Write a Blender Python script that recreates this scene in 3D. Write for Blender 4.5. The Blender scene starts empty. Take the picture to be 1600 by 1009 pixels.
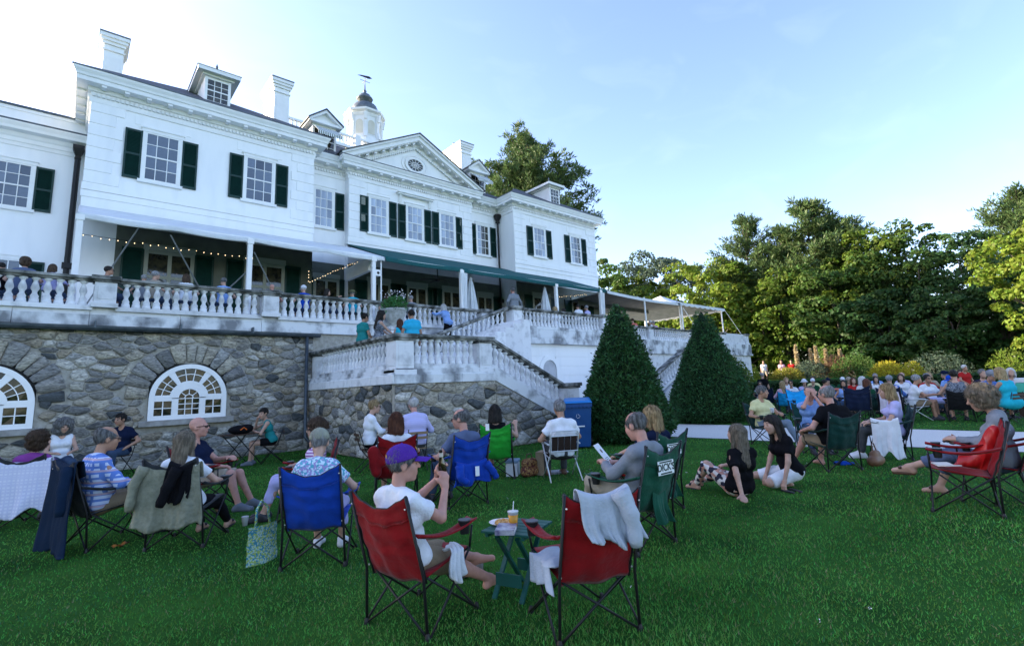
import bpy, math, random
import numpy as np
from mathutils import Matrix, Vector
R = math.radians
sc = bpy.context.scene
col = sc.collection
random.seed(7)

# ------------------------------------------------------------------ camera
yaw, pitch, roll = R(48.39), R(9.55), R(-2.66)
cam_d = bpy.data.cameras.new('camera')
cam = bpy.data.objects.new('camera', cam_d); col.objects.link(cam)
Fv = Vector((math.cos(pitch)*math.cos(yaw), math.cos(pitch)*math.sin(yaw), math.sin(pitch)))
rv = Vector((math.sin(yaw), -math.cos(yaw), 0)); uv = rv.cross(Fv)
Rv = math.cos(roll)*rv + math.sin(roll)*uv
Uv = -math.sin(roll)*rv + math.cos(roll)*uv
m = Matrix((Rv, Uv, -Fv)).transposed().to_4x4(); m.translation = (0, 0, 1.6)
cam.matrix_world = m
cam_d.sensor_width = 36; cam_d.lens = 36*786/1600; cam_d.shift_y = -29.5/1600
cam_d.clip_start = .05; cam_d.clip_end = 3000
sc.camera = cam

# ------------------------------------------------------------------ sky, sun, exposure
SUN_AZ = R(123)          # towards the sun, behind the house on the left
SUN_EL = R(22)
world = bpy.data.worlds.new('World'); sc.world = world; world.use_nodes = True
wn = world.node_tree; bg = wn.nodes['Background']
sky = wn.nodes.new('ShaderNodeTexSky'); sky.sky_type = 'NISHITA'; sky.sun_disc = False
sky.sun_elevation = SUN_EL; sky.sun_rotation = math.pi/2 - SUN_AZ
sky.air_density = 1.0; sky.dust_density = 1.2; sky.ozone_density = 1.2; sky.altitude = 300
tint = wn.nodes.new('ShaderNodeMixRGB'); tint.blend_type = 'MULTIPLY'; tint.inputs[0].default_value = 1; tint.inputs[2].default_value = (.93,.90,1,1)
wn.links.new(sky.outputs[0], tint.inputs[1]); 
# thin high cirrus over the whole sky
tcw = wn.nodes.new('ShaderNodeTexCoord'); mpw = wn.nodes.new('ShaderNodeMapping'); mpw.inputs['Rotation'].default_value = (.2,.1,R(35)); mpw.inputs['Scale'].default_value = (.8,7,12)
cir = wn.nodes.new('ShaderNodeTexNoise'); cir.inputs['Scale'].default_value = 1.6; cir.inputs['Detail'].default_value = 7; cir.inputs['Distortion'].default_value = .6
crp = wn.nodes.new('ShaderNodeMapRange'); crp.inputs[1].default_value = .52; crp.inputs[2].default_value = .80; crp.inputs[4].default_value = .022
cmx = wn.nodes.new('ShaderNodeMixRGB'); cmx.inputs[2].default_value = (6.5,6.9,7.4,1)
wn.links.new(tcw.outputs['Generated'], mpw.inputs[0]); wn.links.new(mpw.outputs[0], cir.inputs[0]); wn.links.new(cir.outputs[0], crp.inputs[0]); wn.links.new(crp.outputs[0], cmx.inputs[0])
wn.links.new(tint.outputs[0], cmx.inputs[1]); wn.links.new(cmx.outputs[0], bg.inputs[0]); bg.inputs[1].default_value = .15
sun_d = bpy.data.lights.new('sun', 'SUN'); sun_d.energy = 5.0; sun_d.angle = R(.5); sun_d.color = (1, .86, .62)
sun = bpy.data.objects.new('sun', sun_d); col.objects.link(sun)
sdir = Vector((math.cos(SUN_EL)*math.cos(SUN_AZ), math.cos(SUN_EL)*math.sin(SUN_AZ), math.sin(SUN_EL)))
sun.rotation_euler = sdir.to_track_quat('Z', 'Y').to_euler(); sun.location = sdir*80
sc.view_settings.view_transform = 'Standard'; sc.view_settings.look = 'None'
sc.view_settings.exposure = 1.8; sc.view_settings.gamma = 1

# ------------------------------------------------------------------ materials
MATS = {}
def mat(name, base, base2=None, scale=6., rough=.6, spec=.3, bump=0., bscale=None, metal=0., trans=0., ramp=(.35,.65), stretch=(1,1,1), coords='Object', islands=0., detail=4, sheen=0., objrand=None):
    if name in MATS: return MATS[name]
    mt = bpy.data.materials.new(name); mt.use_nodes = True; MATS[name] = mt
    nt = mt.node_tree; N = nt.nodes; L = nt.links; p = N['Principled BSDF']
    p.inputs['Roughness'].default_value = rough; p.inputs['Metallic'].default_value = metal
    p.inputs['Specular IOR Level'].default_value = spec
    if sheen: p.inputs['Sheen Weight'].default_value = sheen
    p.inputs['Base Color'].default_value = (*base, 1)
    tc = N.new('ShaderNodeTexCoord'); mp = N.new('ShaderNodeMapping'); mp.inputs['Scale'].default_value = stretch
    L.new(tc.outputs[coords], mp.inputs[0])
    colout = None
    if base2 is not None:
        nz = N.new('ShaderNodeTexNoise'); nz.inputs['Scale'].default_value = scale; nz.inputs['Detail'].default_value = detail
        L.new(mp.outputs[0], nz.inputs[0])
        rp = N.new('ShaderNodeValToRGB'); rp.color_ramp.elements[0].position = ramp[0]; rp.color_ramp.elements[1].position = ramp[1]
        rp.color_ramp.elements[0].color = (*base, 1); rp.color_ramp.elements[1].color = (*base2, 1)
        L.new(nz.outputs[0], rp.inputs[0]); colout = rp.outputs[0]
    if islands:
        ge = N.new('ShaderNodeNewGeometry'); hs = N.new('ShaderNodeHueSaturation')
        ma = N.new('ShaderNodeMapRange'); ma.inputs[3].default_value = 1-islands; ma.inputs[4].default_value = 1+islands
        L.new(ge.outputs['Random Per Island'], ma.inputs[0]); L.new(ma.outputs[0], hs.inputs['Value'])
        m2 = N.new('ShaderNodeMapRange'); m2.inputs[3].default_value = .5-.035*islands/.4; m2.inputs[4].default_value = .5+.02*islands/.4
        L.new(ge.outputs['Random Per Island'], m2.inputs[0]); L.new(m2.outputs[0], hs.inputs['Hue'])
        if colout: L.new(colout, hs.inputs['Color'])
        else: hs.inputs['Color'].default_value = (*base, 1)
        colout = hs.outputs[0]
    if objrand:
        oi = N.new('ShaderNodeObjectInfo'); hs = N.new('ShaderNodeHueSaturation'); ma = N.new('ShaderNodeMapRange'); ma.inputs[3].default_value, ma.inputs[4].default_value = objrand
        L.new(oi.outputs['Random'], ma.inputs[0]); L.new(ma.outputs[0], hs.inputs['Value'])
        if colout: L.new(colout, hs.inputs['Color'])
        else: hs.inputs['Color'].default_value = (*base, 1)
        colout = hs.outputs[0]
    if colout: L.new(colout, p.inputs['Base Color'])
    if bump:
        bz = N.new('ShaderNodeTexNoise'); bz.inputs['Scale'].default_value = bscale or scale; bz.inputs['Detail'].default_value = 3
        L.new(mp.outputs[0], bz.inputs[0]); bp = N.new('ShaderNodeBump'); bp.inputs['Strength'].default_value = bump; bp.inputs['Distance'].default_value = .02
        L.new(bz.outputs[0], bp.inputs['Height']); L.new(bp.outputs[0], p.inputs['Normal'])
    if trans:
        tr = N.new('ShaderNodeBsdfTranslucent'); mx = N.new('ShaderNodeMixShader'); mx.inputs[0].default_value = trans
        if colout: L.new(colout, tr.inputs[0])
        else: tr.inputs[0].default_value = (*base, 1)
        L.new(p.outputs[0], mx.inputs[1]); L.new(tr.outputs[0], mx.inputs[2]); L.new(mx.outputs[0], N['Material Output'].inputs[0])
    return mt

def pattern(name, kind, c1, c2, c3=None, scale=30., rough=.8, axis='Z'):
    """cloth prints: stripes, plaid, print of blotches"""
    if name in MATS: return MATS[name]
    mt = bpy.data.materials.new(name); mt.use_nodes = True; MATS[name] = mt
    nt = mt.node_tree; N = nt.nodes; L = nt.links; p = N['Principled BSDF']; p.inputs['Roughness'].default_value = rough
    p.inputs['Specular IOR Level'].default_value = .15
    tc = N.new('ShaderNodeTexCoord')
    def band(ax, sc_, w):
        wv = N.new('ShaderNodeTexWave'); wv.bands_direction = ax; wv.inputs['Scale'].default_value = sc_; wv.inputs['Distortion'].default_value = .35
        wv.inputs['Detail'].default_value = 0
        L.new(tc.outputs['Object'], wv.inputs[0]); gt = N.new('ShaderNodeMath'); gt.operation = 'GREATER_THAN'; gt.inputs[1].default_value = w
        L.new(wv.outputs['Fac'], gt.inputs[0]); return gt.outputs[0]
    def mix(f, a, b):
        mx = N.new('ShaderNodeMixRGB')
        L.new(f, mx.inputs[0])
        for i, q in ((1, a), (2, b)):
            if isinstance(q, tuple): mx.inputs[i].default_value = (*q, 1)
            else: L.new(q, mx.inputs[i])
        return mx.outputs[0]
    if kind == 'stripes': out = mix(band(axis, scale, .62), c1, c2)
    elif kind == 'plaid':
        a = mix(band('Z', scale, .6), c1, c2); b = mix(band('X', scale*.9, .65), a, c2)
        out = mix(band('Z', scale*.47, .93), b, c3 or c2)
    else:
        vo = N.new('ShaderNodeTexVoronoi'); vo.inputs['Scale'].default_value = scale
        L.new(tc.outputs['Object'], vo.inputs[0]); sp = N.new('ShaderNodeSeparateColor'); L.new(vo.outputs['Color'], sp.inputs[0])
        g1 = N.new('ShaderNodeMath'); g1.operation = 'GREATER_THAN'; g1.inputs[1].default_value = .5; L.new(sp.outputs[0], g1.inputs[0])
        g2 = N.new('ShaderNodeMath'); g2.operation = 'GREATER_THAN'; g2.inputs[1].default_value = .66; L.new(sp.outputs[1], g2.inputs[0])
        out = mix(g2.outputs[0], mix(g1.outputs[0], c1, c2), c3 or c2)
    L.new(out, p.inputs['Base Color'])
    return mt

# ------------------------------------------------------------------ object helpers
def tag(o, label=None, cat=None, group=None, kind=None):
    if label: o['label'] = label
    if cat: o['category'] = cat
    if group: o['group'] = group
    if kind: o['kind'] = kind
    return o
def thing(name, label, cat, loc=(0,0,0), rotz=0., group=None):
    o = bpy.data.objects.new(name, None); col.objects.link(o); o.empty_display_size = .1
    o.location = loc; o.rotation_euler = (0, 0, rotz)
    return tag(o, label, cat, group)
def mesh_from(name, V, Fc, mats=None, smooth=False, mi=None):
    me = bpy.data.meshes.new(name)
    V = np.asarray(V, np.float32)
    if isinstance(Fc, np.ndarray):
        n, k = Fc.shape
        me.vertices.add(len(V)); me.vertices.foreach_set('co', V.ravel())
        me.loops.add(n*k); me.loops.foreach_set('vertex_index', Fc.ravel().astype(np.int32))
        me.polygons.add(n); me.polygons.foreach_set('loop_start', np.arange(0, n*k, k, dtype=np.int32))
        me.update(calc_edges=True)
    else:
        me.from_pydata([tuple(map(float, v)) for v in V], [], Fc)
    for mm in (mats if isinstance(mats, (list, tuple)) else [mats]):
        if mm is not None: me.materials.append(mm)
    if smooth: me.polygons.foreach_set('use_smooth', np.ones(len(me.polygons), bool))
    if mi is not None: me.polygons.foreach_set('material_index', np.asarray(mi, np.int32))
    me.update()
    return me
def inst(name, me, parent=None, loc=(0,0,0), rot=(0,0,0), scale=None, rotm=None):
    o = bpy.data.objects.new(name, me); col.objects.link(o)
    if parent is not None: o.parent = parent
    o.location = loc; o.rotation_euler = rot
    if scale is not None: o.scale = scale
    return o
def rl(o):            # root location of a thing
    while o.parent: o = o.parent
    return np.array(o.location)

class MB:
    def __init__(s): s.V = []; s.F = []; s.m = []; s.cm = 0
    def add(s, V, Fc):
        b = len(s.V); s.V += [tuple(v) for v in V]; s.F += [tuple(i+b for i in f) for f in Fc]; s.m += [s.cm]*len(Fc); return s
    def box(s, x0, y0, z0, x1, y1, z1):
        V = [(x0,y0,z0),(x1,y0,z0),(x1,y1,z0),(x0,y1,z0),(x0,y0,z1),(x1,y0,z1),(x1,y1,z1),(x0,y1,z1)]
        return s.add(V, [(3,2,1,0),(4,5,6,7),(0,1,5,4),(1,2,6,5),(2,3,7,6),(3,0,4,7)])
    def bar(s, a, b, w, h, up=(0,0,1)):      # rectangular bar from a to b
        a = Vector(a); b = Vector(b); d = (b-a).normalized(); u = Vector(up)
        if abs(d.dot(u)) > .99: u = Vector((0,1,0))
        r = d.cross(u).normalized(); u = r.cross(d).normalized()
        V = [p + r*sx*w/2 + u*sz*h/2 for p in (a, b) for sx, sz in ((-1,-1),(1,-1),(1,1),(-1,1))]
        return s.add(V, [(3,2,1,0),(4,5,6,7),(0,1,5,4),(1,2,6,5),(2,3,7,6),(3,0,4,7)])
    def prism(s, poly, axis, a, b):         # poly in the other two axes (order x,y,z), extruded along axis
        def P(p, t): q = list(p); q.insert(axis, t); return tuple(q)
        n = len(poly); V = [P(p, a) for p in poly] + [P(p, b) for p in poly]
        Fc = [tuple(range(n)), tuple(range(2*n-1, n-1, -1))] + [(i, i+n, (i+1)%n+n, (i+1)%n) for i in range(n)]
        return s.add(V, Fc)
    def tube(s, pts, r, n=8, caps=True):
        pts = [Vector(p) for p in pts]; k = len(pts); V = []
        rs = r if isinstance(r, (list, tuple)) else [r]*k
        ref = None
        for i, p in enumerate(pts):
            d = (pts[min(i+1, k-1)] - pts[max(i-1, 0)]).normalized()
            if ref is None: ref = Vector((0,0,1)) if abs(d.z) < .9 else Vector((1,0,0))
            x = d.cross(ref).normalized(); y = x.cross(d).normalized(); ref = y
            V += [p + (x*math.cos(2*math.pi*j/n) + y*math.sin(2*math.pi*j/n))*rs[i] for j in range(n)]
        Fc = [(i*n+j, i*n+(j+1)%n, (i+1)*n+(j+1)%n, (i+1)*n+j) for i in range(k-1) for j in range(n)]
        if caps: Fc += [tuple(range(n-1, -1, -1)), tuple(range((k-1)*n, k*n))]
        return s.add(V, Fc)
    def lathe(s, prof, c=(0,0,0), n=12, ph=0.):
        V = [(c[0]+r*math.cos(2*math.pi*j/n+ph), c[1]+r*math.sin(2*math.pi*j/n+ph), c[2]+z) for r, z in prof for j in range(n)]
        k = len(prof)
        Fc = [(i*n+j, i*n+(j+1)%n, (i+1)*n+(j+1)%n, (i+1)*n+j) for i in range(k-1) for j in range(n)]
        Fc += [tuple(range(n-1, -1, -1)), tuple(range((k-1)*n, k*n))]
        return s.add(V, Fc)
    def grid(s, fn, nu, nv):
        V = [fn(i/nu, j/nv) for j in range(nv+1) for i in range(nu+1)]
        return s.add(V, [(j*(nu+1)+i, j*(nu+1)+i+1, (j+1)*(nu+1)+i+1, (j+1)*(nu+1)+i) for j in range(nv) for i in range(nu)])
    def mesh(s, name, mats, off=(0,0,0), smooth=False):
        V = np.array(s.V, np.float64).reshape(-1, 3) - np.array(off)
        return mesh_from(name, V, s.F, mats, smooth, s.m if isinstance(mats, (list, tuple)) else None)
    def build(s, name, mats, parent=None, smooth=False, thick=0., bevel=0., off=None):
        if off is None: off = rl(parent) if parent is not None else (0,0,0)
        o = inst(name, s.mesh(name, mats, off, smooth), parent)
        if thick:
            md = o.modifiers.new('solid', 'SOLIDIFY'); md.thickness = thick; md.offset = 0
        if bevel:
            md = o.modifiers.new('bevel', 'BEVEL'); md.width = bevel; md.segments = 2; md.limit_method = 'ANGLE'
        return o

rng = np.random.default_rng(11)
def wob(p, k, seed, n=6):        # smooth pseudo noise of points, about -1..1
    g = np.random.default_rng(seed); out = 0
    for i in range(n):
        d = g.normal(size=3); d /= np.linalg.norm(d); w = k*g.uniform(.6, 1.7)
        out = out + np.sin(p@(d*w) + g.uniform(0, 6.28))
    return out/n**.5*.8

WHITE = mat('white_painted_clapboard', (.90,.90,.90), (.80,.81,.82), scale=1.6, rough=.55, bump=.06, bscale=40, stretch=(1.6,1.6,.35), ramp=(.48,.85), detail=7)
TRIM = mat('white_painted_trim', (.88,.88,.87), (.82,.82,.81), scale=2.5, rough=.5)
MARBLE = mat('weathered_white_marble', (.20,.21,.225), (.68,.70,.72), scale=1.9, rough=.75, bump=.25, bscale=25, ramp=(.36,.54), stretch=(1,1,.8), detail=8)
MARBLE2 = mat('clean_white_marble', (.44,.45,.47), (.76,.77,.79), scale=3.5, rough=.7, bump=.15, bscale=30, ramp=(.25,.5), detail=6, objrand=(.84,1.04))
COPING = mat('lichen_dark_coping', (.055,.06,.055), (.40,.40,.38), scale=3.0, rough=.9, bump=.4, bscale=30, ramp=(.42,.68), detail=8)
GREEN = mat('dark_green_paint', (.004,.028,.022), (.006,.038,.030), scale=5, rough=.45)
SLATE = mat('slate_roof', (.035,.04,.05), (.09,.095,.11), scale=9, rough=.7, bump=.3, bscale=20, stretch=(1,1,3))
LEAD = mat('grey_lead', (.10,.12,.14), (.16,.18,.20), scale=5, rough=.5, metal=.3)
GLASS = mat('window_glass', (.05,.065,.09), (.12,.15,.20), scale=1.2, rough=.04, spec=.8, objrand=(.45,1.7))  # random value per pane puts varied reflections into the colour
GLASSD = mat('dark_window_glass', (.012,.014,.012), (.06,.055,.03), scale=5, rough=.05, spec=.7)
CURTAIN = mat('window_blind', (.22,.26,.33), (.34,.39,.47), scale=3, rough=.1, spec=.8, stretch=(6,1,.3), objrand=(.6,1.5))  # blind tone, with uneven pane reflections put in as random value
BLACK = mat('black_metal', (.012,.012,.013), rough=.45)
GUTTER = mat('lead_coated_gutter', (.05,.065,.08), (.10,.12,.14), scale=4, rough=.45, metal=.4)
# ------------------------------------------------------------------ mansion
def sweep(mb, path, prof, closed=False):
    P = [np.array(p, float) for p in path]; n = len(P); ns = []
    for i in range(n-1):
        d = (P[i+1]-P[i]); d /= np.linalg.norm(d); ns.append(np.array([d[1], -d[0]]))
    def off(i, o):
        if i == 0: return P[0] + ns[0]*o
        if i == n-1: return P[-1] + ns[-1]*o
        a, b = ns[i-1], ns[i]; mt_ = (a+b)/(1+a@b); return P[i] + mt_*o
    V = []; k = len(prof)
    for i in range(n):
        for o, z in prof:
            q = off(i, o); V.append((q[0], q[1], z))
    Fc = [(i*k+j, (i+1)*k+j, (i+1)*k+j+1, i*k+j+1) for i in range(n-1) for j in range(k-1)]
    mb.add(V, Fc)

house = thing('mansion', 'large white clapboard mansion with green shutters, dormers and a domed cupola', 'house', (13.2, 21, 4.2))
HO = rl(house)
ZT, ZW, ZE = 4.2, 11.98, 12.82
for x0, x1, y0, y1, z1 in ((-.09,7.45,21,32,ZW), (19.05,26.5,21,27,ZW), (7.45,19.05,22.4,31.9,ZW), (9.45,16.75,22.0,22.6,ZW)):
    MB().box(x0, y0, ZT+.005, x1, y1, z1).build('wall', WHITE, house)
sv = MB(); sv.box(-34, 24, ZT+.005, -.10, 31, 12.3).box(-34, 23.97, 12.3, -.10, 31, 12.42); sv.build('service_wing_wall', WHITE, house)
# eaves
PATH = [(-.09,32),(-.09,21),(7.45,21),(7.45,22.4),(9.45,22.4),(9.45,22),(16.75,22),(16.75,22.4),(19.05,22.4),(19.05,21),(26.5,21),(26.5,27)]
PROF = [(0,11.9),(.04,11.9),(.04,12.08),(.02,12.08),(.02,12.24),(.09,12.27),(.11,12.36),(.11,12.40),(.40,12.42),(.40,12.56),(.44,12.58),(.46,12.66),(.52,12.76),(.53,12.82),(0,12.90)]
cb = MB(); sweep(cb, PATH, PROF); cornice = cb.build('cornice', TRIM, house)
gb = MB(); sweep(gb, PATH, [(.50,12.825),(.55,12.825),(.55,12.86),(0,12.93)]); gb.build('roof_edge', LEAD, house)
db = MB(); modm = MB().box(-.07,-.25,-.075,.07,.0,0).mesh('modillion', TRIM)
for a, b in zip(PATH[:-1], PATH[1:]):
    a = np.array(a); b = np.array(b); L_ = np.linalg.norm(b-a)
    if L_ > 10.5 and a[0] == b[0]: 
        if a[1] > b[1]: a = np.array([a[0], 26.])
        else: continue
        L_ = np.linalg.norm(b-a)
    d = (b-a)/L_; nrm = np.array([d[1], -d[0]])
    for i in range(int(L_/.13)):
        c = a + d*(i+.5)*.13; e = c + nrm*.09
        h = .04
        p0 = np.minimum(c - np.abs(d)*h, e - np.abs(d)*h); p1 = np.maximum(c + np.abs(d)*h, e + np.abs(d)*h)
        db.box(p0[0], p0[1], 12.10, p1[0], p1[1], 12.22)
    nm = max(1, round(L_/.62))
    for i in range(nm):
        c = a + d*(i+.5)*L_/nm + nrm*.125
        inst('modillion', modm, house, tuple(np.array([c[0], c[1], 12.41])-HO), (0,0,math.atan2(d[1], d[0])))
do = db.build('dentils', TRIM, house); do['kind'] = 'stuff'
# service wing cornice
cb = MB(); sweep(cb, [(-34,24),(-.10,24)], [(0,10.95),(.03,10.95),(.03,11.1),(.06,11.1),(.06,11.25),(.10,11.3),(.14,11.42),(.34,11.46),(.36,11.56),(.42,11.68),(.42,11.72),(0,11.76)])
cb.build('service_wing_cornice', TRIM, house)
cb = MB(); sweep(cb, [(-34,24),(-.10,24)], [(.36,11.73),(.43,11.73),(.43,11.78),(.36,11.78)]); cb.box(-34, 23.93, 12.42, -.12, 24.2, 12.50); cb.build('service_wing_gutter', GUTTER, house)
# quoins and belt courses
qm = {}
def quoin(x0, x1, y, z0, z1, side=False):
    k = (round(x1-x0, 2), round(z1-z0, 2), side)
    if k not in qm:
        w, h = k[0], k[1]; b = .012
        V = [(0,0,0),(w,0,0),(w,0,h),(0,0,h),(b,-.028,b),(w-b,-.028,b),(w-b,-.028,h-b),(b,-.028,h-b)]
        qm[k] = mesh_from('quoin', V, [(0,1,5,4),(1,2,6,5),(2,3,7,6),(3,0,4,7),(4,5,6,7)], WHITE)
    inst('quoin', qm[k], house, tuple(np.array([x0, y-.001, z0])-HO), (0,0,R(-90) if side else 0))
z = 9.02; i = 0
while z < 11.7:
    w = .95 if i % 2 == 0 else .72
    for xa, s in ((-.09,1),(7.45,-1),(19.05,1),(26.5,-1)):
        quoin(xa if s > 0 else xa-w, xa+w if s > 0 else xa, 21, z, z+.405)
    for xa, s in ((9.45,1),(16.75,-1)):
        quoin(xa if s > 0 else xa-w+.1, xa+w-.1 if s > 0 else xa, 22, z, z+.405)
    z += .425; i += 1
for x0, x1, y in ((-.12,7.48,21),(19.02,26.53,21),(9.42,16.78,22)):
    MB().box(x0, y-.03, 8.52, x1, y+.01, 8.74).build('belt_course', WHITE, house); MB().box(x0, y-.045, 8.76, x1, y+.01, 8.98).build('belt_course', WHITE, house)
# ---- windows
def window_mesh(w, h):
    b = MB(); c = .10
    b.box(-w/2-c, -.05, 0, -w/2, .02, h).box(w/2, -.05, 0, w/2+c, .02, h)
    b.box(-w/2-c-.02, -.06, h, w/2+c+.02, .02, h+.12); b.box(-w/2-c-.05, -.09, h+.12, w/2+c+.05, .02, h+.16)
    b.box(-w/2-c-.06, -.10, -.10, w/2+c+.06, .02, 0)
    b.box(-w/2+.001, -.043, 0.001, w/2-.001, .015, .06).box(-w/2+.001, -.043, h-.055, w/2-.001, .015, h-.001).box(-w/2+.001, -.045, h/2-.025, w/2-.001, .015, h/2+.025)
    for s in (-1, 1): b.box(s*w/2-(.05 if s > 0 else -.001), -.041, .06, s*w/2+(.05 if s < 0 else -.001), .015, h-.055)
    for i in (1, 2): x = -w/2 + w*i/3; b.box(x-.012, -.037, .06, x+.012, .015, h-.055)
    for q in (.25, .75): b.box(-w/2+.05, -.036, h*q-.012, w/2-.05, .015, h*q+.012)
    return b.mesh('window', TRIM)
def shutter_mesh(w, h):
    b = MB(); t = .06
    b.box(0, -.045, 0, t, 0, h).box(w-t, -.045, 0, w, 0, h)
    for z0, z1 in ((0,.09),(h*.47,h*.47+.08),(h-.08,h)): b.box(t, -.043, z0, w-t, -.002, z1)
    n = 16
    for lo, hi in ((.09, h*.47), (h*.47+.08, h-.08)):
        for i in range(n):
            z0 = lo+(hi-lo)*i/n; dz = (hi-lo)/n
            b.add([(t,-.036,z0),(w-t,-.036,z0),(w-t,-.008,z0+dz*.95),(t,-.008,z0+dz*.95)], [(0,1,2,3)])
    b.box(t, -.006, .09, w-t, -.002, h-.08)
    return b.mesh('shutter', GREEN)
WM, SM, PM = {}, {}, {}
def window(x, y, z, w, h, shut, glass, parent=house, panes=True):
    off = rl(parent)
    kw = (w, h)
    if kw not in WM: WM[kw] = window_mesh(w, h)
    o = inst('window', WM[kw], parent, tuple(np.array([x, y, z])-off))
    for r_ in range(4):
        for c in range(3):
            g = glass[(r_*3+c) % len(glass)] if isinstance(glass, list) else glass
            k = (w, h, g.name)
            if k not in PM: PM[k] = MB().box(-w/6+.012, -.02, 0, w/6-.012, -.012, h/4-.03).mesh('pane', g)
            inst('pane', PM[k], o, (-w/2+w*(c+.5)/3, 0, h*r_/4+.02), (R(random.uniform(-.6,.6)), 0, R(random.uniform(-.6,.6))))
    if shut:
        k = (shut, h)
        if k not in SM: SM[k] = shutter_mesh(shut, h)
        inst('shutter', SM[k], parent, tuple(np.array([x-w/2-.09-shut, y-.012, z-.02])-off))
        inst('shutter', SM[k], parent, tuple(np.array([x+w/2+.09, y-.012, z-.02])-off))
    return o
for x in (2.0, 5.27): window(x, 21, 9.46, 1.02, 1.82, .50, GLASS)
for x in (21.12, 24.42): window(x, 21, 9.42, .92, 1.82, .50, CURTAIN if x < 22 else [CURTAIN, GLASS, GLASSD])
for x in (10.99, 13.03, 15.05): window(x, 22, 9.38, .90, 1.82, .44, CURTAIN)
for x in (8.42, 17.83): window(x, 22.4, 9.38, .86, 1.82, .46, CURTAIN if x < 10 else [CURTAIN, GLASSD, GLASSD])
window(-1.98, 24, 8.66, 1.0, 1.66, .50, GLASS); window(-1.98, 24, 5.15, 1.0, 1.66, .50, GLASS)
# window heads: raised panel boards

for x, y, w in ((2.0,21,1.7),(5.27,21,1.7),(21.12,21,1.5),(24.42,21,1.5),(10.99,22,1.2),(15.05,22,1.2)):
    MB().box(x-w/2, y-.018, 11.48, x+w/2, y+.01, 11.82).build('window_head_panel', WHITE, house)

hb = MB(); hb.box(11.95, 21.72, 11.74, 14.12, 22.01, 11.80).box(12.0, 21.78, 11.66, 14.07, 22.01, 11.74)
for x in (12.1, 13.85): hb.prism([(22.01,11.28),(21.95,11.28),(21.84,11.66),(22.01,11.66)], 0, x, x+.14)
hb.build('window_hood', TRIM, house)
# ---- pediment
ax, hw, zb, za = 13.10, 4.18, 12.86, 15.02
MB().prism([(ax-hw+.35,zb+.0),(ax+hw-.35,zb+.0),(ax,za-.12)], 1, 22.02, 23.0).build('tympanum', WHITE, house)
rk = MB()
for s in (-1, 1):
    for (o0, o1, y0) in ((0,.10,21.47),(.10,.30,21.56),(.30,.34,21.62),(.34,.60,21.93)):
        sl = (za-zb)/hw
        rk.prism([(ax+s*hw, zb-o0*1.12+.10), (ax, za-o0*1.12+.10), (ax, za-o1*1.12+.10), (ax+s*hw, zb-o1*1.12+.10)][::s], 1, y0, 22.03)
rk.build('raking_cornice', TRIM, house)
rl_ = MB()
for s in (-1, 1):
    rl_.prism([(ax+s*(hw+.12), zb+.08), (ax, za+.155), (ax, za+.105), (ax+s*(hw+.12), zb+.03)][::s], 1, 21.42, 27.4)
rl_.build('pediment_roof', SLATE, house)
sl = (za-zb)/hw; ang = math.atan(sl)
for s in (-1, 1):
    for i in range(9):
        t = (i+.6)/9.6; x = ax+s*hw*t; z = za-sl*hw*t-.30
        inst('modillion', modm, house, tuple(np.array([x, 21.9, z])-HO), (0, s*ang, 0))
rd = MB()
for s in (-1, 1):
    for i in range(34):
        t = (i+1.)/36; x = ax+s*hw*t; z = za-sl*hw*t-.60
        rd.box(x-.035, 21.90, z, x+.035, 22.03, z+.11)
rdo = rd.build('raking_dentils', TRIM, house); rdo['kind'] = 'stuff'
ov = MB(); n = 28
for (r0, r1, y0, y1, dz) in ((.0,1.,21.985,21.985,0),):
    pass
def ring(mb, cx, y0, y1, cz, ax0, az0, ax1, az1, n=28):
    V = []
    for j in range(n):
        a = 2*math.pi*j/n; c, s = math.cos(a), math.sin(a)
        V += [(cx+ax0*c,y0,cz+az0*s),(cx+ax1*c,y0,cz+az1*s),(cx+ax0*c,y1,cz+az0*s),(cx+ax1*c,y1,cz+az1*s)]
    Fc = []
    for j in range(n):
        a, b = 4*j, 4*((j+1) % n)
        Fc += [(a,a+1,b+1,b),(a+1,a+3,b+3,b+1),(a,b,b+2,a+2)]
    mb.add(V, Fc)
ring(ov, 13.1, 21.94, 22.03, 13.52, .46, .32, .62, .45); ring(ov, 13.1, 21.98, 22.03, 13.52, .68, .50, .80, .60)
ovw = ov.build('oval_window', TRIM, house)
gl = MB(); gl.lathe([(.001,0),(.47,0),(.47,.01),(.001,.01)], n=24); gm = gl.mesh('pane', GLASSD)
g_ = inst('pane', gm, ovw, tuple(np.array([13.1,22.0,13.52])-HO), (R(90),0,0), (1,.69,1))
mt_ = MB()
for k in range(6):
    a = math.pi*k/6; mt_.bar((13.1-.46*math.cos(a),21.965,13.52-.32*math.sin(a)),(13.1+.46*math.cos(a),21.965,13.52+.32*math.sin(a)),.02,.025,(0,1,0))
ring(mt_, 13.1, 21.96, 21.98, 13.52, .20, .14, .23, .165); mt_.build('muntin', TRIM, ovw)
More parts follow.
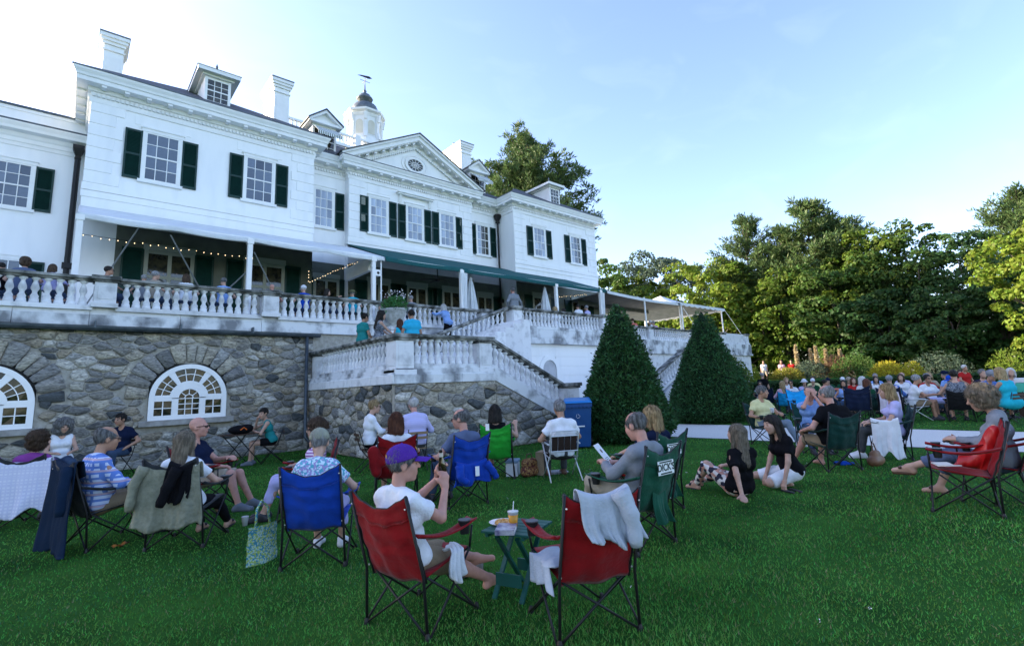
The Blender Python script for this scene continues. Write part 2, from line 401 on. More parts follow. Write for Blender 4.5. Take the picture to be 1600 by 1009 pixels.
# ---- roofs
def hip(mb, x0, x1, y0, y1, z0, slope, zmax):
    t = min((zmax-z0)/slope, (x1-x0)/2-.01, (y1-y0)/2-.01); z1 = z0+t*slope
    V = [(x0,y0,z0),(x1,y0,z0),(x1,y1,z0),(x0,y1,z0),(x0+t,y0+t,z1),(x1-t,y0+t,z1),(x1-t,y1-t,z1),(x0+t,y1-t,z1)]
    mb.add(V, [(0,1,5,4),(1,2,6,5),(2,3,7,6),(3,0,4,7),(4,5,6,7)])
rb = MB(); hip(rb, -.5, 20.5, 21.9, 32.4, 12.90, .62, 16.1); rb.build('roof', SLATE, house)
rb = MB(); hip(rb, -.55, 7.92, 20.5, 31, 12.88, .62, 16.0); rb.build('roof', SLATE, house)
rb = MB(); hip(rb, 18.58, 26.97, 20.5, 27.5, 12.88, .62, 16.0); rb.build('roof', SLATE, house)
# ---- chimneys
def chimney(x0, x1, y0, y1, z0, z1, pots):
    b = MB(); b.box(x0,y0,z0,x1,y1,z1-.5); c = b.build('chimney', TRIM, house)
    k = MB(); k.box(x0-.05,y0-.05,z1-.78,x1+.05,y1+.05,z1-.72)
    for o, a, q in ((.06,.5,.36),(.12,.36,.22),(.17,.22,.06)): k.box(x0-o,y0-o,z1-a,x1+o,y1+o,z1-q+.002)
    k.build('cap', TRIM, c)
    MB().box(x0-.19,y0-.19,z1-.06,x1+.19,y1+.19,z1).build('flashing', LEAD, c)
    k = MB(); k.box(x0+.12,y0-.015,z0+.2,x1-.12,y0,z1-.95); k.build('panel', TRIM, c)
    for px_, py_ in pots:
        q = MB(); q.lathe([(.13,z1),(.11,z1+.25),(.13,z1+.32)], (px_,py_,0), 10); q.build('chimney_pot', LEAD, c, smooth=True)
chimney(.14, .82, 25.6, 26.9, 13, 17.45, [])
chimney(7.03, 7.78, 25.8, 27.6, 14, 18.25, [])
chimney(18.95, 19.75, 25.8, 27.6, 14, 18.30, [(19.1,26.8),(19.4,26.3)])
# ---- dormers
STRIPE = pattern('green_white_striped_canvas', 'stripes', (.80,.82,.80), (.012,.05,.045), scale=3.6, axis='X')
def dormer(xc, yf, zb, w, h, style):
    b = MB(); b.box(xc-w/2-.10, yf, zb, xc+w/2+.10, yf+3.2, zb+h+.1)
    d = b.build('dormer', TRIM, house)
    off = HO
    t = MB(); t.box(xc-w/2-.10, yf-.03, zb, xc-w/2, yf, zb+h).box(xc+w/2, yf-.03, zb, xc+w/2+.10, yf, zb+h).box(xc-w/2-.16, yf-.08, zb-.06, xc+w/2+.16, yf+.02, zb)
    for r_ in (0, .5, 1): t.box(xc-w/2, yf-.028, zb+h*.9*r_, xc+w/2, yf, zb+h*.9*r_+.05)
    for q in (.25, .75): t.box(xc-w/2, yf-.022, zb+h*.9*q, xc+w/2, yf, zb+h*.9*q+.022)
    for q in (1, 2): t.box(xc-w/2+w*q/3-.012, yf-.024, zb, xc-w/2+w*q/3+.012, yf, zb+h*.9)
    t.build('window', TRIM, d)
    MB().box(xc-w/2, yf-.012, zb+.05, xc+w/2, yf-.006, zb+h*.9).build('pane', GLASSD, d)
    e = MB(); o = .29; zt = zb+h+.1
    if style == 'hip':
        e.box(xc-w/2-.10-o, yf-o, zt, xc+w/2+.10+o, yf+3.4, zt+.16); e.box(xc-w/2-.2, yf-.1, zt-.08, xc+w/2+.2, yf+3.2, zt)
        e.build('eave', TRIM, d)
        r_ = MB(); x0, x1, y0 = xc-w/2-.13-o, xc+w/2+.13+o, yf-o-.03
        r_.add([(x0,y0,zt+.165),(x1,y0,zt+.165),(x1,yf+4,zt+.165),(x0,yf+4,zt+.165),(xc,y0+(x1-x0)/2,zt+.56),(xc,yf+4,zt+.56)], [(0,1,4),(1,2,5,4),(2,3,5),(3,0,4,5)])
        r_.build('dormer_roof', SLATE, d)
        f = MB(); f.lathe([(.05,0),(.03,.1),(.05,.16),(.01,.3)], (xc,yf-o+.7,zt+.52), 8); f.build('finial', LEAD, d)
    else:
        e.box(xc-w/2-.12-o*.6, yf-.22, zt, xc+w/2+.12+o*.6, yf+3, zt+.12)
        hw_ = w/2+.12+o*.75; e.prism([(xc-hw_+.1,zt+.12),(xc+hw_-.1,zt+.12),(xc,zt+.62)], 1, yf-.05, yf+.3)
        for s in (-1, 1): e.prism([(xc+s*hw_,zt+.14),(xc,zt+.76),(xc,zt+.60),(xc+s*hw_,zt+.0)][::s], 1, yf-.25, yf+3)
        e.build('pediment', TRIM, d)
        r_ = MB()
        for s in (-1, 1): r_.prism([(xc+s*(hw_+.06),zt+.15),(xc,zt+.83),(xc,zt+.765),(xc+s*(hw_+.06),zt+.08)][::s], 1, yf-.30, yf+4)
        r_.build('dormer_roof', SLATE, d)
        a = MB(); ww = w/2+.10
        a.grid(lambda u, v: (xc-ww+2*ww*u, yf-.06-.75*v, zb+h-.02-.50*v-(.10*v*v)), 16, 4)
        a.grid(lambda u, v: (xc-ww+2*ww*u, yf-.81, zb+h-.62-v*(.13+.04*abs(math.sin(u*math.pi*8)))), 32, 1)
        a.build('awning', STRIPE, d, thick=.01)
dormer(3.70, 21.35, 13.35, .72, 1.05, 'hip'); dormer(23.1, 21.35, 13.35, .72, 1.05, 'hip')
dormer(8.62, 23.0, 13.35, .95, 1.30, 'ped'); dormer(18.05, 23.0, 13.35, .95, 1.30, 'ped')
# ---- cupola
cu = MB(); CX, CY = 13.15, 28.2
oct_ = lambda r, z: (r/math.cos(math.pi/8), z)
cu.lathe([oct_(1.08,16.0),oct_(1.08,17.3),oct_(.92,17.35),oct_(.92,18.95)], (CX,CY,0), 8, math.pi/8)
cup = cu.build('cupola', TRIM, house)
k = MB(); k.lathe([oct_(.94,18.85),oct_(1.0,18.95),oct_(1.0,19.02),oct_(1.19,19.10),oct_(1.21,19.22),oct_(.84,19.36)], (CX,CY,0), 8, math.pi/8); k.build('cupola_cornice', TRIM, cup)
k = MB(); k.lathe([(.86,19.34),(.85,19.62),(.74,19.90),(.52,20.06),(.40,20.10)], (CX,CY,0), 16); k.build('dome', LEAD, cup, smooth=True)
k = MB(); k.lathe([(.40,20.02),(.38,20.35),(.50,20.40),(.52,20.46),(.44,20.55),(.34,20.72),(.14,20.84),(.08,20.95),(.12,21.02),(.05,21.12),(.03,21.5)], (CX,CY,0), 12); k.build('finial', LEAD, cup, smooth=True)
for j in range(8):
    a = -math.pi/2 + math.pi/4*j; c, s = math.cos(a), math.sin(a)
    V = []; zz = 17.62; w = .22
    prof = [(-w,zz),(w,zz),(w,zz+.72)] + [(w*math.cos(t), zz+.72+w*math.sin(t)) for t in np.linspace(.2, math.pi-.2, 8)] + [(-w,zz+.72)]
    for nm_, gro, rr, mt0 in (('arch_frame', 1.28, .935, TRIM), ('arched_pane', 1., .95, mat('cream_blind', (.62,.58,.46), (.70,.66,.56), scale=2, rough=.3))):
        q = MB(); q.add([(CX+c*rr-s*x*gro, CY+s*rr+c*x*gro, zz+.5+(z_-zz-.5)*(1.12 if gro > 1 else 1)) for x, z_ in prof], [tuple(range(len(prof)))])
        q.build(nm_, mt0, cup, thick=.02)
    a += math.pi/8; c, s = math.cos(a), math.sin(a); q = MB()
    q.bar((CX+c*1.05,CY+s*1.05,17.4),(CX+c*1.05,CY+s*1.05,18.9),.16,.12,(c,s,0)); q.bar((CX+c*1.12,CY+s*1.12,18.5),(CX+c*1.20,CY+s*1.20,18.95),.18,.14,(c,s,0))
    q.bar((CX+c*1.18,CY+s*1.18,17.3),(CX+c*1.10,CY+s*1.10,17.75),.18,.14,(c,s,0)); q.build('console', TRIM, cup)
v = MB(); v.tube([(CX,CY,21.4),(CX,CY,22.1)], .02, 6); v.tube([(CX-.35,CY,21.75),(CX+.35,CY,21.75)], .014, 5); v.tube([(CX,CY-.35,21.75),(CX,CY+.35,21.75)], .014, 5)
v.prism([(CX-.5,22.0),(CX+.3,22.02),(CX+.5,22.12),(CX+.3,22.2),(CX-.3,22.08)], 1, CY-.01, CY+.01); v.build('weather_vane', BLACK, cup)
# roof-deck balustrade
bp = [(.055,0),(.055,.05),(.03,.06),(.05,.16),(.055,.22),(.03,.42),(.05,.46),(.05,.5)]
bm = MB().lathe(bp, n=8).mesh('roof_baluster', TRIM, smooth=True)
rr = MB(); zb_ = 16.12
for (x0, y0, x1, y1) in ((7.6,27.0,18.8,27.0),):
    rr.box(x0, y0-.08, zb_+.70, x1, y0+.08, zb_+.82).box(x0, y0-.08, zb_, x1, y0+.08, zb_+.18)
    for x in np.arange(x0, x1+.1, 2.24): rr.box(x-.17, y0-.17, zb_-.1, x+.17, y0+.17, zb_+.9)
    for x in np.arange(x0+.3, x1, .22):
        if abs((x-x0+1.12) % 2.24 - 1.12) > .2: inst('roof_baluster', bm, house, tuple(np.array([x, y0, zb_+.19])-HO))
rr.build('roof_balustrade', TRIM, house)
# ---- downpipes
for x, y, zt in ((-.30, 23.72, 11.3), (18.86, 22.2, 12.0)):
    b = MB(); b.lathe([(.10,zt-.55),(.14,zt-.5),(.10,zt-.4),(.20,zt-.2),(.24,zt-.1),(.24,zt)], (x,y,0), 4, math.pi/4)
    b.tube([(x,y,zt-.5),(x,y,ZT+.05)], .09 if x < 0 else .06, 8); b.box(x-.14,y-.12,6.6,x+.14,y+.12,6.8); b.build('downpipe', BLACK, house)
PW = mat('porch_wall_shaded_paint', (.10,.11,.09), (.14,.15,.12), scale=2, rough=.7)  # awning shade put into this dark olive tone, laid over the white wall
for x0, x1, y in ((.9,7.449,21),(19.06,26.4,21),(7.46,9.44,22.4),(16.76,19.04,22.4),(9.46,16.74,22)): MB().box(x0, y-.006, ZT+.006, x1, y, 7.7).build('porch_shade_panel', PW, house)
# ---- ground floor french doors with dark shutters
def french_door(x, y, w=1.25, h=2.75):
    y -= .008
    b = MB(); b.box(x-w/2-.12,y-.055,ZT+.01,x-w/2,y+.01,ZT+h).box(x+w/2,y-.05,ZT+.01,x+w/2+.12,y+.01,ZT+h).box(x-w/2-.15,y-.07,ZT+h,x+w/2+.15,y+.01,ZT+h+.22).box(x-.06,y-.045,ZT+.01,x+.06,y+.01,ZT+h)
    for z in (.01, .75, 1.75, h-.12): b.box(x-w/2,y-.04,ZT+z,x+w/2,y+.01,ZT+z+.11)
    d = b.build('french_door', mat('shaded_cream_paint', (.30,.31,.26), rough=.6), house)  # cream door trim dimmed, the porch's shade put into its colour
    for s in (-1, 1):
        for z0, z1 in ((.86,1.75),(1.86,h-.12)):
            x0, x1 = (x-w/2, x-.06) if s < 0 else (x+.06, x+w/2)
            MB().box(x0,y-.02,ZT+z0,x1,y-.012,ZT+z1).build('pane', GLASSD, d)
    k = (.62, h)
    if k not in SM: SM[k] = shutter_mesh(*k)
    for xx in (x-w/2-.13-.62, x+w/2+.13): inst('shutter', SM[k], house, tuple(np.array([xx, y-.012, ZT+.02])-HO))
for x, y in ((2.45,21),(5.6,21),(8.6,22.4),(11.0,22),(13.1,22),(15.2,22),(17.8,22.4),(21.0,21),(24.4,21)): french_door(x, y, 1.25 if y < 21.5 else .95)
# ------------------------------------------------------------------ ground
LAWN = mat('mown_lawn', (.014,.060,.010), (.040,.135,.022), scale=1.1, rough=.95, spec=.05, bump=.8, bscale=90, ramp=(.3,.75), detail=8)
GRAVEL = mat('pale_gravel', (.50,.49,.47), (.68,.67,.64), scale=60, rough=.95, bump=.5, bscale=120)
g = MB(); g.add([(-400,-400,0),(700,-400,0),(700,700,0),(-400,700,0)], [(0,1,2,3)]); tag(g.build('lawn', LAWN), kind='structure')
g = MB()
ys = np.linspace(-14, 15, 40); g.add([(13.55+.05*math.sin(y*3), y, .005) for y in ys]+[(17.55+.06*math.sin(y*2.3), y, .005) for y in ys], [(i, i+40, i+41, i+1) for i in range(39)])
tag(g.build('gravel_path', GRAVEL), kind='structure')
# path edging strip
EDGE = mat('dark_path_edge', (.012,.020,.010), (.03,.04,.02), scale=8, rough=1)
g = MB()
for x in (13.5, 17.58): g.add([(x-.05, y, .003) for y in ys]+[(x+.05, y, .0045) for y in ys], [(i, i+40, i+41, i+1) for i in range(39)])
tag(g.build('path_edging', EDGE), kind='structure')

# ------------------------------------------------------------------ rubble masonry
def stone_mat(name, cols, dark=.6):
    mt = bpy.data.materials.new(name); mt.use_nodes = True; nt = mt.node_tree; N = nt.nodes; L = nt.links; p = N['Principled BSDF']
    p.inputs['Roughness'].default_value = .85; p.inputs['Specular IOR Level'].default_value = .2
    oi = N.new('ShaderNodeObjectInfo'); rp = N.new('ShaderNodeValToRGB'); rp.color_ramp.interpolation = 'CONSTANT'
    L.new(oi.outputs['Random'], rp.inputs[0])
    el = rp.color_ramp.elements; el.remove(el[1])
    for i, c in enumerate(cols):
        e = el[0] if i == 0 else el.new(i/len(cols)-.0005); e.color = (c[0]*1.05, c[1]*1.0, c[2]*.90, 1)
    tc = N.new('ShaderNodeTexCoord'); mp = N.new('ShaderNodeMapping'); mp.inputs['Scale'].default_value = (2,2,5); L.new(tc.outputs['Object'], mp.inputs[0])
    ad = N.new('ShaderNodeVectorMath'); L.new(mp.outputs[0], ad.inputs[0]); L.new(oi.outputs['Location'], ad.inputs[1])
    nz = N.new('ShaderNodeTexNoise'); nz.inputs['Scale'].default_value = 4; nz.inputs['Detail'].default_value = 8; nz.inputs['Distortion'].default_value = 1.2; L.new(ad.outputs[0], nz.inputs[0])
    r2 = N.new('ShaderNodeValToRGB'); r2.color_ramp.elements[0].position = .32; r2.color_ramp.elements[0].color = (.45,.46,.48,1); r2.color_ramp.elements[1].position = .72; r2.color_ramp.elements[1].color = (1.7,1.7,1.72,1)
    L.new(nz.outputs[0], r2.inputs[0])
    mx = N.new('ShaderNodeMixRGB'); mx.blend_type = 'MULTIPLY'; mx.inputs[0].default_value = 1; L.new(rp.outputs[0], mx.inputs[1]); L.new(r2.outputs[0], mx.inputs[2])
    L.new(mx.outputs[0], p.inputs['Base Color'])
    bp = N.new('ShaderNodeBump'); bp.inputs['Strength'].default_value = .7; bp.inputs['Distance'].default_value = .03; L.new(nz.outputs[0], bp.inputs['Height']); L.new(bp.outputs[0], p.inputs['Normal'])
    return mt
STONE = stone_mat('fieldstone', [(.23,.235,.24),(.14,.145,.15),(.33,.325,.30),(.19,.195,.205),(.30,.285,.25),(.42,.42,.41),(.19,.19,.185),(.26,.235,.195),(.27,.28,.29),(.07,.08,.09),(.35,.335,.295),(.23,.23,.23)])
MORTAR = mat('lime_mortar', (.29,.275,.235), (.41,.39,.34), scale=9, rough=.95, bump=.5, bscale=30)

def clip(poly, a, n):          # keep the side where (p-a).n <= 0
    out = []
    for i in range(len(poly)):
        p, q = poly[i], poly[(i+1) % len(poly)]
        dp = (p[0]-a[0])*n[0]+(p[1]-a[1])*n[1]; dq = (q[0]-a[0])*n[0]+(q[1]-a[1])*n[1]
        if dp <= 0: out.append(p)
        if dp*dq < 0:
            t = dp/(dp-dq); out.append((p[0]+(q[0]-p[0])*t, p[1]+(q[1]-p[1])*t))
    return out
def stone_mesh(poly, gap, depth, rg):
    P = np.array(poly); c = P.mean(0)
    def inset(Q, d): 
        r = np.linalg.norm(Q-c, axis=1, keepdims=True); return c+(Q-c)*np.maximum(1-d/np.maximum(r, 1e-6), .15)
    Q = inset(P, gap)
    Q2 = []
    for i in range(len(Q)):
        a, b = Q[i], Q[(i+1) % len(Q)]; Q2 += [a*.86+b*.14, a*.14+b*.86]
    Q = np.array(Q2); n = len(Q)
    rings = [(Q, -.03), (inset(Q, .004), depth*.55), (inset(Q, .03), depth*.92)]
    V = []; 
    for q, d in rings:
        for p in q: V.append((p[0]-c[0], -d*(1 if d < 0 else rg.uniform(.8,1.15)), p[1]-c[1]))
    V.append((0, -depth*1.05, 0))
    Fc = [(r*n+i, r*n+(i+1) % n, (r+1)*n+(i+1) % n, (r+1)*n+i) for r in range(2) for i in range(n)] + [(2*n+i, 2*n+(i+1) % n, 3*n) for i in range(n)]
    return V, Fc, c
def rubble(parent, region, spacing, seed, place, holes=(), gap=.014, name='stone', cand=14):
    """fieldstones filling a convex region (u,v); place(u,v) -> world point, rotz ; holes = (cu,cv,r) half discs on a base"""
    rg = np.random.default_rng(seed); off = rl(parent); asp = 1.75
    U = [p[0] for p in region]; Vv = [p[1] for p in region]
    def inside(p, m_=0):
        return all((q[0]-p_[0])*(p[1]-p_[1])-(q[1]-p_[1])*(p[0]-p_[0]) > m_ for p_, q in zip(region, region[1:]+region[:1]))
    def inhole(p, e=0.):
        for cu, cv, r, base in holes:
            if p[1] > base-e and ((p[1] < cv and abs(p[0]-cu) < r-.5+e) or (p[1] >= cv and math.hypot(p[0]-cu, p[1]-cv) < r+e)): return True
        return False
    area = abs(sum(a[0]*b[1]-b[0]*a[1] for a, b in zip(region, region[1:]+region[:1])))/2
    n = int(area/(spacing*spacing/asp)); S = []
    rad = []
    tries = 0
    while len(S) < n and tries < n*60:
        tries += 1
        p = (rg.uniform(min(U), max(U)), rg.uniform(min(Vv), max(Vv)))
        if not inside(p) or inhole(p, .06): continue
        r = spacing*rg.choice([.62,.8,1.,1.3]); ok = True
        for q, rq in zip(S, rad):
            if (p[0]-q[0])**2/asp**2*1.6 + (p[1]-q[1])**2*1.6*asp/asp < (min(r, rq)*.58)**2: ok = False; break
        if ok: S.append(p); rad.append(r)
    D = []
    for cu, cv, r, base in holes:
        for a in np.linspace(0, math.pi, 26): D.append((cu+(r-.09)*math.cos(a), cv+(r-.09)*math.sin(a)))
        for v in np.arange(base+.05, cv, .12): D += [(cu-r+.59, v), (cu+r-.59, v)]
        for u in np.arange(cu-r+.45, cu+r-.4, .15): D.append((u, base+.07))
    A = np.array(S+D); 
    for i in range(len(S)):
        p = S[i]; poly = list(region)
        dd = ((A[:,0]-p[0])/asp)**2+(A[:,1]-p[1])**2
        for j in np.argsort(dd)[1:22]:
            q = A[j]; mid = ((p[0]+q[0])/2, (p[1]+q[1])/2); nv = ((q[0]-p[0])/asp**2, q[1]-p[1]); poly = clip(poly, mid, nv)
            if len(poly) < 3: break
        if len(poly) < 3: continue
        P = np.array(poly); ar = abs(np.sum(P[:,0]*np.roll(P[:,1],-1)-np.roll(P[:,0],-1)*P[:,1]))/2
        if ar < .006: continue
        V, Fc, c = stone_mesh(poly, gap, rg.uniform(.025,.085), rg)
        w, rz = place(c[0], c[1]); inst(name, mesh_from(name, V, Fc, STONE, True), parent, tuple(np.array(w)-off), (0,0,rz))
    for cu, cv, r, base in holes:      # voussoirs
        if r < .9: continue
        aa = [0.0]; 
        while aa[-1] < math.pi: aa.append(aa[-1]+rg.uniform(.17,.30))
        aa = np.array(aa)*math.pi/aa[-1]
        for a0, a1 in zip(aa[:-1], aa[1:]):
            r0, r1 = r-.53, r+rg.uniform(-.06,.10)
            poly = [(cu+q*math.cos(t), cv+q*math.sin(t)) for q, t in ((r0,a0),(r1,a0),(r1,(a0+a1)/2),(r1,a1),(r0,a1))]
            V, Fc, c = stone_mesh(poly, gap, rg.uniform(.06,.11), rg)
            w, rz = place(c[0], c[1]); inst('voussoir', mesh_from('voussoir', V, Fc, STONE, True), parent, tuple(np.array(w)-off), (0,0,rz))

# ------------------------------------------------------------------ main terrace
YM = 16.8
terr = thing('stone_terrace', 'raised terrace of grey fieldstone with white marble base course before the mansion', 'terrace', (6, YM, 0))
c = MB(); c.box(-9, YM, -.1, 6.05, 23.9, 3.72); c.box(6.05, YM+.02, -.1, 20.0, 30, 3.72); c.build('core_wall', MORTAR, terr); MB().box(20.0, 17.42, -.1, 40.2, 30, 3.718).build('core_wall', MARBLE2, terr)
c = MB(); c.box(-9, YM-.02, 3.72, 13.72, 33.9, ZT); c.box(13.72, 15.55, 3.75, 20.0, 33.9, ZT); c.box(20.0, 17.4, 3.72, 40.2, 33.9, ZT); c.build('terrace_floor', MARBLE2, terr)
for x0, x1 in zip([-9,-1.1,.32,2.3,4.42,6.6,8.6,11], [-1.1,.32,2.3,4.42,6.6,8.6,11,13.72]):
    MB().box(x0+.004, YM-.10, 3.70, x1-.004, YM+.05, 3.98).build('marble_block', MARBLE, terr, bevel=.01)
    MB().box(x0+.003, YM-.05, 3.985, x1-.003, YM+.05, 4.16).build('marble_block', MARBLE2 if x1 < 3 else MARBLE, terr, bevel=.01)
c = MB()
c.grid(lambda u, v: (-9+15.2*u, YM-.20-.09*math.cos(math.pi*v), 3.66-.10*math.sin(math.pi*v)), 2, 8); c.box(-9, YM-.10, 3.66, 6.2, YM+.01, 3.69)
gut = c.build('gutter', GUTTER, terr, thick=.012)
for x in np.arange(-1.4, 6, 1.85): MB().box(x-.02, YM-.30, 3.62, x+.02, YM-.10, 3.80).build('gutter_bracket', GUTTER, terr)
c = MB(); c.tube([(5.78,YM-.20,3.6),(5.78,YM-.20,.42),(5.95,YM-.38,.12)], .055, 8); c.build('downpipe', GUTTER, terr, smooth=True)
WIN = [(2.62, 1.78), (-1.45, 1.78)]
rubble(terr, [(-2.7,0),(6.05,0),(6.05,3.66),(-2.7,3.66)], .435, 3, lambda u, v: ((u, YM, v), 0), [(a, b, 1.50, .98) for a, b in WIN])
def sector(mb, cx, cz, r0, r1, a0, a1, y0, y1, n=6):
    A = np.linspace(a0, a1, n+1); pts = [(cx+r1*math.cos(a), cz+r1*math.sin(a)) for a in A] + [(cx+r0*math.cos(a), cz+r0*math.sin(a)) for a in A[::-1]]
    V = [(p[0], y0, p[1]) for p in pts] + [(p[0], y1, p[1]) for p in pts]; k = len(pts)
    Fc = [(i, k-1-i, k-2-i, i+1) for i in range(n)] + [(i, i+1, i+1+k, i+k) for i in range(k-1)] + [(k-1, 0, k, 2*k-1)]
    mb.add(V, Fc)
LUNG = mat('lunette_glass', (.010,.012,.010), (.06,.055,.02), scale=7, rough=.08, spec=.3, ramp=(.45,.75))
for cx, cz in WIN:
    b0 = 1.20; y = YM-.02
    f = MB(); pi = math.pi
    sector(f, cx, cz, .80, .925, 0, pi, y-.09, y+.03, 24); f.box(cx-.925, y-.088, b0, cx-.80, y+.03, cz).box(cx+.80, y-.088, b0, cx+.925, y+.03, cz)
    f.box(cx-.80, y-.085, b0, cx+.80, y+.03, b0+.12)
    for s in (-1, 1):
        x0, x1 = sorted((cx+s*.80, cx+s*.40)); f.box(x0, y-.075, b0+.50, x1, y+.02, b0+.66)
        x0, x1 = sorted((cx+s*.40, cx+s*.25)); f.box(x0, y-.08, b0+.12, x1, y+.02, b0+.58)
        f.box(cx+s*.60-.012, y-.05, b0+.12, cx+s*.60+.012, y+.02, b0+.5)
        x0, x1 = sorted((cx+s*.80, cx+s*.40)); f.box(x0, y-.049, b0+.30, x1, y+.02, b0+.322)
        f.box(cx+s*.085-.010, y-.05, b0+.12, cx+s*.085+.010, y+.02, b0+.58)
    for z in (.26, .40, .545): f.box(cx-.25, y-.049, b0+z, cx+.25, y+.02, b0+z+.02)
    sector(f, cx, b0+.56, .25, .43, 0, pi, y-.08, y+.02, 16)
    for r_ in (.09,): sector(f, cx, b0+.565, r_, r_+.02, 0, pi, y-.048, y+.02, 10)
    for a in (40, 90, 140): f.bar((cx+.09*math.cos(R(a)), y-.03, b0+.565+.09*math.sin(R(a))), (cx+.26*math.cos(R(a)), y-.03, b0+.565+.26*math.sin(R(a))), .02, .04, (0,1,0))
    for a0, a1 in ((6,50),(62,118),(130,174)):
        sector(f, cx, cz, .635, .655, R(a0), R(a1), y-.05, y+.02, 6)
        for k in (1, 2):
            a = R(a0+(a1-a0)*k/3); f.bar((cx+.44*math.cos(a), y-.03, cz+.44*math.sin(a)), (cx+.81*math.cos(a), y-.03, cz+.81*math.sin(a)), .02, .045, (0,1,0))
    for a0, a1 in ((-1,6),(50,62),(118,130),(174,181)): sector(f, cx, cz, .40, .81, R(a0), R(a1), y-.078, y+.02, 3)
    sector(f, cx, cz, .395, .46, R(4), R(176), y-.082, y+.02, 16)
    lw = f.build('lunette_window', TRIM, terr)
    def pane(pts):
        q = MB(); q.add([(p[0], y-.012+random.uniform(-.003,.003), p[1]) for p in pts], [tuple(range(len(pts)))]); q.build('pane', LUNG, lw)
    for s in (-1, 1):
        for i in range(2):
            for j in range(2):
                x0, x1 = cx+s*(.40+.2*i), cx+s*(.60+.2*i); z0 = b0+.12+.19*j; pane([(x0,z0),(x1,z0),(x1,z0+.19),(x0,z0+.19)])
    for i in range(3):
        for j in range(3): x0 = cx-.25+i*.167; z0 = b0+.12+j*.15; pane([(x0,z0),(x0+.167,z0),(x0+.167,z0+.15),(x0,z0+.15)])
    for a0, a1 in ((0,40),(40,90),(90,140),(140,180)): pane([(cx,b0+.565)]+[(cx+.26*math.cos(t), b0+.565+.26*math.sin(t)) for t in np.linspace(R(a0), R(a1), 5)])
    for a0, a1 in ((6,50),(62,118),(130,174)):
        for k in range(3):
            for r0, r1 in ((.43,.645),(.645,.81)):
                t0, t1 = R(a0+(a1-a0)*k/3), R(a0+(a1-a0)*(k+1)/3); pane([(cx+q*math.cos(t), cz+q*math.sin(t)) for q, t in ((r0,t0),(r1,t0),(r1,t1),(r0,t1))])
    MB().box(cx-1.12, YM-.22, 1.05, cx+1.12, YM+.02, 1.195).build('window_sill', mat('grey_stone_sill', (.24,.23,.21), (.36,.35,.33), scale=5, rough=.9, bump=.2), terr, bevel=.012)
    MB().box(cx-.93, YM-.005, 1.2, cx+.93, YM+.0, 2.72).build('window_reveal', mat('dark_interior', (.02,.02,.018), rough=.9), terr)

# ------------------------------------------------------------------ balustrades
BP = [(.10,0),(.10,.055),(.092,.06),(.092,.10),(.075,.13),(.086,.17),(.052,.235),(.046,.26),(.056,.272),(.048,.285),(.078,.34),(.084,.38),(.066,.46),(.042,.53),(.040,.56),(.055,.572),(.055,.585),(.085,.60),(.085,.64)]
BALM = MB().lathe(BP, n=10).mesh('baluster', MARBLE2, smooth=True)
def pier(root, x, y, z0, z1, w=.42, wy=None):
    wy = wy or w
    b = MB(); b.box(x-w/2, y-wy/2, z0+.12, x+w/2, y+wy/2, z1-.12); b.box(x-w/2-.05, y-wy/2-.05, z0, x+w/2+.05, y+wy/2+.05, z0+.12)
    b.box(x-w/2+.07, y-wy/2-.012, z0+.22, x+w/2-.07, y-wy/2, z1-.22); b.box(x-w/2-.012, y-wy/2+.07, z0+.22, x-w/2, y+wy/2-.07, z1-.22)
    p = b.build('pier', MARBLE2, root, bevel=.008)
    c = MB(); c.box(x-w/2-.04, y-wy/2-.04, z1-.12, x+w/2+.04, y+wy/2+.04, z1-.06); c.box(x-w/2-.08, y-wy/2-.08, z1-.06, x+w/2+.08, y+wy/2+.08, z1+.05); c.build('coping', COPING, root, bevel=.012)
def rail(root, a, b, n=None, ends=(.3,.3), base=True, base_mat=None, plinth=None):
    """a,b: (x,y,ztop of plinth); rail tops at z+.76"""
    a = np.array(a, float); b = np.array(b, float); off = rl(root); L_ = np.linalg.norm((b-a)[:2]); n = n or max(1, round((L_-ends[0]-ends[1])/.225))
    d = (b-a)/L_
    r = MB(); up = np.array([0,0,1.])
    r.bar(a+up*.665, b+up*.665, .22, .06); r.bar(a+up*.725, b+up*.725, .33, .075); r.build('coping', COPING, root, bevel=.01)
    if base:
        r = MB(); r.bar(a-up*.06, b-up*.06, .27, .118); r.build('plinth', base_mat or MARBLE, root, bevel=.01)
    for i in range(n):
        p = a + d*(ends[0]+(L_-ends[0]-ends[1])*(i+.5)/n)
        inst('baluster', BALM, root, tuple(p-off), (0,0,random.uniform(0,.6)))
bal = thing('balustrade', 'long white marble balustrade along the terrace edge above the stone wall', 'balustrade', (3, YM, 4.17))
ps = [-3.0, .60, 4.66, 9.0, 13.25]
for x in ps: pier(bal, x, YM, 4.165, 4.95, .46, .40)
for a, b in zip(ps[:-1], ps[1:]): rail(bal, (a+.23, YM, 4.21), (b-.23, YM, 4.21), ends=(.1,.1), base_mat=MARBLE2)
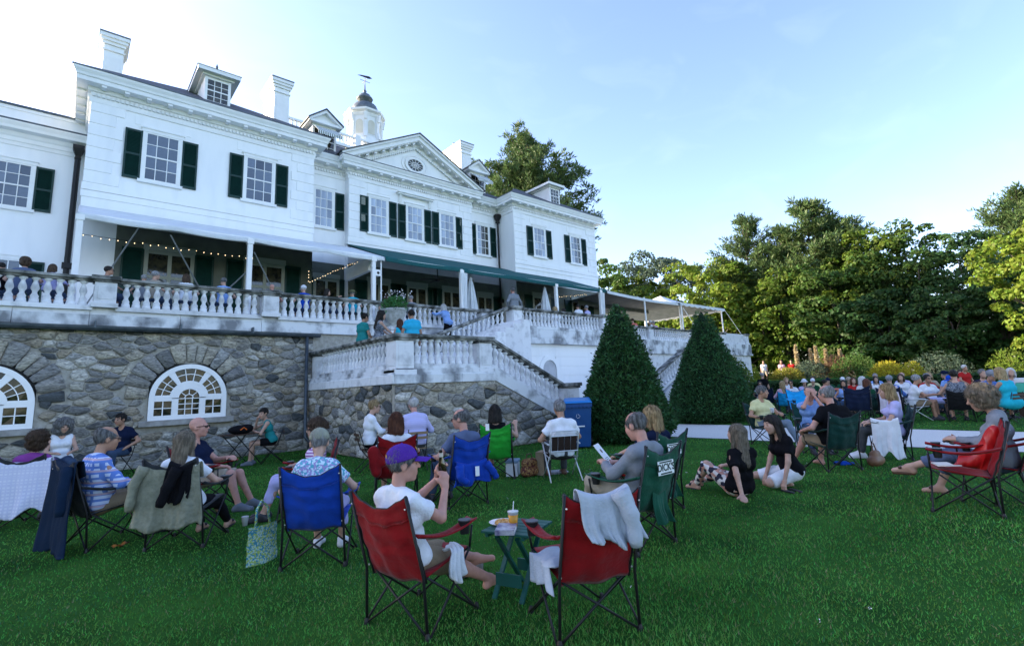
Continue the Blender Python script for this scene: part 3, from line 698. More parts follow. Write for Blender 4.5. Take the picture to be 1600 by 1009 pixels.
# ------------------------------------------------------------------ staircase
stair = thing('garden_staircase', 'double marble garden staircase with balustrades and fieldstone base', 'staircase', (9, 11.1, 0))
XL, YF, ZL = 5.95, 11.1, 2.22
c = MB(); c.box(XL, YF, -.1, 9.1, YM-.005, 1.86)
c.prism([(9.1,-.1),(12.9,-.1),(12.9,.25),(9.1,1.86)], 1, YF+.002, 13.2); c.build('core_wall', MORTAR, stair)
c = MB(); c.box(XL-.04, YF-.04, 1.90, 9.05, YM-.006, ZL-.1); c.box(XL, YF, ZL-.1, 9.05, YM-.006, ZL); c.build('landing_floor', MARBLE, stair)
c = MB(); c.prism([(9.05,1.865),(9.05,ZL-.02),(12.4,.62),(12.4,.30)], 1, YF-.05, YF+.32); c.build('lower_string', MARBLE, stair)
for x0, x1 in ((5.9,6.7),(6.7,7.9),(7.9,9.05)): MB().box(x0+.004, YF-.08, 1.845, x1-.004, YF+.02, 2.07).build('marble_block', MARBLE, stair, bevel=.012)
for y0, y1 in ((11.03,12.3),(12.3,13.7),(13.7,15.2),(15.2,16.78)): MB().box(XL-.08, y0+.004, 1.845, XL+.02, y1-.004, 2.07).build('marble_block', MARBLE2, stair, bevel=.012)
for i in range(12):      # lower steps
    z = ZL-(i+1)*.165
    if z > .1: MB().box(9.05+i*.32, YF+.33, z-.165, 9.05+(i+1)*.32+.03, 13.2, z).build('step', MARBLE2, stair)
for i in range(11):      # upper steps
    z = ZL+(i+1)*.18; MB().box(8.6+i*.42, 13.9, ZL-.5, 8.6+(i+1)*.42, YM-.16, min(z, ZT-.01)).build('step', MARBLE2, stair)
rubble(stair, [(XL,0),(9.1,0),(9.1,1.85),(XL,1.85)], .40, 5, lambda u, v: ((u, YF, v), 0))
rubble(stair, [(9.1,0),(12.3,0),(12.3,.40),(9.1,1.80)], .36, 6, lambda u, v: ((u, YF, v), 0))
rubble(stair, [(0,0),(5.6,0),(5.6,1.85),(0,1.85)], .40, 8, lambda u, v: ((XL, YM-u, v), R(-90)))
zp = 2.33
pier(stair, XL+.30, YF+.25, 2.07, 3.03, .50, .50); pier(stair, 8.82, YF+.25, 2.07, 3.03, .44, .44); pier(stair, XL+.25, YM-.35, 2.07, 3.03, .44)
rail(stair, (XL+.55, YF+.2, zp), (8.6, YF+.2, zp), ends=(.08,.08)); rail(stair, (XL+.2, YF+.5, zp), (XL+.2, YM-.57, zp), ends=(.08,.08))
rail(stair, (9.04, YF+.2, 2.33), (11.98, YF+.2, .94), 13, ends=(.12,.12), base_mat=MARBLE)
pier(stair, 12.3, YF+.25, .55, 1.66, .56, .56); MB().box(11.9, YF-.1, .5, 12.75, YF+.6, .62).build('pier_base', COPING, stair)
rail(stair, (9.1, 15.62, 2.62), (13.55, 15.62, 4.20), 17, ends=(.15,.15))
c = MB(); c.prism([(8.7,2.2),(8.7,2.35),(13.5,4.12),(13.75,4.12),(13.75,3.5),(12.1,3.3)], 1, 15.46, 15.8); c.build('upper_string', MARBLE, stair)
# centre wall with niche, right hand side
c = MB(); c.box(12.1, 15.60, -.1, 20.0, 17, 3.46)
nw = c.build('centre_wall', WHITE, stair)
for z in np.arange(.4, 3.4, .42):
    for x0, x1 in ((12.1,15.40),(16.3,20.0))+(((15.40,16.3),) if z > 2.9 else ()): MB().box(x0+.001, 15.575, z+.012, x1-.001, 15.605, z+.408).build('rusticated_course', WHITE, stair)
c = MB(); sector(c, 15.85, 2.35, .42, .62, 0, math.pi, 15.53, 15.61, 16); c.box(15.23, 15.53, .4, 15.43, 15.61, 2.35).box(16.27, 15.53, .4, 16.47, 15.61, 2.35); c.build('niche_surround', WHITE, stair)
c = MB(); c.grid(lambda u, v: (15.85-.42*math.cos(math.pi*u)*(1 if v < .8 else math.cos((v-.8)/.2*math.pi/2)), 15.6-.012-.0*u, .4+1.95*min(v/.8,1)+.42*max(0,math.sin((v-.8)/.2*math.pi/2) if v > .8 else 0)), 14, 16)
c.build('niche', mat('grey_niche', (.42,.43,.46), (.5,.51,.54), scale=3), stair)
c = MB(); c.box(13.75, 15.35, 3.46, 20.05, 15.9, 3.72); c.build('string_course', MARBLE, stair, bevel=.01)
for x0 in np.arange(13.75, 19.9, 1.25): MB().box(x0+.004, 15.42, 3.73, min(x0+1.246,20.04), 15.8, 4.08).build('marble_block', MARBLE, stair, bevel=.01)
pier(stair, 13.95, 15.6, 4.10, 4.95, .48); pier(stair, 19.8, 15.6, 4.10, 4.95, .44); rail(stair, (14.2,15.6,4.21),(19.58,15.6,4.21), ends=(.1,.1)); rail(stair, (19.8,15.85,4.21),(19.8,17.4,4.21), ends=(.1,.1))
# right hand flight
c = MB(); c.box(21.9, 12.4, -.1, 25.2, 17.4, ZL); c.prism([(21.9,-.1),(17.9,-.1),(17.9,.2),(21.9,ZL)][::-1], 1, 12.4, 14.4); c.build('right_core_wall', MARBLE2, stair)
pier(stair, 22.1, 12.6, 2.07, 3.03, .44); rail(stair, (18.7,12.6,.9),(21.88,12.6,zp), 13, ends=(.12,.12)); rail(stair, (22.3,12.6,zp),(25.2,12.6,zp), ends=(.1,.1)); pier(stair, 18.4, 12.6, .5, 1.66, .5)
MB().box(18.05,12.25,-.05,18.75,12.95,.52).build('pier_base', MARBLE2, stair)
bal2 = thing('balustrade', 'far marble balustrade of the terrace beneath the white marquee', 'balustrade', (30, 17.6, 4.17))
ps = [20.6, 26.8, 31.7, 36.1, 39.9]
for x in ps: pier(bal2, x, 17.6, 4.165, 4.95, .60 if x > 30 else .46, .40)
for i, (a, b) in enumerate(zip(ps[:-1], ps[1:])):
    if i < 3: rail(bal2, (a+.23, 17.6, 4.21), (b-.23, 17.6, 4.21), ends=(.1,.1), base_mat=MARBLE2)
    else: MB().box(a, 17.45, 4.165, b, 17.75, 4.95).build('parapet_panel', MARBLE2, bal2)
c = MB(); c.box(20.05, 17.32, 3.4, 40.3, 17.4, 4.15); c.box(20.05, 17.28, 3.3, 40.4, 17.4, 3.42); c.build('base_course', MARBLE, bal2)

# ------------------------------------------------------------------ porch canopies
CANVAS = mat('white_canvas', (.74,.77,.78), (.66,.68,.70), scale=2.5, rough=.7, trans=.06)
UNDER = mat('shade_grey_lining', (.085,.095,.088), (.12,.13,.122), scale=2.5, rough=.85)  # lining grey darkened so the shade under the canopies sits in the colour
TEAL = mat('green_canvas', (.005,.075,.080), (.007,.095,.095), scale=2.5, rough=.75)
def canopy(name, label, x0, x1, yw, zw, yf, zf, top, under, val, sag=.06, nb=4):
    t = thing(name, label, 'awning', ((x0+x1)/2, yf, ZT))
    fn = lambda dz: (lambda u, v: (x0+(x1-x0)*u, yw+(yf-yw)*v, zw+(zf-zw)*v - sag*abs(math.sin(math.pi*u*nb))*v*v - dz))
    b = MB(); b.grid(fn(0), 40, 8); b.build('canvas_top', top, t, smooth=True, thick=.006)
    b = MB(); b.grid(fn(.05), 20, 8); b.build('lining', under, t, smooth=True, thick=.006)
    b = MB(); b.grid(lambda u, v: (x0+(x1-x0)*u, yf-.012-.02*math.sin(u*90)*v*.5, zf - sag*abs(math.sin(math.pi*u*nb)) - val*v), 90, 3); b.build('valance', top, t, smooth=True, thick=.006)
    b = MB(); b.bar((x0,yf+.04,zf-.03),(x1,yf+.04,zf-.03), .05, .05); b.build('front_bar', TRIM, t)
    return t
aw1 = canopy('white_awning', 'long white canvas awning over the left half of the terrace', -.12, 9.25, 20.96, 8.16, 18.0, 7.05, CANVAS, UNDER, .16)
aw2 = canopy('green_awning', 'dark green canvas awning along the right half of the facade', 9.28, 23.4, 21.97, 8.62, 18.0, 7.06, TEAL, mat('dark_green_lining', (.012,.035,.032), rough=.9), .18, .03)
cb_ = MB(); cb_.box(19.05, 18.5, 7.25, 23.3, 20.9, 7.3); 
for x, lab in ((4.33,'white porch post below the white awning'),(8.80,'paired white porch post where white and green awnings meet'),(13.05,'white post with a tied curtain beside a closed parasol'),(19.2,'slim white porch post behind the upper stair balustrade'),(22.9,'white post at the right end of the green awning'),(-.05,'white corner post of the awning by the dark downpipe')):
    t = thing('porch_post', lab, 'post', (x, 18.06, ZT), 0, 'porch posts')
    MB().box(-.075,-.075,0,.075,.075,2.82).build('shaft', TRIM, t, off=(0,0,0), bevel=.006); MB().box(-.11,-.11,0,.11,.11,.12).build('base', TRIM, t, off=(0,0,0)); MB().box(-.10,-.10,2.62,.10,.10,2.78).build('capital', TRIM, t, off=(0,0,0))
    if x in (13.05, 22.9):
        b = MB(); b.grid(lambda u, v: (.12+(.13+.10*abs(v-.45)**1.0)*math.cos(u*6.283)*(1+.18*math.sin(u*44)), (.10+.06*abs(v-.45))*math.sin(u*6.283)*(1+.18*math.sin(u*44)), 2.6*v+.05), 44, 12)
        b.build('curtain', CANVAS, t, off=(0,0,0), smooth=True)
t = thing('speaker', 'small white box speaker clamped to the porch pole', 'speaker', (9.12, 18.1, ZT)); MB().box(-.24,-.1,2.05,-.04,.08,2.3).build('box', TRIM, t, off=(0,0,0)); MB().tube([(.03,0,0),(.03,0,2.75)], .03, 8).build('pole', TRIM, t, off=(0,0,0)); b = MB(); b.lathe([(.06,0),(.05,.01),(.001,.012)], n=12); inst('cone', b.mesh('cone', BLACK), t, (-.14,-.1,2.17), (R(90),0,0))
GREYCAN = mat('pale_grey_canvas', (.50,.53,.55), (.62,.65,.66), scale=3, rough=.8)
for x, y, lab in ((13.75,18.3,'closed pale grey parasol beside the curtained porch post'),(18.6,18.3,'closed pale grey parasol right of the man in the suit')):
    t = thing('closed_parasol', lab, 'parasol', (x, y, ZT), 0, 'closed parasols on the terrace')
    b = MB(); b.grid(lambda u, v: ((.06+.26*(1-v)**.8 if v > .04 else .3)*(1+.16*math.sin(u*6.283*8))*math.cos(u*6.283), (.06+.26*(1-v)**.8 if v > .04 else .3)*(1+.16*math.sin(u*6.283*8))*math.sin(u*6.283), .75+1.72*v), 64, 10); b.build('folded_canopy', GREYCAN, t, off=(0,0,0), smooth=True)
    MB().tube([(0,0,0),(0,0,2.6)], .025, 8).build('pole', LEAD, t, off=(0,0,0)); MB().lathe([(.07,2.45),(.09,2.5),(.05,2.58),(.01,2.66)], n=10).build('top_cap', GREYCAN, t, off=(0,0,0), smooth=True); MB().lathe([(.25,0),(.25,.05),(.05,.09)], n=16).build('foot', LEAD, t, off=(0,0,0))
# tension cables and struts under the white awning
b = MB()
for a, c_ in (((.3,20.9,4.9),(1.3,18.2,6.9)),((4.0,20.9,4.6),(2.1,18.2,6.8)),((3.2,20.9,4.4),(4.3,18.2,5.9)),((6.6,20.6,4.3),(4.5,18.2,6.6))): MB().tube([a, c_], .025, 6).build('strut', mat('grey_strut', (.22,.24,.24), rough=.5), aw1)
MB().box(8.9,18.7,6.6,9.05,20.9,7.15).build('end_beam', TRIM, aw1)
BULB = bpy.data.materials.new('lit_bulb'); BULB.use_nodes = True; BULB.node_tree.nodes['Principled BSDF'].inputs['Emission Color'].default_value = (1,.72,.38,1); BULB.node_tree.nodes['Principled BSDF'].inputs['Emission Strength'].default_value = 1.2
BM = MB().lathe([(.003,-.016),(.009,-.008),(.011,.0),(.008,.009),(.002,.016)], n=6).mesh('bulb', BULB)
def lights(label, pts, step):
    t = thing('string_lights', label, 'lights', pts[0]); MB().tube(pts, .008, 5).build('wire', BLACK, t)
    P = [np.array(p, float) for p in pts]
    for a, b_ in zip(P[:-1], P[1:]):
        n = int(np.linalg.norm(b_-a)/step)
        for i in range(n): p = a+(b_-a)*(i+.5)/n + np.array([0, random.uniform(-.02,.02), -.03+random.uniform(-.03,.03)]); inst('bulb', BM, t, tuple(p-P[0]))
lights('string of warm lights along the beam under the white awning', [(-.05,19,6.68),(2.4,19,6.62),(4.76,19,6.62)], .20)
lights('string of warm lights rising to the awning corner', [(6.62,19,6.45),(6.62,19,5.95),(7.6,19,6.5),(8.6,19,7.02)], .11)
lights('string of warm lights under the right end of the green awning', [(19.6,18.6,6.42),(21,18.6,6.62),(22.4,18.6,6.85)], .16)
t = thing('ceiling_fan', 'dark four-bladed ceiling fan hanging under the green awning', 'fan', (12.6, 19.3, 6.75))
MB().lathe([(.03,.75),(.03,.1),(.12,.06),(.12,-.06),(.05,-.1)], n=12).build('motor', BLACK, t, off=(0,0,0))
for k in range(5):
    b = MB(); b.box(.1,-.07,-.01,.8,.07,.01); inst('blade', b.mesh('blade', BLACK), t, (0,0,0), (R(8),0,k*2*math.pi/5+.2))
# ------------------------------------------------------------------ marquee beyond the house
mq = thing('white_marquee', 'white marquee with scalloped edge beyond the right wing', 'tent', (31, 18.0, ZT))
def roofq(b, x0, x1, y0, y1, z0, px, py, pz):
    for A, B in (((x0,y0),(x1,y0)),((x1,y0),(x1,y1)),((x1,y1),(x0,y1)),((x0,y1),(x0,y0))):
        b.grid(lambda u, v: ((A[0]+(B[0]-A[0])*u)*(1-v)+px*v, (A[1]+(B[1]-A[1])*u)*(1-v)+py*v, z0*(1-v)+pz*v-.25*math.sin(math.pi*v)*(1-.2*abs(2*u-1))), 12, 8)
b = MB(); b.grid(lambda u, v: (23.5+9*u, 18.0+4.5*v, 7.03-.15*v-.1*math.sin(math.pi*u)-.12*u), 12, 6); b.build('flat_canopy', CANVAS, mq, smooth=True, thick=.01)
b = MB(); roofq(b, 31.2, 38.0, 18.0, 25.0, 6.95, 34.6, 21.4, 8.25); b.build('peaked_canopy', CANVAS, mq, smooth=True, thick=.01)
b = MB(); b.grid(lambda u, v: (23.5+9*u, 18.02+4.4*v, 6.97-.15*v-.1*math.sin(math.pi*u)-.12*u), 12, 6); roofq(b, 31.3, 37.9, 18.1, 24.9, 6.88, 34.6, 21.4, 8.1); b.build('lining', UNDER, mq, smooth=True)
b = MB(); b.grid(lambda u, v: (23.5+8*u, 17.99, 7.02-.1*math.sin(math.pi*u)-.12*u-.16*v), 20, 1); b.grid(lambda u, v: (31.2+6.8*u, 17.99, 6.96-v*(.16+.07*abs(math.sin(u*math.pi*9)))), 72, 1); b.grid(lambda u, v: (38.01, 18+7*u, 6.96-v*(.16+.07*abs(math.sin(u*math.pi*9)))), 72, 1); b.build('scalloped_valance', CANVAS, mq, thick=.01)
for x, y in ((27.3,18.05),(31.7,18.05),(32.2,18.5),(37.5,18.05),(37.5,24.9),(31.3,24.9),(27.3,22.3)): MB().tube([(x,y,ZT),(x,y,6.95)], .055, 8).build('pole', TRIM, mq)
MB().tube([(38,18.02,6.9),(39.8,17.7,4.95)], .02, 5).build('guy_rope', CANVAS, mq); MB().tube([(31.9,18.02,6.6),(33.1,17.7,4.95)], .025, 5).build('guy_rope', CANVAS, mq)
MB().bar((23.6,20.4,6.7),(31.2,20.4,6.6), .1, .25).build('beam', UNDER, mq); MB().bar((27.3,18.05,6.85),(27.3,22.3,6.85), .08, .08).build('beam', UNDER, mq)
# flower urn on pedestal at the landing
t = thing('flower_urn', 'weathered stone urn full of green leaves and white flowers on the stair landing', 'urn', (8.75, 16.25, ZL))
MB().box(-.30,-.30,0,.30,.30,1.62).build('pedestal', MARBLE2, t, off=(0,0,0), bevel=.01); MB().box(-.36,-.36,1.62,.36,.36,1.74).build('pedestal_cap', MARBLE, t, off=(0,0,0), bevel=.01)
MB().lathe([(.20,1.74),(.22,1.80),(.14,1.86),(.24,1.95),(.36,2.15),(.40,2.33),(.44,2.36),(.44,2.41),(.34,2.40),(.30,2.30)], n=20).build('urn_bowl', mat('mossy_urn_stone', (.30,.31,.28), (.46,.47,.46), scale=8, rough=.9, bump=.3), t, off=(0,0,0), smooth=True)
def leafcloud(P, Nn, size, rg, asp=2.0, up=.3, droop=0.):
    n = len(P); d = rg.normal(size=(n,3)); d[:,2] += up; d += Nn*.8; d /= np.linalg.norm(d, axis=1, keepdims=True)
    s = np.cross(d, rg.normal(size=(n,3))); s /= np.linalg.norm(s, axis=1, keepdims=True)
    L_ = size*rg.uniform(.65,1.35,(n,1)); w = L_/asp/2
    V = np.stack([P, P+d*L_*.5+s*w, P+d*L_, P+d*L_*.5-s*w], 1).reshape(-1,3)
    return V, np.arange(n*4, dtype=np.int32).reshape(-1,4)
def leafshell(P, Nn, size, rg, asp=1.5, rnd=.55):      # leaf blades lying across the outward direction Nn
    n = len(P); nn = Nn/(np.linalg.norm(Nn, axis=1, keepdims=True)+1e-9)+rg.normal(size=(n,3))*rnd; nn /= np.linalg.norm(nn, axis=1, keepdims=True)
    d = np.cross(nn, rg.normal(size=(n,3))); d /= np.linalg.norm(d, axis=1, keepdims=True); s = np.cross(nn, d); L_ = size*rg.uniform(.65,1.35,(n,1)); w = L_/asp/2
    V = np.stack([P-d*L_*.5, P+s*w-d*L_*.05, P+d*L_*.5-nn*L_*.12, P-s*w-d*L_*.05], 1).reshape(-1,3)
    return V, np.arange(n*4, dtype=np.int32).reshape(-1,4)
rg = np.random.default_rng(5); a = rg.normal(size=(900,3)); a /= np.linalg.norm(a, axis=1, keepdims=True); P = a*rg.uniform(.2,1,(900,1))**.5*np.array([.44,.44,.34])+np.array([0,0,2.52]); P[:,2] = np.maximum(P[:,2], 2.36-.4*np.maximum(np.hypot(P[:,0],P[:,1])-.4,0))
FOL = mat('urn_foliage', (.03,.12,.03), (.06,.2,.05), scale=6, rough=.6, trans=.25, islands=.4)
V, Fc = leafcloud(P, a, .13, rg, 3.); inst('foliage', mesh_from('foliage', V, Fc, FOL), t)
a = rg.normal(size=(60,3)); P = a*np.array([.22,.22,.08])+np.array([.1,0,2.95]); V, Fc = leafcloud(P, a, .05, rg, 1.); inst('flowers', mesh_from('flowers', V, Fc, mat('white_petals', (.8,.78,.8), rough=.7)), t)
# ------------------------------------------------------------------ bodies: implicit surfaces meshed with surface nets
def _rot(ax, a):
    c, s = math.cos(a), math.sin(a)
    return np.array({'x': [[1,0,0],[0,c,-s],[0,s,c]], 'y': [[c,0,s],[0,1,0],[-s,0,c]], 'z': [[c,-s,0],[s,c,0],[0,0,1]]}[ax])
A3 = lambda *p: np.array(p, float)
HS = 1.09
def cap0(a, b, ra, rb=None, flat=False): return ('c', np.array(a, float), np.array(b, float), ra, ra if rb is None else rb, flat)
def ell0(c, r, M=None): return ('e', np.array(c, float), np.array(r, float), np.eye(3) if M is None else M)
cap, ell = cap0, ell0
def _axis(lo, hi, h, ivs, hf):
    out = [lo]
    while out[-1] < hi:
        x = out[-1]; st = h
        for a, b in ivs:
            if a-1e-6 <= x < b: st = hf; break
            if x < a < x+h: st = min(st, max(a-x, hf*.6))
        out.append(x+st)
    return np.array(out)
def field(prims, h, k, subs=(), ksub=.012, refine=None):
    lo = np.full(3, 1e9); hi = -lo; bbs = []
    for p in prims:
        if p[0] == 'c':
            r = max(p[3], p[4])+.01; a = np.minimum(p[1], p[2])-r; b = np.maximum(p[1], p[2])+r
        else: r = p[2].max(); a = p[1]-r; b = p[1]+r
        bbs.append((a, b)); lo = np.minimum(lo, a); hi = np.maximum(hi, b)
    lo -= 3*h; hi += 3*h; bx_, hf_ = refine or ((), h)
    ax = [_axis(lo[i], hi[i], h, sorted((c_[i]-r_, c_[i]+r_) for c_, r_ in bx_), hf_) for i in range(3)]; n = np.array([len(q) for q in ax])
    D = np.full(n, .25, np.float32)
    def block(a, b, m_):
        i0 = np.array([max(np.searchsorted(ax[i], a[i]-m_)-1, 0) for i in range(3)]); i1 = np.array([min(np.searchsorted(ax[i], b[i]+m_)+1, n[i]) for i in range(3)])
        if (i1 <= i0).any(): return None, None
        sl = tuple(slice(i0[i], i1[i]) for i in range(3))
        X = ax[0][sl[0]].astype(np.float32)[:,None,None]; Y = ax[1][sl[1]].astype(np.float32)[None,:,None]; Z = ax[2][sl[2]].astype(np.float32)[None,None,:]
        return sl, (X, Y, Z)
    def ev(p, G_):
        X, Y, Z = G_
        if p[0] == 'c':
            a, b = p[1], p[2]; d = b-a; L2 = max(float(d@d), 1e-9)
            if p[5]: bb = b + d/np.sqrt(L2)*.06; dd = bb-a; L22 = float(dd@dd)
            else: dd, L22 = d, L2
            x, y, z = X-a[0], Y-a[1], Z-a[2]
            t = np.clip((x*dd[0]+y*dd[1]+z*dd[2])/L22, 0, 1)
            q = np.sqrt((x-t*dd[0])**2+(y-t*dd[1])**2+(z-t*dd[2])**2)-(p[3]+(p[4]-p[3])*t)
            if p[5]: q = np.maximum(q, (x*d[0]+y*d[1]+z*d[2])/np.sqrt(L2)-np.sqrt(L2))
            return q
        c, r, M = p[1], p[2], p[3]; x, y, z = X-c[0], Y-c[1], Z-c[2]
        u = [M[0,i]*x+M[1,i]*y+M[2,i]*z for i in range(3)]
        k0 = np.sqrt((u[0]/r[0])**2+(u[1]/r[1])**2+(u[2]/r[2])**2); k1 = np.sqrt((u[0]/r[0]**2)**2+(u[1]/r[1]**2)**2+(u[2]/r[2]**2)**2)
        return k0*(k0-1)/np.maximum(k1, 1e-6)
    for p, (a, b) in zip(prims, bbs):
        sl, G_ = block(a, b, k+2*h)
        if sl is None: continue
        q = ev(p, G_); o = D[sl]; hh = np.maximum(k-np.abs(o-q), 0)/k; D[sl] = np.minimum(o, q)-hh*hh*k/4
    for p in subs:
        if p[0] == 'pl':
            X, Y, Z = ax[0][:,None,None], ax[1][None,:,None], ax[2][None,None,:]; q = (X-p[1][0])*p[2][0]+(Y-p[1][1])*p[2][1]+(Z-p[1][2])*p[2][2]
            D = np.maximum(D, q.astype(np.float32)); continue
        r = max(p[3], p[4]) if p[0] == 'c' else p[2].max()
        a, b = (np.minimum(p[1], p[2])-r, np.maximum(p[1], p[2])+r) if p[0] == 'c' else (p[1]-r, p[1]+r)
        sl, G_ = block(a, b, ksub+h)
        if sl is None: continue
        q = -ev(p, G_); o = D[sl]; hh = np.maximum(ksub-np.abs(o-q), 0)/ksub; D[sl] = np.maximum(o, q)+hh*hh*ksub/4
    return D, ax, h
def nets(D, ax, h):
    n = np.array(D.shape); I = D < 0
    cnt = np.zeros(n-1, np.int8)
    for dx in (0,1):
        for dy in (0,1):
            for dz in (0,1): cnt += I[dx:n[0]-1+dx, dy:n[1]-1+dy, dz:n[2]-1+dz]
    act = np.argwhere((cnt > 0) & (cnt < 8)); idx = np.full(n-1, -1, np.int32); idx[tuple(act.T)] = np.arange(len(act))
    P = np.zeros((len(act), 3)); C_ = np.zeros(len(act)); co = [(a, b, c) for a in (0,1) for b in (0,1) for c in (0,1)]
    vals = {c: D[tuple((act+np.array(c)).T)] for c in co}
    for c in co:
        for a in range(3):
            if c[a] == 0:
                e = list(c); e[a] = 1; e = tuple(e); s0, s1 = vals[c], vals[e]; mk = (s0 < 0) != (s1 < 0)
                t = s0[mk]/(s0[mk]-s1[mk]); q = np.tile(np.array(c, float), (mk.sum(), 1)); q[:,a] = t; P[mk] += q; C_[mk] += 1
    P /= C_[:,None]; V = np.stack([ax[i][act[:,i]]+P[:,i]*(ax[i][act[:,i]+1]-ax[i][act[:,i]]) for i in range(3)], 1); Q = []
    for a in range(3):
        b, c = (a+1) % 3, (a+2) % 3
        sl0 = [slice(1, None)]*3; sl0[a] = slice(0, -1); sl1 = [slice(1, None)]*3; sl1[a] = slice(1, None)
        i0, i1 = I[tuple(sl0)], I[tuple(sl1)]; e = np.argwhere(i0 != i1); 
        if not len(e): continue
        sg = i0[tuple(e.T)]; e[:,b] += 1; e[:,c] += 1
        ok = (e[:,b] < n[b]-1) & (e[:,c] < n[c]-1); e = e[ok]; sg = sg[ok]
        def at(db, dc): q = e.copy(); q[:,b] -= db; q[:,c] -= dc; return idx[tuple(q.T)]
        q = np.stack([at(1,1), at(0,1), at(0,0), at(1,0)], 1); q[~sg] = q[~sg][:,::-1]; Q.append(q)
    return V, np.concatenate(Q)
def blob(name, prims, h, k, mats, parent, s=1., subs=(), noise=None, seed=1, classify=None, ksub=.012, ridged=False, strand=None, fuzz=None, fuzz_n=1600, refine=None):
    D, lo, hh = field(prims, h, k, subs, ksub, refine); V, Q = nets(D, lo, hh)
    if noise:
        a = V[Q[:,1]]-V[Q[:,0]]; b = V[Q[:,2]]-V[Q[:,0]]; fn = np.cross(a, b); N_ = np.zeros_like(V)
        for i in range(4): np.add.at(N_, Q[:,i], fn)
        N_ /= np.linalg.norm(N_, axis=1, keepdims=True)+1e-9
        for q_, (amp, fr) in enumerate(noise):
            w_ = wob(V*np.array([1,1,.6]), fr, seed+q_*7); V = V+N_*(amp*((1.1-2.2*np.abs(w_).clip(0,1)**.7) if ridged and q_ == 0 else w_))[:,None]
    if strand is not None and noise:
        u = (V-strand[0])@strand[1]; an = np.arctan2(u[:,0], -u[:,1]+.015); V = V+N_*(.0045*np.abs(np.sin(an*17+1.6*wob(V, 14, seed)+u[:,2]*4))-.002)[:,None]
    if fuzz is not None:
        hc_, H_, wild, hm_ = fuzz; g = np.random.default_rng(seed); nn = int(fuzz_n); i = g.integers(0, len(V), nn); dn = -H_[:,2]+g.normal(size=(nn,3))*(.25+wild)+H_[:,1]*-.25; dn = dn-N_[i]*((dn*N_[i]).sum(1)[:,None])+N_[i]*g.uniform(.02,.16+wild*.5,(nn,1)); dn /= np.linalg.norm(dn, axis=1, keepdims=True)
        L_ = g.uniform(.02,.055,(nn,1)); p0 = V[i]+N_[i]*.001; sd = np.cross(dn, N_[i])*.0022; fz = np.stack([p0-sd, p0+sd, p0+dn*L_],1).reshape(-1,3)*s
        o = inst('hair_strands', mesh_from('hair_strands', fz, np.arange(3*nn, dtype=np.int32).reshape(-1,3), hm_), parent); o['kind'] = 'stuff'
    mi = classify(V[Q].mean(1)) if classify else None
    me = mesh_from(name, V*s, Q.astype(np.int32), mats, True, mi); return inst(name, me, parent)

SKIN = {k: mat('skin_'+k, c, tuple(v*.82 for v in c), scale=14, rough=.5, spec=.3) for k, c in dict(fair=(.50,.30,.22), tan=(.42,.23,.15), pink=(.52,.27,.21), olive=(.36,.20,.13), brown=(.22,.11,.07)).items()}
EYE = mat('eye_dark', (.03,.025,.02), rough=.25); LIP = mat('lip', (.38,.14,.12), rough=.5)
def hairmat(n, c, c2): return mat('hair_'+n, c, c2, scale=30, rough=.6, spec=.25, bump=.9, bscale=70, stretch=(1.6,1.6,.35), ramp=(.4,.6))
HAIR = dict(brown=hairmat('brown',(.030,.017,.010),(.075,.045,.026)), dark=hairmat('dark',(.008,.007,.006),(.03,.024,.02)), grey=hairmat('grey',(.16,.16,.165),(.34,.34,.35)), white=hairmat('white',(.45,.44,.43),(.62,.61,.60)),
    blond=hairmat('blond',(.20,.13,.06),(.40,.29,.15)), auburn=hairmat('auburn',(.060,.020,.010),(.12,.045,.022)), ash=hairmat('ash',(.11,.09,.065),(.22,.18,.13)), salt=hairmat('salt',(.07,.07,.07),(.20,.20,.20)))
def cloth(n, c, c2=None): return mat('cloth_'+n, c, c2 or tuple(v*.85 for v in c), scale=8, rough=.9, spec=.08, bump=.35, bscale=60)
W_ = cloth('white', (.74,.76,.80)); CL = dict(white=W_, navy=cloth('navy',(.008,.014,.040)), black=cloth('black',(.007,.007,.009)), khaki=cloth('khaki',(.26,.20,.13)), beige=cloth('beige',(.36,.31,.24)), jeans=cloth('jeans',(.05,.08,.14)), ltjeans=cloth('light_jeans',(.20,.26,.34)),
    grey=cloth('grey',(.22,.24,.27)), dkgrey=cloth('dark_grey',(.06,.065,.07)), teal=cloth('teal',(.02,.22,.22)), turq=cloth('turquoise',(.02,.42,.55)), cyan=cloth('cyan',(.03,.40,.62)), blue=cloth('blue',(.10,.20,.52)), ltblue=cloth('light_blue',(.22,.36,.68)), slate=cloth('slate_blue',(.10,.13,.22)), lav=cloth('lavender',(.46,.44,.70)),
    yellow=cloth('pale_yellow',(.66,.62,.32)), orange=cloth('orange',(.75,.16,.03)), red=cloth('red',(.42,.02,.02)), pink=cloth('pink',(.62,.40,.48)), coral=cloth('coral',(.62,.17,.14)), purple=cloth('purple',(.09,.03,.30)), green=cloth('dark_green',(.012,.075,.035)), plum=cloth('plum',(.22,.05,.25)), royal=cloth('royal_blue',(.01,.07,.45)),
    plaid=pattern('cloth_blue_plaid','plaid',(.55,.62,.80),(.12,.22,.56),(.50,.38,.48),scale=5.), stripe=pattern('cloth_pink_stripe','stripes',(.66,.56,.70),(.26,.10,.30),scale=8.), floral=pattern('cloth_teal_floral','print',(.55,.70,.78),(.10,.36,.46),(.34,.28,.52),scale=60.), flowerpants=pattern('cloth_flower_pants','print',(.66,.62,.58),(.03,.03,.05),(.55,.28,.22),scale=20.), check=pattern('cloth_lilac_check','plaid',(.55,.54,.74),(.42,.40,.66),scale=16.), mottle=pattern('cloth_grey_mottle','print',(.12,.14,.17),(.06,.07,.09),(.20,.22,.25),scale=30.))
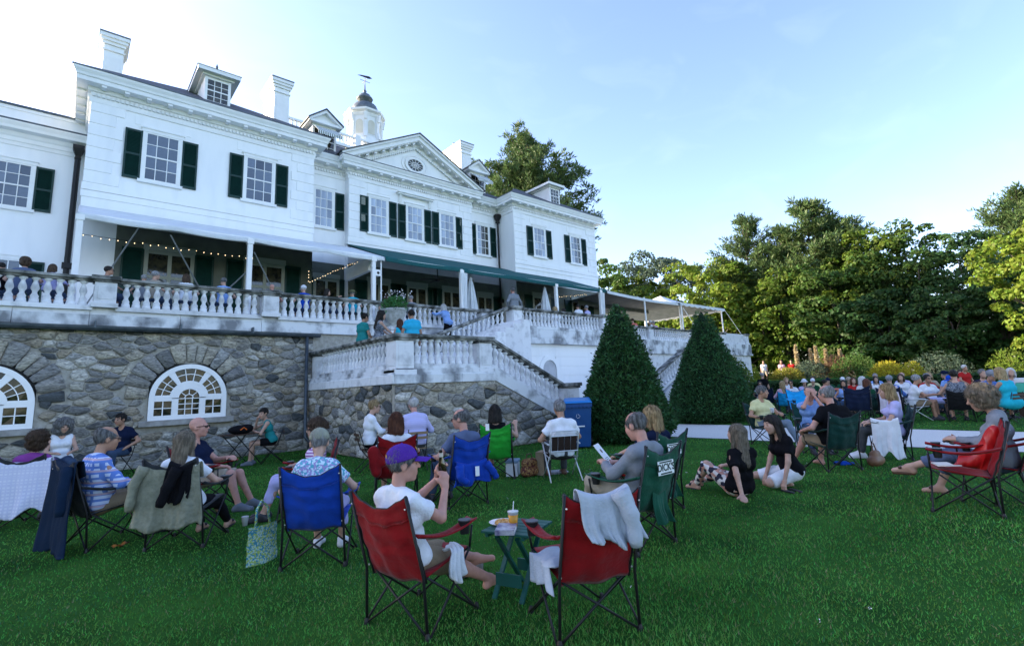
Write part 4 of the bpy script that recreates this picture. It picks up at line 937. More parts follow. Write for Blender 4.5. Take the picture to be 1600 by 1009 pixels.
SHOE = dict(white=mat('shoe_white',(.62,.63,.66),rough=.6), dark=mat('shoe_dark',(.03,.03,.035),rough=.5), grey=mat('shoe_grey',(.12,.14,.17),rough=.7), brown=mat('shoe_brown',(.10,.05,.03),rough=.5))

def ik(r, t, l1, l2, pole):
    d = t-r; L_ = np.linalg.norm(d); mx = (l1+l2)*.995
    if L_ > mx: t = r+d/L_*mx; d = t-r; L_ = mx
    u = d/L_; a = (L_*L_+l1*l1-l2*l2)/(2*L_); hh = math.sqrt(max(l1*l1-a*a, 0)); p = pole-u*(pole@u); p = p/(np.linalg.norm(p)+1e-9)
    return r+u*a+p*hh, t
def unit(v): v = np.array(v, float); return v/np.linalg.norm(v)

def person(label, loc, face, h=.011, s0=1., female=False, skin='fair', hair=('short','brown'), top=('tee','white'), bottom=('long','jeans'), shoe='dark',
           sit=.47, py=-.10, lean=16, side=0, twist=0, slump=8, head=(0,0,0), hands=None, feet=None, elbow=(None,None), knee=(None,None), fdir=(0,0), curl=(.5,.5), palm=(None,None), fat=0., glasses=None, group=None, cap_=None, z0=0., hdir=(None,None), s=None):
    s = (s if s is not None else s0)*(1.06 if z0 < 1 else 1.)
    root = thing('person', label, 'person', (loc[0], loc[1], z0), R(face-90), group); seed = abs(hash(label)) % 9999 if False else sum(map(ord, label))
    fine = h < .013
    T = _rot('z', R(twist)) @ _rot('y', R(side)) @ _rot('x', R(lean)); T2 = _rot('z', R(twist)) @ _rot('y', R(side*1.2)) @ _rot('x', R(lean-slump))
    P = A3(0, py/s, sit/s); w = .92 if female else 1.
    C1 = P + T@A3(0,0,.22); Nk = C1 + T2@A3(0,0,.27); ch = C1 + T2@A3(0,.0,.10)
    H_ = _rot('z', R(head[0])) @ _rot('x', -R(head[1])) @ _rot('y', R(head[2])); hb = Nk + T2@A3(0,.02,.055); hc = hb + H_@A3(0,.035,.125*HS)
    hl = lambda *p: hc + H_@(A3(*p)*HS)
    ell = lambda c, r, M=None: ell0(c, np.array(r)*HS if M is H_ else r, M); cap = lambda a, b, ra, rb=None, flat=False: cap0(a, b, ra, rb, flat)
    B, S, Tr = [], [], []; cl = []
    # torso
    hipw = .085 if female else .075
    pel = [cap(P+T@A3(-hipw,-.01,.02), P+T@A3(hipw,-.01,.02), .112)]
    tor = [cap(P+T@A3(-.06*w,.005+fat*.03,.15), P+T@A3(.06*w,.005+fat*.03,.15), .108*w+fat*.05), cap(ch+T2@A3(-.085*w,0,0), ch+T2@A3(.085*w,0,0), .112*w+fat*.015), cap(ch+T2@A3(-.125*w,-.01,.115), ch+T2@A3(.125*w,-.01,.115), .066)]
    if female: tor += [ell(ch+T2@A3(sx*.07,.085,.01), (.06,.06,.06)) for sx in (-1,1)]
    sh = [Nk+T2@A3(sx*.172*w,-.012,-.055) for sx in (1,-1)]
    trap = [cap(Nk+T2@A3(0,-.015,.0), q, .050, .052) for q in sh]
    neck = cap(Nk+T2@A3(0,-.005,-.04), hb+H_@A3(0,.0,.05), .052*w, .050*w)
    B += pel+tor+trap+[neck]
    # head
    B += [ell(hl(0,-.014,.032), (.074,.094,.088), H_), ell(hl(0,.024,-.045), (.058,.068,.072), H_), cap(hl(0,.066,-.098), hl(0,.045,-.09), .020)]
    if h < .018:
        B += [cap(hl(0,.086,.016), hl(0,.108,-.022), .008, .013), cap(hl(-.03,.078,.024), hl(.03,.078,.024), .012), cap(hl(-.016,.082,-.060), hl(.016,.082,-.060), .008)]
        B += [ell(hl(sx*.034,.062,-.022), (.026,.026,.03), H_) for sx in (-1,1)] + [ell(hl(sx*.077,-.006,-.008), (.010,.020,.032), H_) for sx in (-1,1)]
    eyes = [hl(sx*.031,.088,.002) for sx in (-1,1)]; subs = [ell(hl(sx*.031,.104,.004), (.017,.017,.012), H_) for sx in (-1,1)] if h < .013 else []
    # arms
    if hands is None: hands = [(.27,.12,.66),(-.27,.14,.66)]
    slv = {'tee': .62, 'polo': .62, 'tank': 0, 'long': 2, 'rolled': 1.45, 'none': 0}[top[0]]
    wr = []
    for i, sx in enumerate((1,-1)):
        pole = A3(sx*.7,-.5,-.6) if elbow[i] is None else A3(*elbow[i]); el, ha = ik(sh[i], A3(*hands[i])/s, .285, .25, pole)
        aw = .92 if female else 1.
        B += [cap(sh[i], el, .048*aw, .038*aw), cap(el, ha, .039*aw, .026*aw)]
        d = unit(ha-el) if hdir[i] is None else unit(hdir[i]); n_ = A3(0,0,-1.) if palm[i] is None else A3(*palm[i]); n_ = n_-d*(n_@d); n_ = unit(n_) if np.linalg.norm(n_) > .05 else unit(np.cross(d, A3(1,0,0))); sd = np.cross(d, n_)
        wr.append((ha, d, n_, sd))
        if fine:
            ph = 1 if i == 0 else -1     # side of the thumb
            for q in (-.026,-.009,.009,.026): B.append(cap(ha+d*.015+sd*q*.7, ha+d*.085+sd*q, .014, .0115))
            for q, ln in zip((-.030,-.010,.010,.029), (.85,1,1.05,.9) if ph < 0 else (.9,1.05,1,.85)):
                c1 = curl[i]*.9; k1 = ha+d*.085+sd*q; d1 = unit(d*math.cos(c1)+n_*math.sin(c1)); k2 = k1+d1*.042*ln; c2 = curl[i]*2.2; d2 = unit(d*math.cos(c2)+n_*math.sin(c2)); B += [cap(k1, k2, .0105, .0095), cap(k2, k2+d2*.038*ln, .0095, .008)]
            tb = ha+d*.03+sd*ph*.026; td = unit(d*.75+sd*ph*.6+n_*.5*curl[i]); B += [cap(tb, tb+td*.045, .013, .011), cap(tb+td*.045, tb+td*.045+unit(td+n_*curl[i])*.03, .011, .009)]
        else: B.append(cap(ha, ha+d*.10+n_*.02*curl[i], .030, .026))
        if slv > 0:
            e1 = sh[i]+(el-sh[i])*min(slv, 1.); lo_ = .014 if slv > 1 else .022
            S.append(cap(sh[i]-T2@A3(sx*.02,0,0), e1, .064*aw, (.040*aw+lo_)+.004, slv <= 1))
            if slv > 1: S.append(cap(el, el+(ha-el)*min(slv-1, .93), .056*aw, .040*aw, True))
    # legs
    if feet is None: feet = [(.15,.42,.08),(-.15,.42,.08)]
    lg = {'long': 1.93, 'crop': 1.6, 'shorts': .92, 'short': .6, 'skirt': .95, 'none': 0}[bottom[0]]
    for i, sx in enumerate((1,-1)):
        hp = P+T@A3(sx*hipw*1.12,.01,-.01)*A3(1,1,1); pole = A3(sx*.12,.7,.9) if knee[i] is None else A3(*knee[i]); kn, an = ik(hp, A3(*feet[i][:3])/s, .425, .415, pole)
        cf = kn+(an-kn)*.28; lw = 1.03 if female else 1.; bk = unit(np.cross(np.cross(an-kn, hp-kn), an-kn)) if np.linalg.norm(np.cross(an-kn, hp-kn)) > 1e-3 else A3(0,-1,0)
        B += [cap(hp, kn, .083*lw, .055), cap(kn, cf+bk*.012, .054, .052), cap(cf+bk*.012, an, .050, .034)]
        fd = _rot('z', R(fdir[i]))@A3(0,1,0); sl_ = A3(0,0,-.05)
        if len(feet[i]) > 3: sl_ = A3(0,0,-.05)+A3(0,0,feet[i][3])
        heel = an-fd*.045+A3(0,0,-.042); toe = an+fd*.15+sl_
        B += [cap(an, heel, .034, .032), cap(an, toe, .032, .020), cap(heel, toe, .024, .020), cap(toe-np.cross(fd,A3(0,0,1))*.02, toe+np.cross(fd,A3(0,0,1))*.02, .018)]
        if shoe and shoe not in ('bare',):
            if shoe.startswith('sandal'):
                blob('sandal', [cap(heel+A3(0,0,-.026), toe+A3(0,0,-.022), .022, .026), cap(an+fd*.08+A3(0,0,-.01)-np.cross(fd,A3(0,0,1))*.03, an+fd*.08+A3(0,0,-.01)+np.cross(fd,A3(0,0,1))*.03, .020)], max(h*1.1, .011), .01, SHOE['dark' if shoe == 'sandal' else shoe[6:]], root, s)
            else: blob('shoe', [cap(an+A3(0,0,.0), heel, .044, .040), cap(an, toe, .042, .032), cap(heel, toe, .034, .034), cap(toe-np.cross(fd,A3(0,0,1))*.018, toe+np.cross(fd,A3(0,0,1))*.018, .030)], max(h*1.1, .011), .02, SHOE[shoe], root, s, subs=[('pl', A3(0,0,min(heel[2],toe[2])-.036), A3(0,0,-1.))])
        if lg > 0:
            wd = .012 if bottom[0] != 'shorts' else .02
            e1 = hp+(kn-hp)*min(lg, 1.); Tr.append(cap(hp, e1, .083*lw+.016, .055+wd+.010, lg < 1))
            if lg > 1: Tr.append(cap(kn, kn+(an-kn)*min(lg-1, .95), .068, .052 if bottom[0] == 'long' else .060, True))
    if bottom[0] == 'skirt': 
        k1 = Tr[-1][2]; k2 = Tr[-2][2]; Tr.append(cap(k1, k2, .07)); Tr.append(cap(P, (k1+k2)/2, .12, .08))
    # meshes
    hm = HAIR[hair[1]] if hair else EYE
    def classify(c):
        mi = np.zeros(len(c), np.int32); u = (c-hc)@H_/HS
        for sx in (-1,1): mi[(np.abs(u[:,0]-sx*.031) < .0105) & (np.abs(u[:,2]-.001) < .0052) & (u[:,1] > .06)] = 1
        mi[(np.abs(u[:,0]) < .022) & (np.abs(u[:,2]+.060) < .0075) & (u[:,1] > .07)] = 2
        for sx in (-1,1): mi[(np.abs(u[:,0]-sx*.033) < .015) & (np.abs(u[:,2]-.027) < .0036) & (u[:,1] > .06)] = 3
        return mi
    blob('body', B, h*1.85 if h < .018 else h, .022, [SKIN[skin], EYE, LIP, hm], root, s, subs, refine=([(hc, .135)]+([(q[0]+q[1]*.08, .095) for q in wr] if fine else []), h) if h < .018 else None, classify=classify if h < .018 else None)
    if top[0] != 'none':
        g = .014
        S += [cap(p[1], p[2], p[3]+g, p[4]+g) if p[0] == 'c' else ell(p[1], p[2]+g*.8, p[3]) for p in tor]+[cap(pel[0][1], pel[0][2], .112+g+.006)]
        if top[0] != 'tank': S += [cap(p[1], p[2], .050+.008, .052+g) for p in trap]
        else: S += [cap(ch+T2@A3(sx*.085*w,.03,.10), Nk+T2@A3(sx*.085*w,-.01,.005), .035, .026) for sx in (-1,1)]
        if top[0] in ('polo','long') and fine: S += [cap(Nk+T2@A3(sx*.05,-.05,.018), Nk+T2@A3(sx*.045,.055,-.005), .020, .016) for sx in (-1,1)]+[cap(Nk+T2@A3(-.05,-.05,.02), Nk+T2@A3(.05,-.05,.02), .02)]
        nk = ell(Nk+T2@A3(0,.065,.02), (.058,.08,.06 if top[0] != 'tank' else .09), T2)
        dn = T@A3(0,0,-1.)
        blob('shirt', S, h*1.5, .03, CL[top[1]], root, s, [nk, ('pl', P+T@A3(0,0,-.035), dn)] if sit < .75 else [nk, ('pl', P+T@A3(0,0,-.12), dn)], noise=[(.0065,20),(.003,58)] if fine else None, seed=seed, ridged=True)
    if lg > 0:
        Tr += [cap(pel[0][1], pel[0][2], .112+.012)]
        blob('skirt' if bottom[0] == 'skirt' else 'trousers' if lg > 1.2 else 'shorts', Tr, h*1.6, .035 if bottom[0] != 'skirt' else .09, CL[bottom[1]], root, s, [('pl', P+T@A3(0,0,.14), T@A3(0,0,1.))], noise=[(.006,18),(.003,60)] if fine else None, seed=seed+3, ridged=True)
    # hair
    if hair:
        st = hair[0]; g = .0; sb = [ell(hl(0,.098,-.035), (.070,.060,.088), H_)]; Hn = [ell(hl(0,-.020,.040), (.083,.099,.090), H_)]; nz = [(.004,55),(.003,110)]
        sbp = [('pl', hl(0,0,-.055), H_@unit((0,.35,-1)))]
        if st == 'bald': sb += [ell(hl(0,.035,.115), (.074,.105,.080), H_)]
        if st == 'long': Hn += [cap(hl(sx*.045,-.065,.03), hl(sx*.055,-.10,-.30), .050, .040) for sx in (-1,1)]+[cap(hl(0,-.075,.03), hl(0,-.12,-.33), .055, .045)]+[cap(hl(sx*.070,-.01,.02), hl(sx*.082,.0,-.22), .030, .026) for sx in (-1,1)]; sbp = []
        if st == 'bob': Hn += [cap(hl(sx*.050,-.055,.03), hl(sx*.062,-.065,-.13), .052, .050) for sx in (-1,1)]+[cap(hl(0,-.07,.02), hl(0,-.085,-.13), .055, .05)]+[cap(hl(sx*.068,.005,.03), hl(sx*.078,.015,-.10), .030, .026) for sx in (-1,1)]; sbp = []
        if st == 'curly': Hn = [ell(hl(0,-.025,.045), (.108,.118,.108), H_), ell(hl(0,-.05,-.03), (.105,.085,.09), H_)]; sb = [ell(hl(0,.108,-.04), (.066,.068,.088), H_)]; gq = np.random.default_rng(seed); Hn += [ell(hl(*(np.array([0,-.03,.02])+unit(gq.normal(size=3)*np.array([1,1,1.1])+np.array([0,-.25,.25]))*np.array([.108,.118,.115]))), (.024,.024,.024), H_) for _ in range(90 if h < .012 else 40)]; nz = [(.005,120)]; sbp = []
        if st == 'frizz': Hn = [ell(hl(0,-.03,.03), (.15,.13,.125), H_), ell(hl(0,-.05,-.07), (.16,.11,.11), H_)]; sb = [ell(hl(0,.12,-.04), (.066,.085,.09), H_)]; nz = [(.012,60),(.008,110)]; sbp = []
        blob('hair', Hn, h, .009 if st == 'curly' else .025, hm, root, s, sb+sbp, noise=nz if h < .02 else None, seed=seed+9, strand=(hc, H_) if h < .02 and st in ('long','bob','short','bald') else None, fuzz=(hc, H_, .9 if st in ('curly','frizz') else .0, hm) if h < .0165 else None, fuzz_n=3200 if st in ('long','curly','frizz','bob') else 1700)
    if cap_:
        kind, cm = cap_
        if kind == 'cap':
            o = blob('cap', [ell(hl(0,-.014,.044), (.092,.110,.096), H_)], h*.8, .01, cm, root, s, [('pl', hl(0,0,.030), H_@unit((0,.20,-1)))], ksub=.004)
            b = MB(); b.grid(lambda u, v: tuple((hl(.082*math.sin((u-.5)*2.4)*(1-.10*v), (.072+.105*v)*math.cos((u-.5)*1.4)+.012, .046-.014*v-.034*abs(u-.5)**2*4*.6))*s), 12, 5); b.build('brim', cm, o, off=(0,0,0), thick=.005, smooth=True)
            b = MB(); b.lathe([(.008,0),(.006,.006),(.001,.008)], tuple(hl(0,-.012,.140)*s), 8); b.build('button', cm, o, off=(0,0,0))
        else:
            o = blob('hat', [ell(hl(0,-.012,.060), (.092,.108,.085), H_)], h*.8, .01, cm, root, s, [('pl', hl(0,0,.045), H_@A3(0,0,-1))])
            b = MB(); b.grid(lambda u, v: tuple((hl((.085+.06*v)*math.cos(u*6.2832), (.10+.06*v)*math.sin(u*6.2832)-.012, .052-.03*v))*s), 24, 3); b.build('brim', cm, o, off=(0,0,0), thick=.005, smooth=True)
    if glasses:
        b = MB()
        for sx in (-1,1):
            pts = [hl(sx*.032+.024*math.cos(t)*1., .103, .003+.017*math.sin(t)) for t in np.linspace(0, 2*math.pi, 11)[:-1]]
            b.add([tuple(p*s) for p in pts], [tuple(range(10))]); b.tube([tuple(hl(sx*.055,.098,.010)*s), tuple(hl(sx*.083,0,.008)*s)], .004, 5)
        b.tube([tuple(hl(-.012,.105,.008)*s), tuple(hl(.012,.105,.008)*s)], .003, 5)
        b.build('sunglasses' if glasses == 'sun' else 'spectacles', mat('sunglass_lens',(.006,.006,.007),rough=.1,spec=.6) if glasses == 'sun' else mat('spectacle_rim',(.06,.05,.05),rough=.3), root, off=(0,0,0), thick=.004)
    return root, dict(hands=[(w_[0]*s, w_[1], w_[2], w_[3]) for w_ in wr], head=hl, s=s)
# ------------------------------------------------------------------ furniture
O0 = (0,0,0)
def fab(n, c): return mat('nylon_'+n, c, tuple(v*.72 for v in c), scale=5, rough=.7, spec=.15, bump=.9, bscale=9, sheen=.1, trans=.08)
FAB = dict(red=fab('red',(.27,.004,.007)), blue=fab('blue',(.005,.055,.40)), lime=fab('lime',(.025,.42,.04)), green=fab('green',(.008,.085,.050)), dkgreen=fab('dark_green',(.006,.050,.042)), navy=fab('navy',(.006,.014,.045)), black=fab('black',(.008,.008,.010)), cyan=fab('cyan',(.01,.36,.75)), charcoal=fab('charcoal',(.025,.03,.034)))
RIVET = mat('steel_rivet', (.6,.6,.6), rough=.3, metal=.8)
_cc = {}
def camp_chair(label, loc, face, color='red', s=1.08, z0=0., arms=True, sag=.10, group='folding camp chairs on the lawn', detail=True, header=None):
    t = thing('camp_chair', label, 'camp chair', (loc[0], loc[1], z0), R(face-90), group); t.scale = (s,s,s)
    key = (color, header, detail)
    if key not in _cc:
        F_ = FAB[color]; FH = FAB[header] if header else F_; P = []
        b = MB(); b.grid(lambda u, v: ((u-.5)*.50, .25-.47*v, .445-.075*v-.05*math.sin(math.pi*u)*math.sin(math.pi*min(1,v*1.1))), 10, 8); P.append(('seat', b.mesh('seat', F_, smooth=True), .008))
        def back(u, v, o=0.):
            top = sag*math.sin(math.pi*u)*max(0,(v-.4)/.6); bul = .055*math.sin(math.pi*u)*math.sin(math.pi*min(1, v*1.05+.05))
            return ((u-.5)*(.50+.03*v), -.215-.20*v**.9-bul-o+.006*math.sin(u*19+v*7)+.005*math.sin(v*26+u*4), .33+.60*v-top+.012*math.sin(u*9)*(1-v)+.006*math.sin(u*23+v*5)*math.sin(v*11))
        b = MB(); b.grid(back, 24, 20); P.append(('backrest', b.mesh('backrest', F_, smooth=True), .008))
        b = MB(); b.grid(lambda u, v: back(.0+u, .74+.262*v, .009), 16, 4); P.append(('header_band', b.mesh('header_band', FH, smooth=True), .006))
        b = MB(); b.tube([tuple(np.array(back(u/12, 1.0))+A3(0,-.004,.002)) for u in range(13)], .007, 5); P.append(('edge_binding', b.mesh('edge_binding', BLACK, smooth=True), 0))
        for uu in (0,1): b = MB(); b.tube([tuple(np.array(back(uu, v/10))+A3(0,-.004,0)) for v in range(11)], .009, 5); P.append(('edge_binding', b.mesh('edge_binding', BLACK, smooth=True), 0))
        b = MB(); b.tube([tuple(np.array(back(u/12, .745, .012))) for u in range(13)], .004, 4); P.append(('seam', b.mesh('seam', F_, smooth=True), 0))
        for sx in (-1,1):
            b = MB(); b.grid(lambda u, v: (sx*(.285+.045*(u-.5)*2*(.6+.5*v)), -.335+.60*v, .665-.05*math.sin(math.pi*v)-.02*v+.008*math.cos(u*6)), 4, 10); P.append(('armrest', b.mesh('armrest', F_, smooth=True), .012))
            rp = [(sx*.285,-.255,0),(sx*.27,-.235,.36),(sx*.265,-.43,.935)]
            b = MB(); b.tube([rp[0],(sx*.27,-.27,.38),rp[2]], .0105, 8); P.append(('leg', b.mesh('leg', BLACK, smooth=True), 0))
            b = MB(); b.tube([(sx*.285,.29,0),(-sx*.255,.245,.44)], .009, 6); P.append(('leg', b.mesh('leg', BLACK, smooth=True), 0))
            b = MB(); b.tube([(sx*.285,-.255,.01),(-sx*.25,-.215,.37)], .009, 6); P.append(('brace', b.mesh('brace', BLACK, smooth=True), 0))
            b = MB(); b.tube([(sx*.295,.285,.01),(sx*.262,-.225,.37)], .009, 6); P.append(('side_brace', b.mesh('side_brace', BLACK, smooth=True), 0)); b = MB(); b.tube([(sx*.300,-.25,.01),(sx*.268,.25,.44)], .009, 6); P.append(('side_brace', b.mesh('side_brace', BLACK, smooth=True), 0))
            b = MB(); b.tube([(sx*.262,.25,.42),(sx*.29,.255,.60)], .009, 6); P.append(('arm_post', b.mesh('arm_post', BLACK, smooth=True), 0))
            if detail:
                for q in ((.285,-.255),(.285,.29)):
                    b = MB(); b.lathe([(.022,0),(.02,.02),(.012,.045)], (sx*q[0],q[1],0), 8); P.append(('foot_cap', b.mesh('foot_cap', BLACK), 0))
                b = MB(); b.lathe([(.045,.0),(.048,.004),(.048,.008),(.040,.010)], (sx*.285,.17,.650), 16); P.append(('cup_ring', b.mesh('cup_ring', mat('grey_ring',(.10,.10,.11),rough=.4)), 0))
                b = MB(); b.lathe([(.034,-.09),(.044,0)], (sx*.285,.17,.648), 14); P.append(('cup_pocket', b.mesh('cup_pocket', BLACK), 0))
                for zz in (.85,.40): b = MB(); b.lathe([(.007,0),(.005,.004),(.001,.005)], n=6); P.append(('rivet', (b.mesh('rivet', RIVET), (sx*.255, -.425 if zz > .6 else -.262, zz)), 0))
        _cc[key] = P
    for n_, me, th in _cc[key]:
        if n_ == 'armrest' and not arms: continue
        if n_ == 'rivet': inst(n_, me[0], t, me[1], (R(90),0,0)); continue
        o = inst(n_, me, t)
        if th: md = o.modifiers.new('solid','SOLIDIFY'); md.thickness = th; md.offset = 0
    return t
def drape(name, label, cat, chair_loc, face, m_, back=.60, front=.12, width=.50, z0=0., hemj=.06, skew=0., ft=.4, folds=3.5, group=None, top=.935, flare=.12, yo=-.43, seed=1, sleeves=None, sm=None):
    """cloth hung over the top of a chair back; folds deepen towards the hem"""
    t = thing(name, label, cat, (chair_loc[0], chair_loc[1], z0), R(face-90), group); rg = np.random.default_rng(seed); ph = rg.uniform(0,6.28,6)
    tot = front+back+.06
    def fn(u, v):
        q = v*tot; ed = (u-.5); a = rg_ = 0
        hem = hemj*(math.sin(u*7+ph[0])+.6*math.sin(u*15+ph[1]))
        if q < front: y, z, dr = yo+.055+.05*(front-q)/front*.6, top-(front-q)*.98, (front-q)/tot*.6
        elif q < front+.06: w_ = (q-front)/.06*math.pi; y, z, dr = yo+.02+.035*math.cos(w_), top+.022*math.sin(w_), 0
        else: r_ = (q-front-.06); y, z, dr = yo-.016-.02*r_, top-r_*(1+hem*.8)-.0, r_/back
        amp = .010+.035*dr; fo = math.sin(u*folds*6.283+ph[2]+dr*1.2)+.5*math.sin(u*folds*13+ph[3])+.22*math.sin(u*folds*31+dr*6+ph[4])+.2*math.sin(dr*14+u*5+ph[5])
        x = ed*width*(1+flare*dr)+skew*dr+.02*math.sin(dr*5+ph[4])*dr; y -= amp*(fo*.5+.55)*(.25+dr); z -= .05*math.sin(math.pi*u)*(1-dr)+.02*abs(ed)*dr
        return (x, y, max(z, .012))
    b = MB(); b.grid(fn, 48, 36); b.build('folded_cloth', m_, t, off=O0, smooth=True, thick=.010)
    for i, sl in enumerate(sleeves or []):
        pts = [A3(*p) for p in sl]; fine_ = []
        for a, c in zip(pts[:-1], pts[1:]):
            for k in range(4): fine_.append(tuple(a+(c-a)*k/4))
        fine_.append(tuple(pts[-1])); rr = [.062-.022*k/len(fine_)+.006*math.sin(k*2.1+i) for k in range(len(fine_))]
        b = MB(); b.tube(fine_, rr, 10); b.build('sleeve', sm or m_, t, off=O0, smooth=True)
    return t
TGREEN = mat('dark_green_resin', (.006,.065,.055), (.008,.085,.07), scale=4, rough=.4)
def slat_table(label, loc, face, w=.46, d=.42, z=.50, m_=TGREEN, n=6, group=None):
    t = thing('folding_table', label, 'table', (*loc, 0), R(face), group)
    for i in range(n): MB().box(-w/2+w*i/n+.004,-d/2,z-.018,-w/2+w*(i+1)/n-.004,d/2,z).build('slat', m_, t, off=O0, bevel=.003)
    for y in (-d/2+.04, d/2-.06): MB().box(-w/2+.01,y,z-.045,w/2-.01,y+.025,z-.0185).build('rail', m_, t, off=O0)
    for sy in (-1,1):
        y = sy*(d/2-.09)
        MB().bar((-w/2+.02,y,0),(w/2-.05,y,z-.045), .035, .022).build('leg', m_, t, off=O0); MB().bar((w/2-.02,y-sy*.03,0),(-w/2+.05,y-sy*.03,z-.045), .035, .022).build('leg', m_, t, off=O0)
    MB().box(-w/2+.04,-d/2+.1,.10,-w/2+.06,d/2-.1,.19).build('stretcher', m_, t, off=O0); MB().box(w/2-.06,-d/2+.1,.10,w/2-.04,d/2-.1,.19).build('stretcher', m_, t, off=O0)
    return t
def bistro_table(label, loc, face, w=.75, d=.75, z=.72, m_=None, cloth_=None, group='small folding tables'):
    m_ = m_ or mat('dark_wood', (.05,.025,.015), (.09,.045,.025), scale=6, rough=.5, stretch=(1,8,1))
    t = thing('folding_table', label, 'table', (*loc, 0), R(face), group)
    for i in range(7): MB().box(-w/2+w*i/7+.003,-d/2,z-.02,-w/2+w*(i+1)/7-.003,d/2,z).build('slat', m_, t, off=O0)
    for sy in (-1,1):
        for sx in (-1,1): MB().tube([(sx*(w/2-.04),sy*(d/2-.06)+sx*.012,0),(-sx*(w/2-.10),sy*(d/2-.06)+sx*.012,z-.02)], .012, 6).build('leg', BLACK, t, off=O0)
    MB().tube([(-w/2+.08,-d/2+.06,.06),(-w/2+.08,d/2-.06,.06)], .01, 6).build('stretcher', BLACK, t, off=O0)
    return t
def folding_chair(label, loc, face, m_=BLACK, slat=None, group='folding bistro chairs', z0=0.):
    t = thing('folding_chair', label, 'chair', (loc[0], loc[1], z0), R(face-90), group); slat = slat or mat('dark_wood', (.05,.025,.015))
    for sx in (-1,1):
        MB().tube([(sx*.21,.24,0),(sx*.20,-.14,.46),(sx*.20,-.27,.86)], .011, 6).build('leg', m_, t, off=O0, smooth=True); MB().tube([(sx*.19,-.28,0),(sx*.18,.20,.45)], .011, 6).build('leg', m_, t, off=O0, smooth=True)
    for i in range(6): MB().box(-.19,-.17+.065*i,.445,.19,-.115+.065*i,.462).build('seat_slat', slat, t, off=O0)
    for z in (.68,.78): MB().bar((-.20,-.21-(z-.46)*.32*.5-.02,z),(.20,-.21-(z-.46)*.32*.5-.02,z), .015, .055).build('back_slat', slat, t, off=O0)
    return t
def lawn_chair(label, loc, face, m_=None, web=None, z0=0., s=1.):
    m_ = m_ or mat('white_aluminium', (.62,.64,.66), rough=.35, metal=.3); web = web or mat('brown_webbing', (.028,.016,.012), rough=.8)
    t = thing('lawn_chair', label, 'lawn chair', (loc[0], loc[1], z0), R(face-90)); t.scale = (s,s,s)
    for sx in (-1,1):
        MB().tube([(sx*.27,.30,0),(sx*.25,-.20,.40)], .012, 8).build('leg', m_, t, off=O0, smooth=True); MB().tube([(sx*.28,-.34,0),(sx*.26,.10,.40),(sx*.27,.22,.60)], .012, 8).build('leg', m_, t, off=O0, smooth=True)
        MB().tube([(sx*.275,-.30,.62),(sx*.28,.0,.63),(sx*.275,.26,.60)], .016, 8).build('armrest', m_, t, off=O0, smooth=True)
    MB().tube([(-.24,.26,.42),(-.24,-.20,.37),(-.25,-.36,.80),(-.22,-.375,.85),(.22,-.375,.85),(.25,-.36,.80),(.24,-.20,.37),(.24,.26,.42),(-.24,.26,.42)], .012, 8).build('seat_frame', m_, t, off=O0, smooth=True)
    for z in (.50,.76): MB().tube([(-.245,-.245-(z-.4)*.29,z),(.245,-.245-(z-.4)*.29,z)], .010, 8).build('back_rail', m_, t, off=O0)
    for i in range(4): x = -.17+.113*i; MB().bar((x,-.262,.50),(x,-.345,.76), .102, .012, (0,1,0)).build('back_web', web, t, off=O0)
    b = MB(); b.grid(lambda u, v: ((u-.5)*.44, .25-.44*v, .425-.05*v-.03*math.sin(math.pi*u)-.03*math.sin(math.pi*v)), 8, 8); b.build('seat', web, t, off=O0, smooth=True, thick=.008)
    return t
def text(s_, size, m_, parent, loc, rot, name='lettering', bold=0.):
    cu_ = bpy.data.curves.new(name, 'FONT'); cu_.body = s_; cu_.size = size; cu_.align_x = 'CENTER'; cu_.align_y = 'CENTER'; cu_.offset = bold; cu_.extrude = .0008
    o = bpy.data.objects.new(name, cu_); col.objects.link(o); bpy.context.view_layer.update()
    me = bpy.data.meshes.new_from_object(o.evaluated_get(bpy.context.evaluated_depsgraph_get())); bpy.data.objects.remove(o); me.materials.clear(); me.materials.append(m_)
    return inst(name, me, parent, loc, rot)
# ------------------------------------------------------------------ people and things on the lawn, near
N1, N2, N3 = .0095, .0125, .016
def hang(o, m_, x0, x1, y0, y1, zt, drop, seed, n=3.):      # cloth lying on a seat and falling over its side edge
    ph = np.random.default_rng(seed).uniform(0, 6.28, 4)
    def fn(u, v):
        y = y0+(y1-y0)*u; q = v*(abs(x1-x0)+drop); w_ = abs(x1-x0); sg = 1 if x1 > x0 else -1
        if q < w_: return (x0+sg*q, y+.02*math.sin(q*30+ph[0]), zt+.012*math.sin(u*n*6.28+ph[1])+.014*math.sin(q*24+u*4+ph[2])+.02)
        d = q-w_; return (x1+sg*(.02+.022*math.sin(u*n*6.28+ph[1]+d*5)*(.4+d*3)), y+.03*math.sin(d*12+ph[3])+(u-.5)*d*.25, zt+.015-d*(1+.18*math.sin(u*5+ph[2])))
    b = MB(); b.grid(fn, 26, 22); b.build('cloth', m_, o, off=O0, smooth=True, thick=.008)
